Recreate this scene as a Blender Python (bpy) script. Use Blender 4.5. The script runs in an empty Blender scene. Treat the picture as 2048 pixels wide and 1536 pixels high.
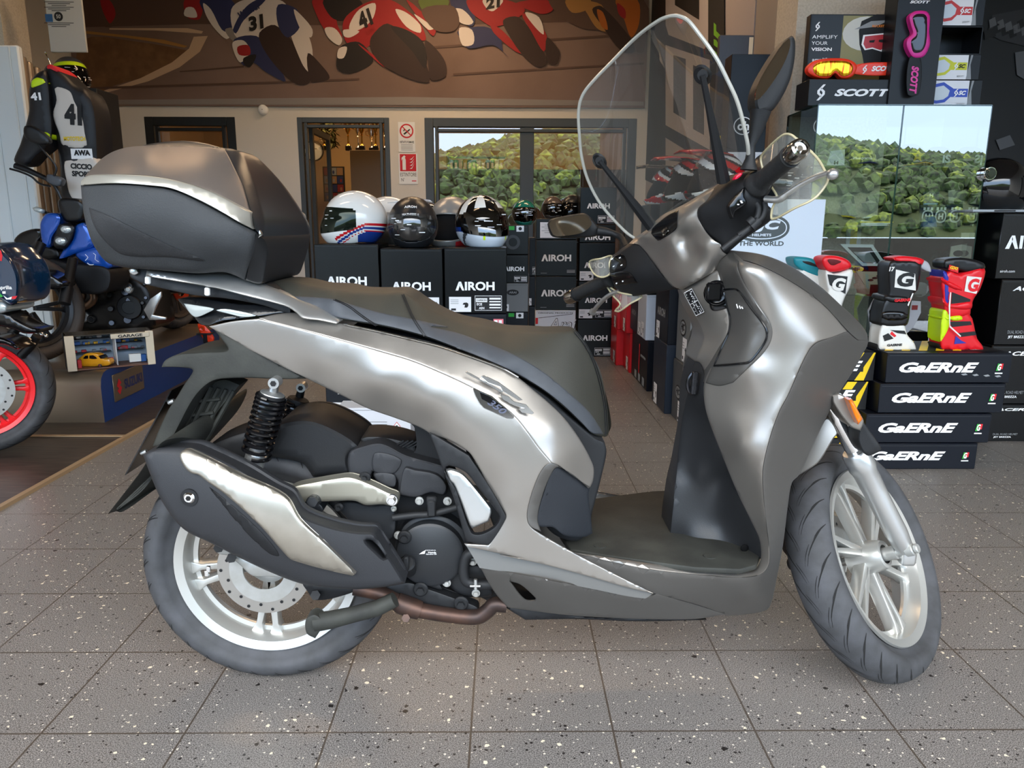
import bpy, bmesh, math, random
import numpy as np
from mathutils import Vector, Matrix, geometry, noise

# ------------------------------------------------------------ camera
SC = bpy.context.scene
COL = SC.collection
PI = math.pi
FPX, CH = 1500.0, 1.045
PITCH, YAW, ROLL = math.radians(12.0), math.radians(0.6), math.radians(0.15)
CR = Matrix.Rotation(-YAW, 3, 'Z') @ Matrix.Rotation(PI/2-PITCH, 3, 'X') @ Matrix.Rotation(ROLL, 3, 'Z')
CC = Vector((0, 0, CH))
cam_data = bpy.data.cameras.new('camera')
cam_data.sensor_width = 36
cam_data.lens = FPX*36/2048
cam_data.clip_start = 0.05
cam_data.clip_end = 2000
cam = bpy.data.objects.new('camera', cam_data)
COL.objects.link(cam)
cam.matrix_world = Matrix.Translation(CC) @ CR.to_4x4()
SC.camera = cam

# ------------------------------------------------------------ sky, sun, exposure
world = bpy.data.worlds.new('sky')
SC.world = world
world.use_nodes = True
wn = world.node_tree
wn.nodes.clear()
w_out = wn.nodes.new('ShaderNodeOutputWorld')
w_bg = wn.nodes.new('ShaderNodeBackground')
w_bg.inputs['Strength'].default_value = 1.0
w_tc = wn.nodes.new('ShaderNodeTexCoord')
w_sep = wn.nodes.new('ShaderNodeSeparateXYZ')
w_rmp = wn.nodes.new('ShaderNodeValToRGB')
w_rmp.color_ramp.elements[0].position = 0.52
w_rmp.color_ramp.elements[0].color = (2.0, 2.5, 3.1, 1)
w_rmp.color_ramp.elements[1].position = 0.62
w_rmp.color_ramp.elements[1].color = (2.0, 2.9, 4.2, 1)
w_el = w_rmp.color_ramp.elements.new(0.73)       # unseen bright band added above the blue to light the shop
w_el.color = (6.6, 6.5, 6.2, 1)
w_el = w_rmp.color_ramp.elements.new(0.95)
w_el.color = (4.6, 5.0, 5.6, 1)
w_map = wn.nodes.new('ShaderNodeMath')
w_map.operation = 'MULTIPLY_ADD'
w_map.inputs[1].default_value = 0.5
w_map.inputs[2].default_value = 0.5
wn.links.new(w_tc.outputs['Generated'], w_sep.inputs[0])
wn.links.new(w_sep.outputs['Z'], w_map.inputs[0])
wn.links.new(w_map.outputs[0], w_rmp.inputs[0])
wn.links.new(w_rmp.outputs[0], w_bg.inputs['Color'])
wn.links.new(w_bg.outputs[0], w_out.inputs[0])

sun_d = bpy.data.lights.new('sun', 'SUN')
sun_d.energy = 6.0
sun_d.angle = math.radians(0.6)
sun_d.color = (1.0, 0.93, 0.82)
sun = bpy.data.objects.new('sun', sun_d)
COL.objects.link(sun)
# the sun stands high behind the shop: it lights the yard and the hill, never the shop floor
sun.rotation_euler = Vector((-0.35, -0.55, -0.75)).to_track_quat('-Z', 'Y').to_euler()

SC.view_settings.view_transform = 'Standard'
SC.view_settings.look = 'None'
SC.view_settings.gamma = 1
SC.view_settings.exposure = 0.62
SC.view_settings.use_curve_mapping = False

# ------------------------------------------------------------ pixel to place
def ray(u, v):
    return CR @ Vector(((u-1024)/FPX, -(v-768)/FPX, -1))
def U(u, v, Y):                      # the point at depth Y seen at a pixel of the 2048 x 1536 frame
    d = ray(u, v)
    return CC + d*(Y/d.y)
def G(u, v, z=0.0):                  # the point at height z seen at a pixel
    d = ray(u, v)
    return CC + d*((z-CH)/d.z)
def UP(u, v, p, n):                  # the point of a plane seen at a pixel
    d = ray(u, v)
    return CC + d*((Vector(p)-CC).dot(n)/d.dot(n))

# ------------------------------------------------------------ materials
def lin(h):
    if not isinstance(h, str):
        return tuple(h)[:3]
    h = h.lstrip('#')
    r = [int(h[i:i+2], 16)/255 for i in (0, 2, 4)]
    return tuple(c/12.92 if c <= 0.04045 else ((c+0.055)/1.055)**2.4 for c in r)
MATS = {}
def mat(name, col='808080', rough=0.5, metal=0.0, coat=0.0, bump=None, var=None, emit=None, estr=1.0, alpha=1.0, trans=0.0, ior=1.45, spec=0.5, aniso=0.0):
    """bump = (scale, strength); var = (scale, colour2, contrast low, contrast high)"""
    if name in MATS:
        return MATS[name]
    m = bpy.data.materials.new(name)
    m.use_nodes = True
    nt = m.node_tree
    b = nt.nodes['Principled BSDF']
    c = lin(col)
    b.inputs['Base Color'].default_value = (*c, 1)
    b.inputs['Roughness'].default_value = rough
    b.inputs['Metallic'].default_value = metal
    b.inputs['Coat Weight'].default_value = coat
    b.inputs['Coat Roughness'].default_value = 0.08
    b.inputs['IOR'].default_value = ior
    b.inputs['Specular IOR Level'].default_value = spec
    b.inputs['Transmission Weight'].default_value = trans
    b.inputs['Alpha'].default_value = alpha
    if emit:
        b.inputs['Emission Color'].default_value = (*lin(emit), 1)
        b.inputs['Emission Strength'].default_value = estr
    if bump or var:
        tc = nt.nodes.new('ShaderNodeTexCoord')
    if bump:
        n = nt.nodes.new('ShaderNodeTexNoise')
        n.inputs['Scale'].default_value = bump[0]
        n.inputs['Detail'].default_value = 3
        nt.links.new(tc.outputs['Object'], n.inputs['Vector'])
        bp = nt.nodes.new('ShaderNodeBump')
        bp.inputs['Strength'].default_value = bump[1]
        bp.inputs['Distance'].default_value = 0.002
        nt.links.new(n.outputs[0], bp.inputs['Height'])
        nt.links.new(bp.outputs[0], b.inputs['Normal'])
    if var:
        n = nt.nodes.new('ShaderNodeTexNoise')
        n.inputs['Scale'].default_value = var[0]
        n.inputs['Detail'].default_value = 6
        nt.links.new(tc.outputs['Object'], n.inputs['Vector'])
        r = nt.nodes.new('ShaderNodeValToRGB')
        r.color_ramp.elements[0].position = var[2]
        r.color_ramp.elements[0].color = (*c, 1)
        r.color_ramp.elements[1].position = var[3]
        r.color_ramp.elements[1].color = (*lin(var[1]), 1)
        nt.links.new(n.outputs[0], r.inputs[0])
        nt.links.new(r.outputs[0], b.inputs['Base Color'])
    MATS[name] = m
    return m
def glassy(name, refl=0.08, tint='ffffff', rough=0.0, haze=0.0, fres=0.6):
    """thin clear sheet: mostly lets light through, mirrors a share of it"""
    if name in MATS:
        return MATS[name]
    m = bpy.data.materials.new(name)
    m.use_nodes = True
    nt = m.node_tree
    nt.nodes.clear()
    o = nt.nodes.new('ShaderNodeOutputMaterial')
    t = nt.nodes.new('ShaderNodeBsdfTransparent')
    t.inputs[0].default_value = (*lin(tint), 1)
    g = nt.nodes.new('ShaderNodeBsdfGlossy')
    g.inputs['Roughness'].default_value = rough
    lw = nt.nodes.new('ShaderNodeLayerWeight')
    lw.inputs['Blend'].default_value = 0.35
    ma = nt.nodes.new('ShaderNodeMath')
    ma.operation = 'MULTIPLY_ADD'
    ma.inputs[1].default_value = fres
    ma.inputs[2].default_value = refl
    ma.use_clamp = True
    nt.links.new(lw.outputs['Fresnel'], ma.inputs[0])
    mx = nt.nodes.new('ShaderNodeMixShader')
    nt.links.new(ma.outputs[0], mx.inputs[0])
    src = t
    if haze:
        df = nt.nodes.new('ShaderNodeBsdfDiffuse')
        df.inputs[0].default_value = (0.8, 0.8, 0.76, 1)
        m2 = nt.nodes.new('ShaderNodeMixShader')
        m2.inputs[0].default_value = haze
        nt.links.new(t.outputs[0], m2.inputs[1])
        nt.links.new(df.outputs[0], m2.inputs[2])
        src = m2
    nt.links.new(src.outputs[0], mx.inputs[1])
    nt.links.new(g.outputs[0], mx.inputs[2])
    nt.links.new(mx.outputs[0], o.inputs[0])
    MATS[name] = m
    return m

# ------------------------------------------------------------ mesh building
class MB:
    """collects shapes into one mesh; each shape carries a material slot"""
    def __init__(s):
        s.v, s.f, s.m = [], [], []
        s.mir = None                  # the far-side twin of a mirrored panel
    def add(s, vs, fs, mi=0, M=None):
        o = len(s.v)
        s.v += [tuple(M @ Vector(p)) if M is not None else tuple(p) for p in vs]
        s.f += [tuple(i+o for i in f) for f in fs]
        s.m += [mi]*len(fs)
        return s
    def addbm(s, bm, mi=0, M=None):
        bm.verts.index_update()
        s.add([v.co.copy() for v in bm.verts], [[v.index for v in f.verts] for f in bm.faces], mi, M)
        bm.free()
        return s
    def box(s, c, size, mi=0, M=None, bev=0.0, seg=1):
        bm = bmesh.new()
        bmesh.ops.create_cube(bm, size=1)
        bmesh.ops.scale(bm, vec=size, verts=bm.verts)
        if bev > 0:
            bmesh.ops.bevel(bm, geom=bm.edges[:], offset=min(bev, min(size)*0.49), segments=seg, profile=0.5, affect='EDGES')
        bmesh.ops.translate(bm, vec=c, verts=bm.verts)
        return s.addbm(bm, mi, M)
    def prism(s, poly, vec, mi=0, M=None, bev=0.0, seg=2):
        """closed planar 3-D outline pushed along vec"""
        bm = bmesh.new()
        vec = Vector(vec)
        a = [bm.verts.new(Vector(p)) for p in poly]
        b = [bm.verts.new(Vector(p)+vec) for p in poly]
        bm.faces.new(a)
        bm.faces.new(b[::-1])
        n = len(a)
        for i in range(n):
            bm.faces.new((a[i], b[i], b[(i+1) % n], a[(i+1) % n]))
        bmesh.ops.recalc_face_normals(bm, faces=bm.faces[:])
        if bev > 0:
            ed = [e for e in bm.edges if e.calc_face_angle(0) > 0.6]
            bmesh.ops.bevel(bm, geom=ed, offset=bev, segments=seg, profile=0.5, affect='EDGES')
        return s.addbm(bm, mi, M)
    def lathe(s, prof, n=32, mi=0, M=None, a0=0, a1=2*PI):
        """prof = [(r, z)...] turned about Z"""
        full = abs(a1-a0-2*PI) < 1e-6
        k = n if full else n+1
        vs = [(r*math.cos(a0+(a1-a0)*i/n), r*math.sin(a0+(a1-a0)*i/n), z) for i in range(k) for r, z in prof]
        m = len(prof)
        fs = [(i*m+j, ((i+1) % k)*m+j, ((i+1) % k)*m+j+1, i*m+j+1) for i in range(n) for j in range(m-1)]
        bm = bmesh.new()
        bv = [bm.verts.new(p) for p in vs]
        for f in fs:
            try:
                bm.faces.new([bv[i] for i in f])
            except ValueError:
                pass
        bmesh.ops.remove_doubles(bm, verts=bm.verts[:], dist=1e-6)
        return s.addbm(bm, mi, M)
    def cyl(s, a, b, r, r2=None, n=20, mi=0, cap=True, bev=0.0):
        a, b = Vector(a), Vector(b)
        d = b-a
        L = d.length
        r2 = r if r2 is None else r2
        M = Matrix.Translation(a) @ d.to_track_quat('Z', 'Y').to_matrix().to_4x4()
        e = min(bev, L/2.1)
        p = [(r-e, 0), (r, e), (r2, L-e), (r2-e, L)] if e > 0 else [(r, 0), (r2, L)]
        if cap:
            p = [(0, 0)]+p+[(0, L)]
        return s.lathe(p, n, mi, M)
    def tube(s, pts, r, n=10, mi=0, closed=False, flat=1.0, up=None):
        """r: number or list; flat squeezes the section"""
        pts = [Vector(p) for p in pts]
        k = len(pts)
        rs = r if isinstance(r, (list, tuple)) else [r]*k
        rings = []
        nrm = None
        for i, p in enumerate(pts):
            q0 = pts[(i-1) % k] if (closed or i > 0) else p
            q1 = pts[(i+1) % k] if (closed or i < k-1) else p
            t = (q1-q0).normalized()
            if nrm is None:
                ref = Vector(up) if up else (Vector((0, 0, 1)) if abs(t.z) < 0.9 else Vector((1, 0, 0)))
                nrm = (ref-t*ref.dot(t)).normalized()
            else:
                nrm = (nrm-t*nrm.dot(t)).normalized()
            bn = t.cross(nrm)
            rings.append([p+nrm*math.cos(a)*rs[i]*flat+bn*math.sin(a)*rs[i] for a in [2*PI*j/n for j in range(n)]])
        vs = [q for ring in rings for q in ring]
        fs = []
        for i in range(k if closed else k-1):
            i2 = (i+1) % k
            for j in range(n):
                fs.append((i*n+j, i*n+(j+1) % n, i2*n+(j+1) % n, i2*n+j))
        if not closed:
            fs.append(tuple(range(n))[::-1])
            fs.append(tuple((k-1)*n+j for j in range(n)))
        return s.add(vs, fs, mi)
    def ball(s, c, r, mi=0, n=16, sc=(1, 1, 1), M=None):
        bm = bmesh.new()
        bmesh.ops.create_uvsphere(bm, u_segments=n, v_segments=max(6, n*2//3), radius=r)
        bmesh.ops.scale(bm, vec=sc, verts=bm.verts)
        bmesh.ops.translate(bm, vec=c, verts=bm.verts)
        return s.addbm(bm, mi, M)
    def build(s, name, mats, parent=None, ang=40, smooth=True):
        me = bpy.data.meshes.new(name)
        me.from_pydata(s.v, [], s.f)
        if not isinstance(mats, (list, tuple)):
            mats = [mats]
        for m in mats:
            me.materials.append(m)
        me.polygons.foreach_set('material_index', s.m)
        me.validate()
        me.update()
        if smooth:
            me.shade_smooth()
            me.set_sharp_from_angle(angle=math.radians(ang))
        o = bpy.data.objects.new(name, me)
        COL.objects.link(o)
        if s.mir is not None:
            s.mir.build(name, mats, parent, ang, smooth)
        if parent is not None:
            o.parent = parent
            if parent.get('_w'):
                o.matrix_parent_inverse = parent.matrix_basis.inverted()
        return o
def thing(name, label, cat, loc=(0, 0, 0), rotz=0, group=None, world_coords=False):
    """an Empty at the base; world_coords: its parts' vertices are given in world coordinates"""
    o = bpy.data.objects.new(name, None)
    COL.objects.link(o)
    o.empty_display_size = 0.05
    o.location = loc
    o.rotation_euler = (0, 0, rotz)
    o['label'] = label
    o['category'] = cat
    if group:
        o['group'] = group
    if world_coords:
        o['_w'] = 1
    return o
def tag(o, label, cat, group=None, kind=None):
    o['label'] = label
    o['category'] = cat
    if group:
        o['group'] = group
    if kind:
        o['kind'] = kind
    return o
def struct(o):
    o['kind'] = 'structure'
    return o
def dup(root, loc, rotz=None, label=None, group=None, cat=None):
    r = root.copy()
    COL.objects.link(r)
    r.location = loc
    if rotz is not None:
        r.rotation_euler = (0, 0, rotz)
    if label:
        r['label'] = label
    if group:
        r['group'] = group
    if cat:
        r['category'] = cat
    for ch in list(root.children):
        c = ch.copy()
        COL.objects.link(c)
        c.parent = r
        for g in list(ch.children):
            d = g.copy()
            COL.objects.link(d)
            d.parent = c
    return r

# ------------------------------------------------------------ lettering
_TXT = {}
def glyphs(txt, bold=0.0, shear=0.0, space=1.0):
    k = (txt, bold, shear, space)
    if k not in _TXT:
        cu = bpy.data.curves.new('lettering', 'FONT')
        cu.body = txt
        cu.size = 1
        cu.offset = bold
        cu.shear = shear
        cu.space_character = space
        cu.resolution_u = 3
        ob = bpy.data.objects.new('lettering', cu)
        COL.objects.link(ob)
        dg = bpy.context.evaluated_depsgraph_get()
        me = bpy.data.meshes.new_from_object(ob.evaluated_get(dg))
        vs = [v.co.copy() for v in me.vertices]
        fs = [tuple(p.vertices) for p in me.polygons]
        bpy.data.objects.remove(ob)
        bpy.data.curves.remove(cu)
        bpy.data.meshes.remove(me)
        x0 = min(v.x for v in vs); x1 = max(v.x for v in vs)
        y0 = min(v.y for v in vs); y1 = max(v.y for v in vs)
        vs = [Vector(((v.x-x0)/(x1-x0)-0.5, (v.y-y0)/(y1-y0)-0.5, 0)) for v in vs]
        _TXT[k] = (vs, fs)
    return _TXT[k]
def text(mb, txt, c, w, h, right=(1, 0, 0), up=(0, 0, 1), mi=0, bold=0.0, shear=0.0, space=1.0, off=0.0006, wrap=None):
    """lettering centred on c, w wide and h high, a hair proud of its surface"""
    vs, fs = glyphs(txt, bold, shear, space)
    right, up = Vector(right).normalized(), Vector(up).normalized()
    n = right.cross(up)
    c = Vector(c)
    q = [c+right*(v.x*w)+up*(v.y*h)+n*off for v in vs]
    if wrap:
        q = [wrap(p) for p in q]
    mb.add(q, fs, mi)
def poly(mb, pts2, c, right=(1, 0, 0), up=(0, 0, 1), mi=0, off=0.0006, sx=1.0, sy=1.0):
    """flat printed shape; pts2 in metres (or scaled) about c"""
    right, up = Vector(right).normalized(), Vector(up).normalized()
    n = right.cross(up)
    c = Vector(c)
    co = [Vector((p[0]*sx, p[1]*sy)) for p in pts2]
    tri = geometry.tessellate_polygon([[Vector((p.x, p.y, 0)) for p in co]])
    fs = []
    for t in tri:
        a, b_, d = (co[i] for i in t)
        fs.append(tuple(t) if (b_-a).cross(d-a) > 0 else tuple(t)[::-1])
    mb.add([c+right*p.x+up*p.y+n*off for p in co], fs, mi)
def rect(mb, c, w, h, right=(1, 0, 0), up=(0, 0, 1), mi=0, off=0.0006):
    poly(mb, [(-w/2, -h/2), (w/2, -h/2), (w/2, h/2), (-w/2, h/2)], c, right, up, mi, off)
def oval(w, h, n=28, p=1.0):
    return [(w/2*math.copysign(abs(math.cos(a))**p, math.cos(a)), h/2*math.copysign(abs(math.sin(a))**p, math.sin(a))) for a in [2*PI*i/n for i in range(n)]]

# ------------------------------------------------------------ outlines and skins
def spl(pts, closed=True, seg=6):
    """smooth line through pixels; a third item marks a corner"""
    P_ = [(p[0], p[1]) for p in pts]
    cor = [len(p) > 2 and p[2] == 'c' for p in pts]
    n = len(P_)
    out = []
    rng = range(n if closed else n-1)
    for i in rng:
        p1, p2 = np.array(P_[i], float), np.array(P_[(i+1) % n], float)
        p0 = np.array(P_[(i-1) % n], float) if (closed or i > 0) and not cor[i] else p1-(p2-p1)
        p3 = np.array(P_[(i+2) % n], float) if (closed or i+2 < n) and not cor[(i+1) % n] else p2+(p2-p1)
        d1 = np.linalg.norm(p2-p1)
        da = max(np.linalg.norm(p1-p0), 1e-6); db = max(np.linalg.norm(p3-p2), 1e-6)
        m1 = (p2-p0)/(d1+da)*d1
        m2 = (p3-p1)/(d1+db)*d1
        k = max(1, min(seg, int(d1/4)))
        for j in range(k):
            t = j/k
            out.append(tuple((2*t**3-3*t*t+1)*p1+(t**3-2*t*t+t)*m1+(-2*t**3+3*t*t)*p2+(t**3-t*t)*m2))
    if not closed:
        out.append(tuple(P_[-1]))
    return out
class RBF:
    def __init__(s, ctrl):
        c = np.array([(a[0], a[1]) for a in ctrl], float)/100
        w = np.array([a[2] for a in ctrl], float)
        n = len(c)
        A = np.zeros((n+3, n+3))
        d = np.linalg.norm(c[:, None]-c[None], axis=2)
        A[:n, :n] = np.where(d > 0, d*d*np.log(d+1e-12), 0)
        A[:n, n] = 1
        A[:n, n+1:] = c
        A[n:, :n] = A[:n, n:].T
        A += np.eye(n+3)*1e-9
        s.x = np.linalg.lstsq(A, np.concatenate([w, [0, 0, 0]]), rcond=None)[0]
        s.c = c
    def __call__(s, q):
        q = np.atleast_2d(np.array(q, float))/100
        d = np.linalg.norm(q[:, None]-s.c[None], axis=2)
        K = np.where(d > 0, d*d*np.log(d+1e-12), 0)
        n = len(s.c)
        return K@s.x[:n]+s.x[n]+q@s.x[n+1:]
def inside(p, poly_):
    x, y = p
    r = False
    n = len(poly_)
    j = n-1
    for i in range(n):
        xi, yi = poly_[i]; xj, yj = poly_[j]
        if (yi > y) != (yj > y) and x < (xj-xi)*(y-yi)/(yj-yi)+xi:
            r = not r
        j = i
    return r
def edge_dist(q, loops):
    """distance from points q to the nearest outline segment, and the inward-safe minimum"""
    best = np.full(len(q), 1e9)
    for L in loops:
        a = np.array(L); b = np.roll(a, -1, axis=0)
        ab = b-a
        l2 = (ab**2).sum(1)+1e-12
        t = np.clip(((q[:, None]-a[None])*ab[None]).sum(2)/l2[None], 0, 1)
        d = np.linalg.norm(q[:, None]-(a[None]+t[..., None]*ab[None]), axis=2).min(1)
        best = np.minimum(best, d)
    return best
YC = 1.62                         # the scooter's middle plane
def skin(mb, outline, ctrl, mi=0, step=12, mode='shell', thick=0.004, edge=4.0, drop=0.003, mirror=True, holes=(), raw=False, seg=6, yc=None, wfn=None):
    """A curved panel seen side-on: outline in pixels, ctrl = (u, v, half width in metres from the middle plane).
    shell: given thickness and mirrored to the far side; solid: closed across to its mirror image."""
    yc = YC if yc is None else yc
    loops = [outline if raw else spl(outline, True, seg)]+[spl(h, True, seg) for h in holes]
    if callable(ctrl):
        f = ctrl
    elif isinstance(ctrl, (int, float)):
        f = lambda q: np.full(len(q), float(ctrl))
    elif len(ctrl) == 1:
        f = lambda q: np.full(len(q), float(ctrl[0][2]))
    elif callable(ctrl):
        f = ctrl
    else:
        f = RBF(ctrl)
    co, ed = [], []
    for L in loops:
        o = len(co)
        co += L
        ed += [(o+i, o+(i+1) % len(L)) for i in range(len(L))]
    bnd = len(co)
    # rings just inside the outlines, for the rounded rim
    extra = []
    for d_ in ((edge*0.3, edge) if edge > 0 else ()):
        for L in loops:
            a = np.array(L)
            t = np.roll(a, -1, axis=0)-np.roll(a, 1, axis=0)
            t /= np.linalg.norm(t, axis=1)[:, None]+1e-9
            nn = np.stack([-t[:, 1], t[:, 0]], 1)
            for sgn in (1, -1):
                q = a+nn*sgn*d_
                dd = edge_dist(q, loops)
                for k in range(len(q)):
                    if dd[k] > d_*0.9 and inside(q[k], loops[0]) and not any(inside(q[k], h) for h in loops[1:]):
                        extra.append(tuple(q[k]))
    xs = [p[0] for p in loops[0]]; ys = [p[1] for p in loops[0]]
    gx = np.arange(min(xs)+step/2, max(xs), step)
    gy = np.arange(min(ys)+step/2, max(ys), step*0.87)
    g = np.array([(x+(step/2 if j % 2 else 0), y) for j, y in enumerate(gy) for x in gx]) if len(gx) and len(gy) else np.zeros((0, 2))
    if len(g):
        dd = edge_dist(g, loops)
        extra += [tuple(g[k]) for k in range(len(g)) if dd[k] > max(edge*1.5, step*0.45) and inside(g[k], loops[0]) and not any(inside(g[k], h) for h in loops[1:])]
    allc = [Vector(p) for p in co+extra]
    vs2, es2, fs2, ov, oe, of = geometry.delaunay_2d_cdt(allc, ed, [], 0, 1e-4)
    q = np.array([(v.x, v.y) for v in vs2])
    tri = []
    for fc in fs2:
        c = q[list(fc)].mean(0)
        if inside(c, loops[0]) and not any(inside(c, h) for h in loops[1:]):
            tri.append(tuple(fc))
    w = f(q)
    if edge > 0 and drop:
        dd = np.clip(edge_dist(q, loops)/edge, 0, 1)
        w = w-drop*(1-np.sqrt(np.clip(1-(1-dd)**2, 0, 1)))
    front = [U(p[0], p[1], yc-w[i]) for i, p in enumerate(q)]
    # orient towards the camera
    fs = []
    for t in tri:
        a, b, c = (front[i] for i in t)
        nrm = (b-a).cross(c-a)
        fs.append(t if nrm.dot(CC-a) > 0 else t[::-1])
    cnt = {}
    for t in fs:
        for i in range(3):
            e = (t[i], t[(i+1) % 3])
            cnt[e] = cnt.get(e, 0)+1
    rim = [e for e in cnt if (e[1], e[0]) not in cnt]
    n = len(front)
    if mode == 'solid':
        back = [Vector((p.x, 2*yc-p.y, p.z)) for p in front]
        mb.add(front+back, fs+[tuple(i+n for i in t[::-1]) for t in fs]+[(e[1], e[0], e[0]+n, e[1]+n) for e in rim], mi)
    else:
        back = [p+Vector((0, thick, 0)) for p in front]
        allf = fs+[tuple(i+n for i in t[::-1]) for t in fs]+[(e[1], e[0], e[0]+n, e[1]+n) for e in rim]
        mb.add(front+back, allf, mi)
        if mirror:
            if mb.mir is None:
                mb.mir = MB()
            mb.mir.add([Vector((p.x, 2*yc-p.y, p.z)) for p in front+back], [t[::-1] for t in allf], mi)
    return f
# ============================================================ THE ROOM
YB = 7.9           # back wall
ZC = 3.45          # ceiling
XL, XR = -4.4, 5.4
M_wall = mat('white plaster', 'd9d2c6', 0.85, bump=(60, 0.25))
M_col = mat('grainy plaster', 'c9bfae', 0.9, bump=(140, 0.6), var=(90, 'b5ab99', 0.35, 0.7))
M_ceil = mat('ceiling paint', '8f8577', 0.9)
M_frame = mat('grey aluminium frame', '4a4f52', 0.45, 0.3)
M_frameblk = mat('anthracite frame', '23272a', 0.4, 0.2)
M_black = mat('matt black', '101114', 0.55)
M_white = mat('white paint', 'eeeeec', 0.5)
M_ink = mat('white print', 'f2f2f2', 0.6)
M_inkblk = mat('black print', '121214', 0.6)
M_inkred = mat('red print', 'd0202a', 0.6)
M_inkgrn = mat('green print', '2fa33c', 0.6)

def floor_material():
    m = bpy.data.materials.new('speckled stone tile')
    m.use_nodes = True
    nt = m.node_tree
    b = nt.nodes['Principled BSDF']
    N = lambda t, **k: nt.nodes.new(t)
    tc = N('ShaderNodeTexCoord')
    sep = N('ShaderNodeSeparateXYZ')
    nt.links.new(tc.outputs['Object'], sep.inputs[0])
    def math_(op, a, b_=None, c=None):
        n = N('ShaderNodeMath'); n.operation = op
        for i, x in enumerate((a, b_, c)):
            if x is None: continue
            if isinstance(x, (int, float)): n.inputs[i].default_value = x
            else: nt.links.new(x, n.inputs[i])
        return n.outputs[0]
    def line(out, off, size, wd):
        t = math_('MULTIPLY_ADD', out, 1/size, -off/size+100.5)
        fr = math_('FRACT', t)
        d = math_('ABSOLUTE', math_('SUBTRACT', fr, 0.5))
        return math_('LESS_THAN', d, wd/size)
    gl = math_('MAXIMUM', line(sep.outputs[0], -0.07, 0.3, 0.0022), line(sep.outputs[1], 1.393, 0.3053, 0.0022))
    def mix(fac, c1, c2):
        n = N('ShaderNodeMix'); n.data_type = 'RGBA'
        nt.links.new(fac, n.inputs[0])
        for i, c in ((6, c1), (7, c2)):
            if isinstance(c, tuple): n.inputs[i].default_value = (*c, 1)
            else: nt.links.new(c, n.inputs[i])
        return n.outputs[2]
    nf = N('ShaderNodeTexNoise'); nf.inputs['Scale'].default_value = 420; nf.inputs['Detail'].default_value = 2
    nt.links.new(tc.outputs['Object'], nf.inputs['Vector'])
    rp = N('ShaderNodeValToRGB')
    rp.color_ramp.elements[0].position = 0.36; rp.color_ramp.elements[0].color = (*lin('3e3a39'), 1)
    rp.color_ramp.elements[1].position = 0.66; rp.color_ramp.elements[1].color = (*lin('94908c'), 1)
    nt.links.new(nf.outputs[0], rp.inputs[0])
    col = rp.outputs[0]
    def chips(scale, share, rad, c, col, seed):
        # stone chips: sparse cells of a jittered grid, each with its own size
        v = N('ShaderNodeTexVoronoi'); v.inputs['Scale'].default_value = scale
        mp = N('ShaderNodeMapping'); mp.inputs['Location'].default_value = (seed, seed*1.7, 0)
        nt.links.new(tc.outputs['Object'], mp.inputs[0])
        # irregular outline
        nz = N('ShaderNodeTexNoise'); nz.inputs['Scale'].default_value = scale*2.5
        nt.links.new(mp.outputs[0], nz.inputs['Vector'])
        ad = N('ShaderNodeVectorMath'); ad.operation = 'MULTIPLY_ADD'
        nt.links.new(nz.outputs['Color'], ad.inputs[0]); ad.inputs[1].default_value = (0.5/scale,)*3
        nt.links.new(mp.outputs[0], ad.inputs[2])
        nt.links.new(ad.outputs[0], v.inputs['Vector'])
        sp = N('ShaderNodeSeparateColor'); nt.links.new(v.outputs['Color'], sp.inputs[0])
        on = math_('LESS_THAN', sp.outputs[0], share)
        r = math_('MULTIPLY_ADD', sp.outputs[1], rad, rad*0.25)
        hit = math_('MULTIPLY', on, math_('LESS_THAN', v.outputs['Distance'], r))
        return mix(hit, col, c)
    col = chips(95, 0.3, 0.26, lin('262322'), col, 3.1)
    col = chips(110, 0.22, 0.25, lin('cfc8bb'), col, 7.7)
    col = chips(60, 0.12, 0.24, lin('ddd2bb'), col, 1.3)
    col = chips(48, 0.06, 0.26, lin('1f1c1b'), col, 5.9)
    dn = N('ShaderNodeTexNoise'); dn.inputs['Scale'].default_value = 1.6
    nt.links.new(tc.outputs['Object'], dn.inputs['Vector'])
    col = mix(gl, col, lin('4a423b'))
    nt.links.new(col, b.inputs['Base Color'])
    rr = math_('MULTIPLY_ADD', dn.outputs[0], 0.25, 0.24)
    nt.links.new(rr, b.inputs['Roughness'])
    bp = N('ShaderNodeBump'); bp.inputs['Strength'].default_value = 0.6; bp.inputs['Distance'].default_value = 0.002
    nt.links.new(math_('MULTIPLY', gl, -1.0), bp.inputs['Height'])
    nt.links.new(bp.outputs[0], b.inputs['Normal'])
    return m
M_floor = floor_material()
mb = MB(); mb.box((0.5, 3.6, -0.05), (10.2, 9.4, 0.1))
struct(mb.build('floor', M_floor))

def wood_material():
    m = mat('dark grey oak', '2c2723', 0.42)
    nt = m.node_tree; b = nt.nodes['Principled BSDF']
    tc = nt.nodes.new('ShaderNodeTexCoord'); mp = nt.nodes.new('ShaderNodeMapping')
    mp.inputs['Scale'].default_value = (2, 28, 1)
    n = nt.nodes.new('ShaderNodeTexNoise'); n.inputs['Scale'].default_value = 3; n.inputs['Detail'].default_value = 6
    r = nt.nodes.new('ShaderNodeValToRGB')
    r.color_ramp.elements[0].position = 0.35; r.color_ramp.elements[0].color = (*lin('211d1a'), 1)
    r.color_ramp.elements[1].position = 0.7; r.color_ramp.elements[1].color = (*lin('4b423a'), 1)
    nt.links.new(tc.outputs['Object'], mp.inputs[0]); nt.links.new(mp.outputs[0], n.inputs['Vector'])
    nt.links.new(n.outputs[0], r.inputs[0]); nt.links.new(r.outputs[0], b.inputs['Base Color'])
    return m
M_wood = wood_material()
mb = MB(); mb.box((-2.59, 3.6, 0.004), (1.4, 3.9, 0.008))
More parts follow.
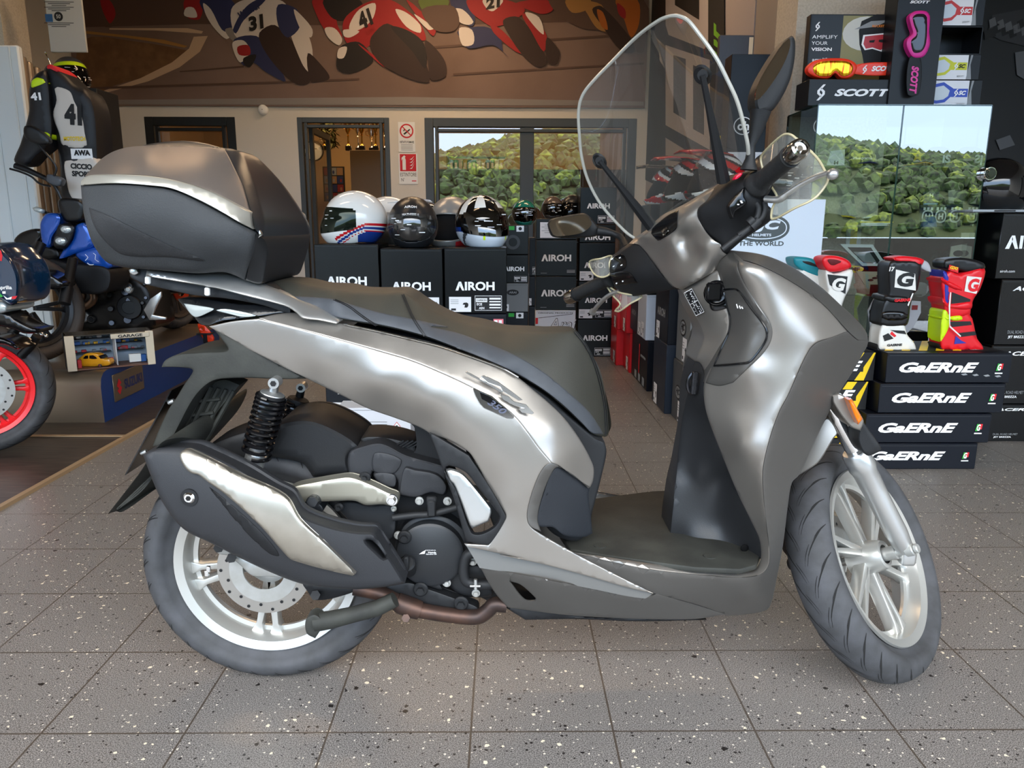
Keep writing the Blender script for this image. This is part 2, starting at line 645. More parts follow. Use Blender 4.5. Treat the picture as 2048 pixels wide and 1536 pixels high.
tag(mb.build('wood_floor_mat', M_wood), 'dark wood-look floor panel under the motorcycles, edged with tan strips', 'floor panel')
M_strip = mat('tan trim strip', '9a8468', 0.45, 0.2)
mb = MB()
mb.prism([(-1.9, 1.7, 0), (-1.868, 1.7, 0), (-1.873, 1.7, 0.012), (-1.893, 1.7, 0.014)], (0, 4.0, 0))
struct(mb.build('trim_1', M_strip))
mb = MB(); mb.box((-2.56, 3.62, 0.011), (1.34, 0.028, 0.006), bev=0.002)
struct(mb.build('trim_2', M_strip))

# back wall with its openings, cut as piers and lintel
def bx(u, v, Y=YB):
    return U(u, v, Y)
zt = bx(700, 235).z                # head of door and glazing
x_open = [(bx(140, 300).x, bx(222, 300).x), (bx(294, 300).x, bx(474, 300).x), (bx(597, 300).x, bx(780, 300).x), (bx(850, 300).x, bx(1272, 300).x)]
TH = 0.22
mb = MB()
xs = [XL] + [q for a in x_open for q in a] + [XR]
for i in range(0, len(xs), 2):
    mb.box(((xs[i]+xs[i+1])/2, YB+TH/2, zt/2), (xs[i+1]-xs[i], TH, zt))
mb.box(((XL+XR)/2, YB+TH/2, (zt+ZC)/2), (XR-XL, TH, ZC-zt))
struct(mb.build('wall_back', M_wall, smooth=False))
mb = MB(); mb.box((XL-0.1, 3.6, ZC/2), (0.2, 9.4, ZC)); struct(mb.build('wall_left', M_wall, smooth=False))
mb = MB(); mb.box((XR+0.1, 3.6, ZC/2), (0.2, 9.4, ZC)); struct(mb.build('wall_right', M_wall, smooth=False))
mb = MB(); mb.box((0.5, 3.6, ZC+0.1), (10.2, 9.4, 0.2)); struct(mb.build('ceiling', M_ceil, smooth=False))

# dividing wall on the right, ending in the plaster column
mb = MB(); mb.box((1.53, 6.1, ZC/2), (0.16, 3.6, ZC)); struct(mb.build('wall_partition', mat('grey panel', '8d8178', 0.7), smooth=False))
mb = MB(); mb.box((1.70, 4.15, ZC/2), (0.50, 0.30, ZC)); struct(mb.build('column_right', M_col, smooth=False))
mb = MB(); mb.box((-3.85, 5.75, ZC/2), (0.78, 0.3, ZC)); struct(mb.build('column_left', M_col, smooth=False))

# --- office behind the back wall
M_office = mat('office wall', 'c7a67c', 0.8)
mb = MB()
YO = 11.4
mb.box((0, YO+0.05, 1.5), (9, 0.1, 3.0)); mb.box((-4.4, 9.7, 1.5), (0.1, 3.4, 3.0)); mb.box((3.6, 9.7, 1.5), (0.1, 3.4, 3.0))
mb.box((-0.4, 9.7, 2.75), (8, 3.4, 0.1))
struct(mb.build('wall_office', M_office, smooth=False))
mb = MB(); mb.box((0, 9.75, -0.04), (9, 3.5, 0.08)); struct(mb.build('floor_office', mat('office floor', '6b5a48', 0.5)))
mb = MB(); mb.box((-2.0, 9.9, 2.69), (1.2, 0.3, 0.04)); mb.box((0.6, 9.9, 2.69), (1.2, 0.3, 0.04))
struct(mb.build('ceiling_light_panel', mat('office lamp', 'ffffff', emit='ffd9a0', estr=9.0)))

def casement(name, u0, u1, ztop, zbot, mat_f, fw=0.07, mull=(), y=YB+0.03, glass=True, refl=0.25, outer=0.0):
    """a framed glazed opening"""
    a, b = bx(u0, 300).x, bx(u1, 300).x
    root = thing(name, '', '')
    for k in ('label', 'category'):
        del root[k]
    root['kind'] = 'structure'
    mb = MB()
    mb.box((a+fw/2, y, (ztop+zbot)/2), (fw, 0.07, ztop-zbot), bev=0.004)
    mb.box((b-fw/2, y, (ztop+zbot)/2), (fw, 0.07, ztop-zbot), bev=0.004)
    mb.box(((a+b)/2, y, ztop-fw/2), (b-a-2*fw, 0.07, fw), bev=0.004)
    mb.box(((a+b)/2, y, zbot+fw/2), (b-a-2*fw, 0.07, fw), bev=0.004)
    for um in mull:
        xm = bx(um, 300).x
        mb.box((xm, y+0.004, (ztop+zbot)/2), (0.14, 0.06, ztop-zbot-2*fw), bev=0.004)
    # inner sash line
    e = fw+0.035
    for (p, q) in (((a+e, y-0.02, 0), 'v'), ((b-e, y-0.02, 0), 'v')):
        mb.box((p[0], p[1], (ztop+zbot)/2), (0.03, 0.05, ztop-zbot-2*fw), bev=0.004)
    mb.box(((a+b)/2, y-0.02, ztop-e), (b-a-2*e, 0.05, 0.03), bev=0.004)
    mb.build('frame', mat_f, root)
    if glass:
        mb = MB()
        mb.add([(a+fw, y+0.015, zbot+fw), (b-fw, y+0.015, zbot+fw), (b-fw, y+0.015, ztop-fw), (a+fw, y+0.015, ztop-fw)], [(0, 1, 2, 3)])
        mb.build('glass', glassy('office glass', refl), root)
    return root
casement('window_1', 140, 222, zt, 0.05, M_frameblk, 0.085)
casement('window_2', 294, 474, zt, 0.05, M_frameblk, 0.085)
casement('window_3', 850, 1272, zt, 0.05, M_frame, 0.085, mull=(1054,), refl=0.42)
# open door frame
d = casement('door_1', 597, 780, zt, 0.0, M_frame, 0.05, glass=False)
# the door leaf, swung into the office
a = bx(606, 300).x
mb = MB()
for x0, x1, z0, z1 in ((0, 0.06, 0, zt-0.06), (0.76, 0.82, 0, zt-0.06)):
    mb.box((a+0.035, YB+0.2+(x0+x1)/2, (z0+z1)/2), (0.04, x1-x0, z1-z0), bev=0.003)
mb.box((a+0.035, YB+0.61, zt-0.09), (0.04, 0.7, 0.06)); mb.box((a+0.035, YB+0.61, 0.05), (0.04, 0.7, 0.1))
leaf = mb.build('door_leaf', M_frame, d)
mb = MB(); mb.add([(a+0.035, YB+0.26, 0.1), (a+0.035, YB+0.96, 0.1), (a+0.035, YB+0.96, zt-0.12), (a+0.035, YB+0.26, zt-0.12)], [(0, 1, 2, 3)])
mb.build('glass', glassy('office glass', 0.25), leaf)

# --- yard and wooded hill facing the shop (seen in the glass)
mb = MB(); mb.box((0, -31.1, -0.12), (120, 60, 0.1))
struct(mb.build('ground_yard', mat('asphalt yard', '2a2a28', 1.0, spec=0.0)))
def hill():
    rnd = random.Random(4)
    mb = MB()
    bm = bmesh.new()
    nx, ny = 90, 26
    vs = []
    def hz(x, t):
        y = -62-t*60
        ridge = 13.2+2.6*math.sin(x*0.03+1.0)+2.0*math.sin(x*0.083)-0.0009*(x-30)**2
        return y, max(-2, ridge*(1-math.exp(-2.6*t)))
    pts = [[(x := -130+260*i/nx, *hz(x, j/ny)) for j in range(ny+1)] for i in range(nx+1)]
    vv = [p for r in pts for p in r]
    fs = [(i*(ny+1)+j, (i+1)*(ny+1)+j, (i+1)*(ny+1)+j+1, i*(ny+1)+j+1) for i in range(nx) for j in range(ny)]
    mb.add(vv, fs, 0)
    ico = bmesh.new(); bmesh.ops.create_icosphere(ico, subdivisions=1, radius=1)
    iv = [v.co.copy() for v in ico.verts]; iff = [[v.index for v in f.verts] for f in ico.faces]; ico.free()
    for k in range(9000):
        x = rnd.uniform(-95, 120); t = rnd.random()**1.1
        y, z = hz(x, t)
        r = rnd.uniform(.5, 1.0)*(1+t)
        s = rnd.random()*50
        q = [Vector((x, y, z+r*0.5))+p*(r*(0.8+0.55*noise.noise(p*2.1+Vector((s, 0, 0))))) for p in iv]
        mb.add(q, iff, 1+rnd.choice((0, 0, 1, 1, 2)))
    o = mb.build('wooded_hill', [mat('hill earth', '2f3a1c', 0.9), mat('oak leaves', '3f5522', 0.8, var=(2.6, '18240d', .4, .6)), mat('pine leaves', '32491f', 0.8, var=(2.4, '121e0b', .4, .6)), mat('yellow green leaves', '6a7a24', 0.8, var=(2.2, '2c3c14', .4, .6))], ang=30)
    tag(o, 'wooded hillside across the yard, mirrored in the glass showcase', 'hill', kind='stuff')
hill()
# ============================================================ THE SCOOTER
def Z(x0, y0, s):
    return lambda L: [(x0+p[0]/s, y0+p[1]/s) + tuple(p[2:]) for p in L]
zA, zB, zC, zD, zE = Z(380, 540, 3.938), Z(820, 640, 4.876), Z(1300, 480, 4.452), Z(1180, 380, 6.4), Z(1400, 250, 6.827)
zF, zG, zH, zI, zJ = Z(780, 860, 6.4), Z(560, 920, 4.267), Z(140, 260, 3.531), Z(200, 560, 3.657), Z(180, 840, 2.953)
zK, zL, zM, zN, zO = Z(660, 840, 3.658), Z(1050, 380, 3.413), Z(1000, 800, 3.338), Z(1500, 740, 2.4), Z(1100, 0, 3.2)
zQ = Z(600, 340, 3.657)
SCT = thing('scooter', 'large silver-grey maxi scooter parked side-on, with windshield and rear top case', 'scooter', (0.1, YC, 0), world_coords=True)
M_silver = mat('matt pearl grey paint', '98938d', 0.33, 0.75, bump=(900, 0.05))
M_silverd = mat('grey and shaded pearl paint', '686663', 0.4, 0.65)  # front panels' shade put into the colour; the grey belly shares it
M_plast = mat('black moulded plastic', '1d1e20', 0.5, spec=.35, bump=(700, 0.12))
M_plast2 = mat('charcoal plastic', '2b2c2f', 0.55, spec=.4, bump=(500, 0.15))
M_dust = mat('dusty black plastic', '232421', 0.7, var=(14, '353631', 0.35, 0.75), bump=(200, 0.2))
M_gloss = mat('gloss black', '0c0c0e', 0.15)
M_seat = mat('black seat vinyl', '36352f', 0.5, bump=(1100, 0.25))
M_seats = mat('charcoal seat side vinyl', '42454a', 0.55, bump=(1100, 0.25))
M_alu = mat('satin aluminium', 'c6c7c6', 0.32, 0.85)
M_aluc = mat('cast aluminium paint', 'b4b5b3', 0.38, 0.6, var=(30, 'a3a29c', 0.3, 0.8))
M_chrome = mat('chrome', 'e6e6e6', 0.08, 1.0)
M_rub = mat('tyre rubber', '37383a', 0.7, var=(25, '45464a', 0.35, 0.75), bump=(300, 0.1))
M_groove = mat('tyre groove', '141414', 0.9)
M_dark = mat('underside black', '0e0f12', 0.6)
M_pipe = mat('browned exhaust steel', '3a2f2c', 0.45, 0.6, var=(18, '5e4438', 0.4, 0.8))
M_wshield = glassy('clear acrylic', 0.04, 'e2e4e0', haze=0.05, fres=0.28)
M_edge = mat('acrylic edge', 'a3a29a', 0.2, bump=(50, 0.05))
M_amber = mat('amber lens', 'd86a10', 0.15, coat=0.6)
M_glassm = mat('mirror glass', 'cfc7bb', 0.05, 1.0)

# ---- inner body behind all covers
mb = MB()
skin(mb, [(700, 655, 'c'), (861, 684), (985, 732), (1086, 787), (1150, 843), (1190, 876), (1209, 884, 'c'), (1213, 903), (1206, 940), (1193, 992), (1183, 1030), (1180, 1060), (1150, 1082), (1100, 1062), (1068, 1000), (1075, 940), (1040, 880), (960, 820), (850, 770), (740, 730), (660, 690)],
     [(700, 655, .12), (861, 684, .135), (1086, 787, .13), (1209, 884, .09), (1193, 992, .10), (1100, 1062, .13), (850, 770, .14), (960, 820, .14)], mode='solid', edge=5)
mb.build('seat_base_cover', M_plast, SCT)

# ---- main side cowl
creaseA = zA([(540, 384), (1000, 500), (1500, 640)]) + [(820, 720), (881, 744.6), (945, 775), (994, 804), (1021, 824.6), (1038, 842), (1056, 865.6), (1078, 896), (1103, 925)]
Wcrease = [(517, 637, .13), (634, 667, .16), (761, 702, .18), (881, 745, .197), (994, 804, .207), (1056, 866, .212), (1103, 925, .212)]
_cp = spl(creaseA, False)
_cx = [a for a, b, c in Wcrease]; _cw = [c for a, b, c in Wcrease]
Wcrease = [(q[0], q[1], float(np.interp(q[0], _cx, _cw))) for q in _cp[::2]]
up = zA([(540, 378, 'c'), (700, 345), (860, 340), (1000, 388), (1230, 430), (1500, 490), (1800, 560)]) + [(861, 688), (881.5, 694), (943, 715), (1004.6, 738), (1037, 756), (1066, 779.5), (1093, 802), (1123.5, 831), (1148, 861.5), (1168.6, 894), (1185, 927), (1188, 941), (1186, 962), (1180, 975, 'c')] + zM([(470, 495), (400, 440), (345, 418, 'c')])
mb = MB()
skin(mb, up + [tuple(q) for q in _cp[::-1][1:-1]], Wcrease + [(598, 626, .12), (692, 649, .14), (761, 664, .155), (881, 694, .165), (1004, 738, .172), (1093, 802, .165), (1148, 861, .152), (1185, 927, .135), (1180, 975, .15), (1110, 860, .187)], mode='shell', thick=0.003, edge=3, drop=0.001)
main = [(418, 653, 'c')] + zA([(330, 405), (540, 384, 'c')]) + [tuple(q) for q in _cp[1:-1]] + zM([(345, 418, 'c'), (300, 440), (250, 520), (200, 660), (180, 770), (200, 840), (262, 890), (490, 1020), (760, 1160), (1025, 1292, 'c'), (860, 1255), (600, 1180), (300, 1100), (0, 1035)]) + zK([(1400, 1010), (1000, 925, 'c'), (982, 905, 'c'), (1160, 915, 'c'), (1285, 705), (1270, 660)]) + zF([(1250, 690), (1150, 500), (1060, 350), (1005, 280), (800, 150), (560, 55), (500, 45, 'c')]) + zA([(1895, 1290), (1800, 1235), (1600, 1160), (1400, 1090), (1200, 990), (920, 855), (700, 745), (400, 590)])
skin(mb, main, Wcrease + [(418, 653, .10), (500, 695, .122), (613, 757, .14), (761, 825, .155), (850, 858, .175), (905, 905, .19), (980, 1010, .198), (650, 720, .165), (700, 735, .172), (761, 765, .19), (860, 800, .205), (930, 850, .212), (1000, 920, .218), (1020, 1000, .216), (1050, 1000, .216), (1010, 1070, .213), (1090, 1066, .208), (1147, 1106, .2), (1300, 1186, .196), (935, 1090, .203), (1110, 1130, .205)], mode='shell', thick=0.003, edge=3, step=11, drop=0.001)
mb.build('side_cowl', M_silver, SCT, ang=50)
# bright pinstripe trim under the seat
mb = MB()
tl = spl(zA([(1210, 425), (1500, 485), (1800, 556)]) + [(881.5, 692), (943, 713), (1004.6, 736), (1037, 754)], False)
f = RBF([(692, 649, .145), (761, 664, .16), (881, 694, .17), (1004, 738, .178), (1037, 754, .178)])
mb.tube([U(p[0], p[1], YC-f([p])[0]) for p in tl], 0.0016, 6)
mb.build('trim_strip', M_chrome, SCT)
# grey lower belly
mb = MB()
bel = zK([(1100, 1080, 'c'), (1400, 1130), (1829, 1212)]) + zM([(300, 1195), (600, 1255), (960, 1322), (1045, 1292, 'c'), (1300, 1362), (1510, 1430, 'c'), (1300, 1462), (900, 1460), (500, 1440)]) + zK([(1500, 1400), (1300, 1372, 'c'), (1200, 1255)])
skin(mb, bel, [(961, 1135, .19), (1012, 1210, .15), (1160, 1172, .195), (1290, 1195, .19), (1100, 1200, .185), (1270, 1238, .15), (1440, 1228, .14), (1080, 1225, .15)], mode='shell', edge=3, holes=[zM([(65, 1210, 'c'), (140, 1235), (240, 1325), (235, 1338), (165, 1332)])])
# dark channel between skirt and belly
skin(mb, zK([(1000, 925, 'c'), (1400, 1012), (1829, 1110)]) + zM([(600, 1180), (1025, 1295, 'c'), (960, 1325), (600, 1258), (300, 1198)]) + zK([(1829, 1215), (1400, 1132), (1095, 1082, 'c')]), [(940, 1100, .188), (1100, 1140, .192), (1300, 1190, .185)], mi=1, mode='shell', edge=0)
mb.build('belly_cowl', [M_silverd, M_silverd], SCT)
mb = MB()
skin(mb, zK([(1290, 1372, 'c'), (1500, 1378), (1829, 1400)]) + zM([(500, 1440), (900, 1458), (1300, 1462), (1380, 1468, 'c'), (900, 1478), (500, 1462), (170, 1468, 'c'), (60, 1400)]), [(1015, 1215, .14), (1200, 1240, .13), (1400, 1238, .12)], mode='solid', edge=2)
# engine bay filler
skin(mb, zK([(560, 0), (700, 60), (760, 130), (860, 350), (1000, 900), (1290, 1370), (1250, 1380), (1080, 1290), (700, 1250), (480, 1240), (440, 900), (440, 700), (250, 440), (0, 420), (0, 230), (300, 190), (610, 240), (620, 60)]), [(800, 1000, .06), (900, 1200, .06), (830, 870, .06)], mode='solid', edge=0)
mb.build('underbody', M_dark, SCT)

# ---- black frame cover with silver insert
mb = MB()
fc = zF([(500, 45, 'c'), (560, 60), (1010, 325, 'c'), (1250, 690), (1478, 1085), (1482, 1140), (1290, 1460), (1240, 1480), (970, 1425, 'c'), (820, 900), (660, 470), (600, 300)])
hole = zF([(715, 470), (760, 455), (900, 500), (1000, 570), (1100, 700), (1400, 1090), (1400, 1150), (1330, 1250), (1160, 1335), (1040, 1310), (840, 760), (700, 520)])
skin(mb, fc, [(860, 868, .19), (940, 915, .205), (1010, 1035, .215), (975, 1085, .21), (935, 1082, .205), (890, 950, .2)], mode='shell', thick=0.012, edge=3, holes=[hole])
mb.build('frame_cover', M_plast, SCT)
mb = MB()
skin(mb, zF([(715, 515, 'c'), (760, 502), (900, 550), (1000, 640), (1290, 1000), (1300, 1050), (1260, 1170, 'c'), (1050, 1260, 'c'), (1020, 1220), (900, 900), (810, 690), (770, 660)]), [(900, 945, .2), (975, 1020, .205), (945, 1055, .205)], mode='shell', thick=0.008, edge=4, drop=0.006)
mb.build('frame_cover_insert', M_alu, SCT)

# ---- passenger foot recess
mb = MB()
skin(mb, zM([(600, 583, 'c'), (470, 495), (400, 440), (345, 418), (300, 440), (250, 520), (200, 660), (180, 770), (200, 840), (275, 880, 'c'), (252, 800), (262, 720), (300, 590), (345, 490), (375, 452), (420, 458), (500, 508), (590, 590, 'c')]), [(1060, 1030, .212), (1080, 1060, .205), (1103, 925, .21), (1150, 955, .18), (1180, 975, .155), (1080, 1040, .2)], mode='shell', edge=2)
mb.build('recess_lip', M_silverd, SCT)
mb = MB()
skin(mb, zM([(378, 448), (430, 462), (520, 510), (603, 590, 'c'), (590, 620), (600, 720), (618, 890, 'c'), (560, 915), (430, 905), (350, 850), (260, 842), (248, 780), (290, 620), (335, 500)]), [(1090, 1040, .19), (1113, 940, .19), (1180, 980, .14), (1180, 1060, .12), (1130, 1000, .172), (1120, 1070, .17)], mode='shell', edge=4)
for (a, b) in (((300, 620), (365, 632)), ((262, 735), (345, 745))):
    p, q = zM([a, b])
    mb.tube([U(*p, YC-.192), U(*q, YC-.176)], [0.007, 0.001], 8)
mb.build('passenger_footrest', mat('blue black plastic', '23262b', 0.5, bump=(400, 0.2)), SCT)

# ---- floorboard
zf = U(1300, 1125, YC-.2).z
mb = MB()
fl = [(1120, 1075), (1140, 1104), (1210, 1115), (1300, 1128), (1389, 1140), (1480, 1144), (1512, 1135), (1522, 1112)]
near = [G(u, v-6, zf) for u, v in fl]
far = [Vector((p.x, 2*YC-p.y, zf)) for p in near][::-1]
mb.prism(near+far, (0, 0, -0.012), bev=0.003)
for (u, v) in ((1420, 1117), (1200, 1096)):
    p = G(u, v-4, zf); mb.cyl(p, p+Vector((0, 0, 0.002)), 0.013)
mb.build('floorboard', M_dust, SCT)

# ---- front shield, rider side and outer side
WS = [(1464, 504, .10), (1445, 560, .12), (1441, 545, .115), (1460, 637, .13), (1457, 665, .125), (1444, 700, .125), (1424, 735, .11), (1411, 765, .10), (1409, 800, .10), (1443, 908, .125), (1479, 995, .15), (1515, 1070, .175), (1523, 1110, .19), (1509, 1141, .198), (1389, 1138, .203), (1300, 1128, .203), (1147, 1106, .205),
      (1477, 523, .185), (1490, 570, .2), (1515, 608, .205), (1545, 664, .21), (1525, 710, .2), (1580, 563, .185), (1637, 601, .165), (1670, 635, .15), (1693, 662, .14),
      (1520, 600, .21), (1600, 625, .2), (1650, 645, .175), (1560, 680, .212), (1637, 682, .2), (1619, 698, .207), (1601, 734, .215), (1576, 790, .222), (1558, 824, .225), (1540, 870, .225), (1527, 935, .222), (1527, 980, .22), (1532, 1040, .218), (1538, 1100, .216), (1520, 1148, .215), (1480, 1155, .215), (1389, 1149, .215), (1300, 1138, .213), (1500, 820, .19), (1500, 740, .195), (1480, 900, .19)]
mb = MB()
outA = zC([(830, 183, 'c'), (1000, 238), (1250, 368), (1500, 540), (1650, 690), (1755, 812, 'c'), (1620, 868), (1500, 905), (1440, 950), (1400, 1010), (1340, 1130), (1230, 1380), (1150, 1530)]) + zM([(1800, 260), (1757, 450), (1757, 600), (1775, 800), (1797, 1000), (1788, 1110), (1730, 1168), (1600, 1185), (1300, 1165), (1000, 1130), (495, 1022, 'c'), (700, 1050), (1000, 1095), (1300, 1133), (1600, 1150), (1690, 1142), (1738, 1085), (1745, 1000), (1720, 900), (1600, 650), (1480, 360), (1390, 120), (1365, 0)]) + zC([(488, 1265), (560, 1110), (640, 960), (700, 820), (715, 700), (690, 600), (650, 400), (625, 240), (650, 165), (730, 108)])
fA = skin(mb, outA, WS, mode='shell', thick=0.003, edge=3, step=11)
mb.build('leg_shield', M_silver, SCT, ang=50)
mb = MB()
outB = zC([(1755, 812, 'c'), (1850, 890), (1940, 905), (1880, 1040), (1800, 1180), (1690, 1350), (1600, 1520)]) + [(1632, 878), (1598, 950), (1584, 965), (1576, 1010), (1566, 1090), (1553, 1160), (1543, 1205), (1533, 1220), (1500, 1228), (1450, 1232)] + zM([(1500, 1432), (1300, 1362), (1025, 1292, 'c'), (760, 1160), (495, 1024, 'c'), (1000, 1130), (1300, 1165), (1600, 1185), (1730, 1168), (1788, 1110), (1797, 1000), (1775, 800), (1757, 600), (1757, 450), (1800, 260)]) + zC([(1150, 1530), (1230, 1380), (1340, 1130), (1400, 1010), (1440, 950), (1500, 905), (1620, 868)])
skin(mb, outB, [w for w in WS if (w[0], w[1]) in ((1693, 662), (1637, 682), (1619, 698), (1601, 734), (1576, 790), (1558, 824), (1540, 870), (1527, 935), (1527, 980), (1532, 1040), (1538, 1100), (1520, 1148), (1480, 1155), (1389, 1149), (1300, 1138))] +
     [(1735, 682, .03), (1722, 714, .04), (1704, 745, .05), (1680, 783, .07), (1659, 821, .09), (1632, 878, .11), (1598, 950, .13), (1576, 1010, .14), (1566, 1090, .14), (1553, 1160, .13), (1540, 1215, .10), (1500, 1228, .11), (1450, 1232, .13), (1300, 1186, .193), (1147, 1106, .203), (1400, 1180, .2), (1400, 1210, .17), (1500, 1190, .19), (1560, 900, .2), (1620, 800, .17), (1670, 720, .14)], mode='shell', thick=0.003, edge=2, step=12)
mb.build('front_side_panel', M_silverd, SCT, ang=50)  # same paint as the leg shield, darkened here for facing away
mb = MB()
outT = zC([(730, 105), (1000, 130), (1250, 230), (1500, 400), (1700, 580), (1850, 720), (1930, 830), (1942, 905, 'c'), (1850, 893, 'c'), (1760, 812), (1650, 690), (1500, 540), (1250, 368), (1000, 238), (830, 183), (785, 200), (785, 260), (850, 400), (960, 570), (1060, 720), (1092, 820), (1070, 920), (1000, 1020), (900, 1115), (740, 1270, 'c'), (620, 1300), (490, 1275, 'c'), (560, 1110), (640, 960), (700, 820), (715, 700), (690, 600), (650, 400), (625, 240), (650, 165)])
skin(mb, outT, [(a, b, c+.004) for a, b, c in WS if a > 1405 and b < 770 and (a, b) not in ((1600, 625), (1650, 645), (1560, 680))] + [(1524, 509, .13), (1581, 532, .11), (1637, 570, .09), (1682, 610, .06), (1715, 642, .04), (1733, 666, .02), (1736, 683, .02), (1480, 515, .15), (1500, 690, .19)], mode='solid', edge=3, step=11, drop=0.006)
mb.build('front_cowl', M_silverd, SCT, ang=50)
# glove box lid
mb = MB()
lid = zC([(655, 442, 'c'), (750, 437), (790, 455), (900, 610), (1020, 770), (1040, 850), (1010, 930), (930, 1040), (880, 1085), (800, 1100), (570, 1120, 'c'), (640, 960), (700, 825), (715, 700), (690, 600)])
wl = [(a, b, c+.007) for a, b, c in WS if a > 1405 and b < 770] + [(1500, 690, .198), (1533, 670, .212)]
skin(mb, lid, wl, mode='shell', thick=0.006, edge=3)
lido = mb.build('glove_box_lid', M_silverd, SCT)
mb = MB()
lp = spl(lid, True)
f = RBF([(a, b, c-.001) for a, b, c in wl])
mb.tube([U(p[0], p[1], YC-f([p])[0]) for p in lp], 0.0022, 6, closed=True)
for k, (x, y) in enumerate(((770, 570), (795, 585), (815, 595))):
    p = zC([(x, y), (x+12, y+38-10*k)])
    mb.tube([U(*q, YC-f([q])[0]-.006) for q in p], 0.0012, 6, mi=1)
mb.build('lid_seal', [M_gloss, M_ink], lido)

# ---- neck panel, key switch, capacity sticker
mb = MB()
WN = [(1362, 579, .02), (1400, 640, .05), (1405, 680, .05), (1395, 720, .05), (1440, 545, .10), (1450, 600, .115), (1460, 640, .12), (1457, 665, .12), (1430, 730, .105), (1409, 765, .095), (1400, 740, .05), (1420, 620, .09), (1385, 600, .05)]
skin(mb, zC([(275, 440, 'c'), (330, 402), (620, 266), (640, 350), (690, 600), (715, 700), (700, 820), (640, 960), (560, 1110), (488, 1265, 'c'), (488, 1200), (440, 1090), (400, 1080), (430, 1000), (465, 900), (470, 830), (430, 730), (350, 600)]), WN, mode='solid', edge=4, drop=0.006)
mb.build('neck_cover', M_silver, SCT)
fN = RBF(WN)
mb = MB()
skin(mb, zC([(528, 430), (620, 400), (655, 440), (690, 600), (680, 612), (560, 630), (530, 560)]), [(1420, 580, .095), (1453, 610, .118), (1430, 618, .105)], mode='shell', thick=0.006, edge=3, mirror=False)
c = U(1434, 586, YC-.112)
for r, d in ((0.026, 0.006), (0.021, 0.012), (0.012, 0.016)):
    mb.lathe([(r-0.004, 0), (r, 0.002), (r, d), (r-0.003, d+0.003), (r-0.006, d+0.002), (0, d+0.002)], 28, M=Matrix.Translation(c) @ Matrix.Rotation(math.radians(-20), 4, 'Z') @ Matrix.Rotation(PI/2, 4, 'X'))
mb.box(U(1427, 583, YC-.13), (0.03, 0.012, 0.036), bev=0.004)
mb.build('ignition_switch', M_gloss, SCT)
mb = MB()
st = zC([(300, 472), (370, 432), (482, 640), (408, 676)])
P4 = [U(p[0], p[1], YC-fN([p])[0]-.006) for p in st]
def inq(a, b):                       # point of the sticker at fractions a (short side), b (long side)
    return (P4[0]*(1-a)+P4[1]*a)*(1-b)+(P4[3]*(1-a)+P4[2]*a)*b
mb.add(P4, [(3, 2, 1, 0)], 0)
rr = random.Random(2)
o3 = Vector((0, -0.0008, 0))
def bar(a0, a1, b0, b1):
    mb.add([inq(a0, b0)+o3, inq(a1, b0)+o3, inq(a1, b1)+o3, inq(a0, b1)+o3], [(3, 2, 1, 0)], 1)
for a0, a1, b0, b1 in ((0, 1, 0, .02), (0, 1, .98, 1), (0, .03, 0, 1), (.97, 1, 0, 1), (.0, 1, .5, .515), (.68, .7, 0, .5), (.3, .32, .5, 1)):
    bar(a0, a1, b0, b1)
for k in range(30):
    b0 = 0.05+0.9*((k*0.618) % 1); a0 = rr.choice((.12, .36, .56, .76))
    bar(a0, a0+rr.uniform(.05, .12), b0, b0+rr.uniform(.015, .04))
mb.build('load_sticker', [M_black, M_ink], SCT)

# ---- black leg panel and bag hook
mb = MB()
lp_ = [(1399, 718, 'c'), (1388, 724), (1380, 765), (1365, 831), (1358, 885), (1350, 966), (1341, 1062, 'c'), (1338, 1082), (1370, 1094), (1440, 1110), (1500, 1128), (1523, 1116, 'c')] + zM([(1745, 1000), (1720, 900), (1600, 650), (1480, 360), (1390, 120), (1365, 0)]) + zC([(488, 1250), (484, 1200), (450, 1090)])
skin(mb, lp_, [(1399, 722, .045), (1380, 765, .04), (1350, 966, .04), (1341, 1062, .05), (1396, 830, .055), (1388, 950, .055), (1372, 1080, .06), (1400, 830, .06), (1392, 950, .062), (1378, 1080, .068), (1409, 790, .095), (1443, 908, .12), (1479, 995, .145), (1523, 1110, .182), (1440, 1050, .08), (1440, 960, .08), (1500, 1120, .14), (1420, 1100, .09)], mode='solid', edge=2, drop=0.002)
lgp = mb.build('leg_panel', mat('satin black plastic', '1f2022', 0.42, bump=(500, 0.1)), SCT)
mb = MB(); mb.ball(U(1489, 1096, YC-.146), .0085, sc=(1, .35, 1)); mb.build('panel_screw', mat('dull black', '0a0a0b', .8, spec=.1), lgp)
mb = MB()
hk = zC([(375, 1185), (345, 1230), (335, 1290), (350, 1350), (385, 1365)])
mb.tube([U(*p, YC-.07) for p in spl(hk, False)], 0.004, 8)
a, b = zC([(405, 1172), (385, 1375)])
mb.cyl(U(*a, YC-.075), U(*b, YC-.075), 0.0075, bev=0.002)
for t in (0.3, 0.62):
    p = U(*a, YC-.075).lerp(U(*b, YC-.075), t)
    mb.cyl(p, p+Vector((0, 0, -0.008)), 0.0085)
mb.build('bag_hook', mat('dark chrome', '3a3a3d', 0.2, 0.8), SCT)

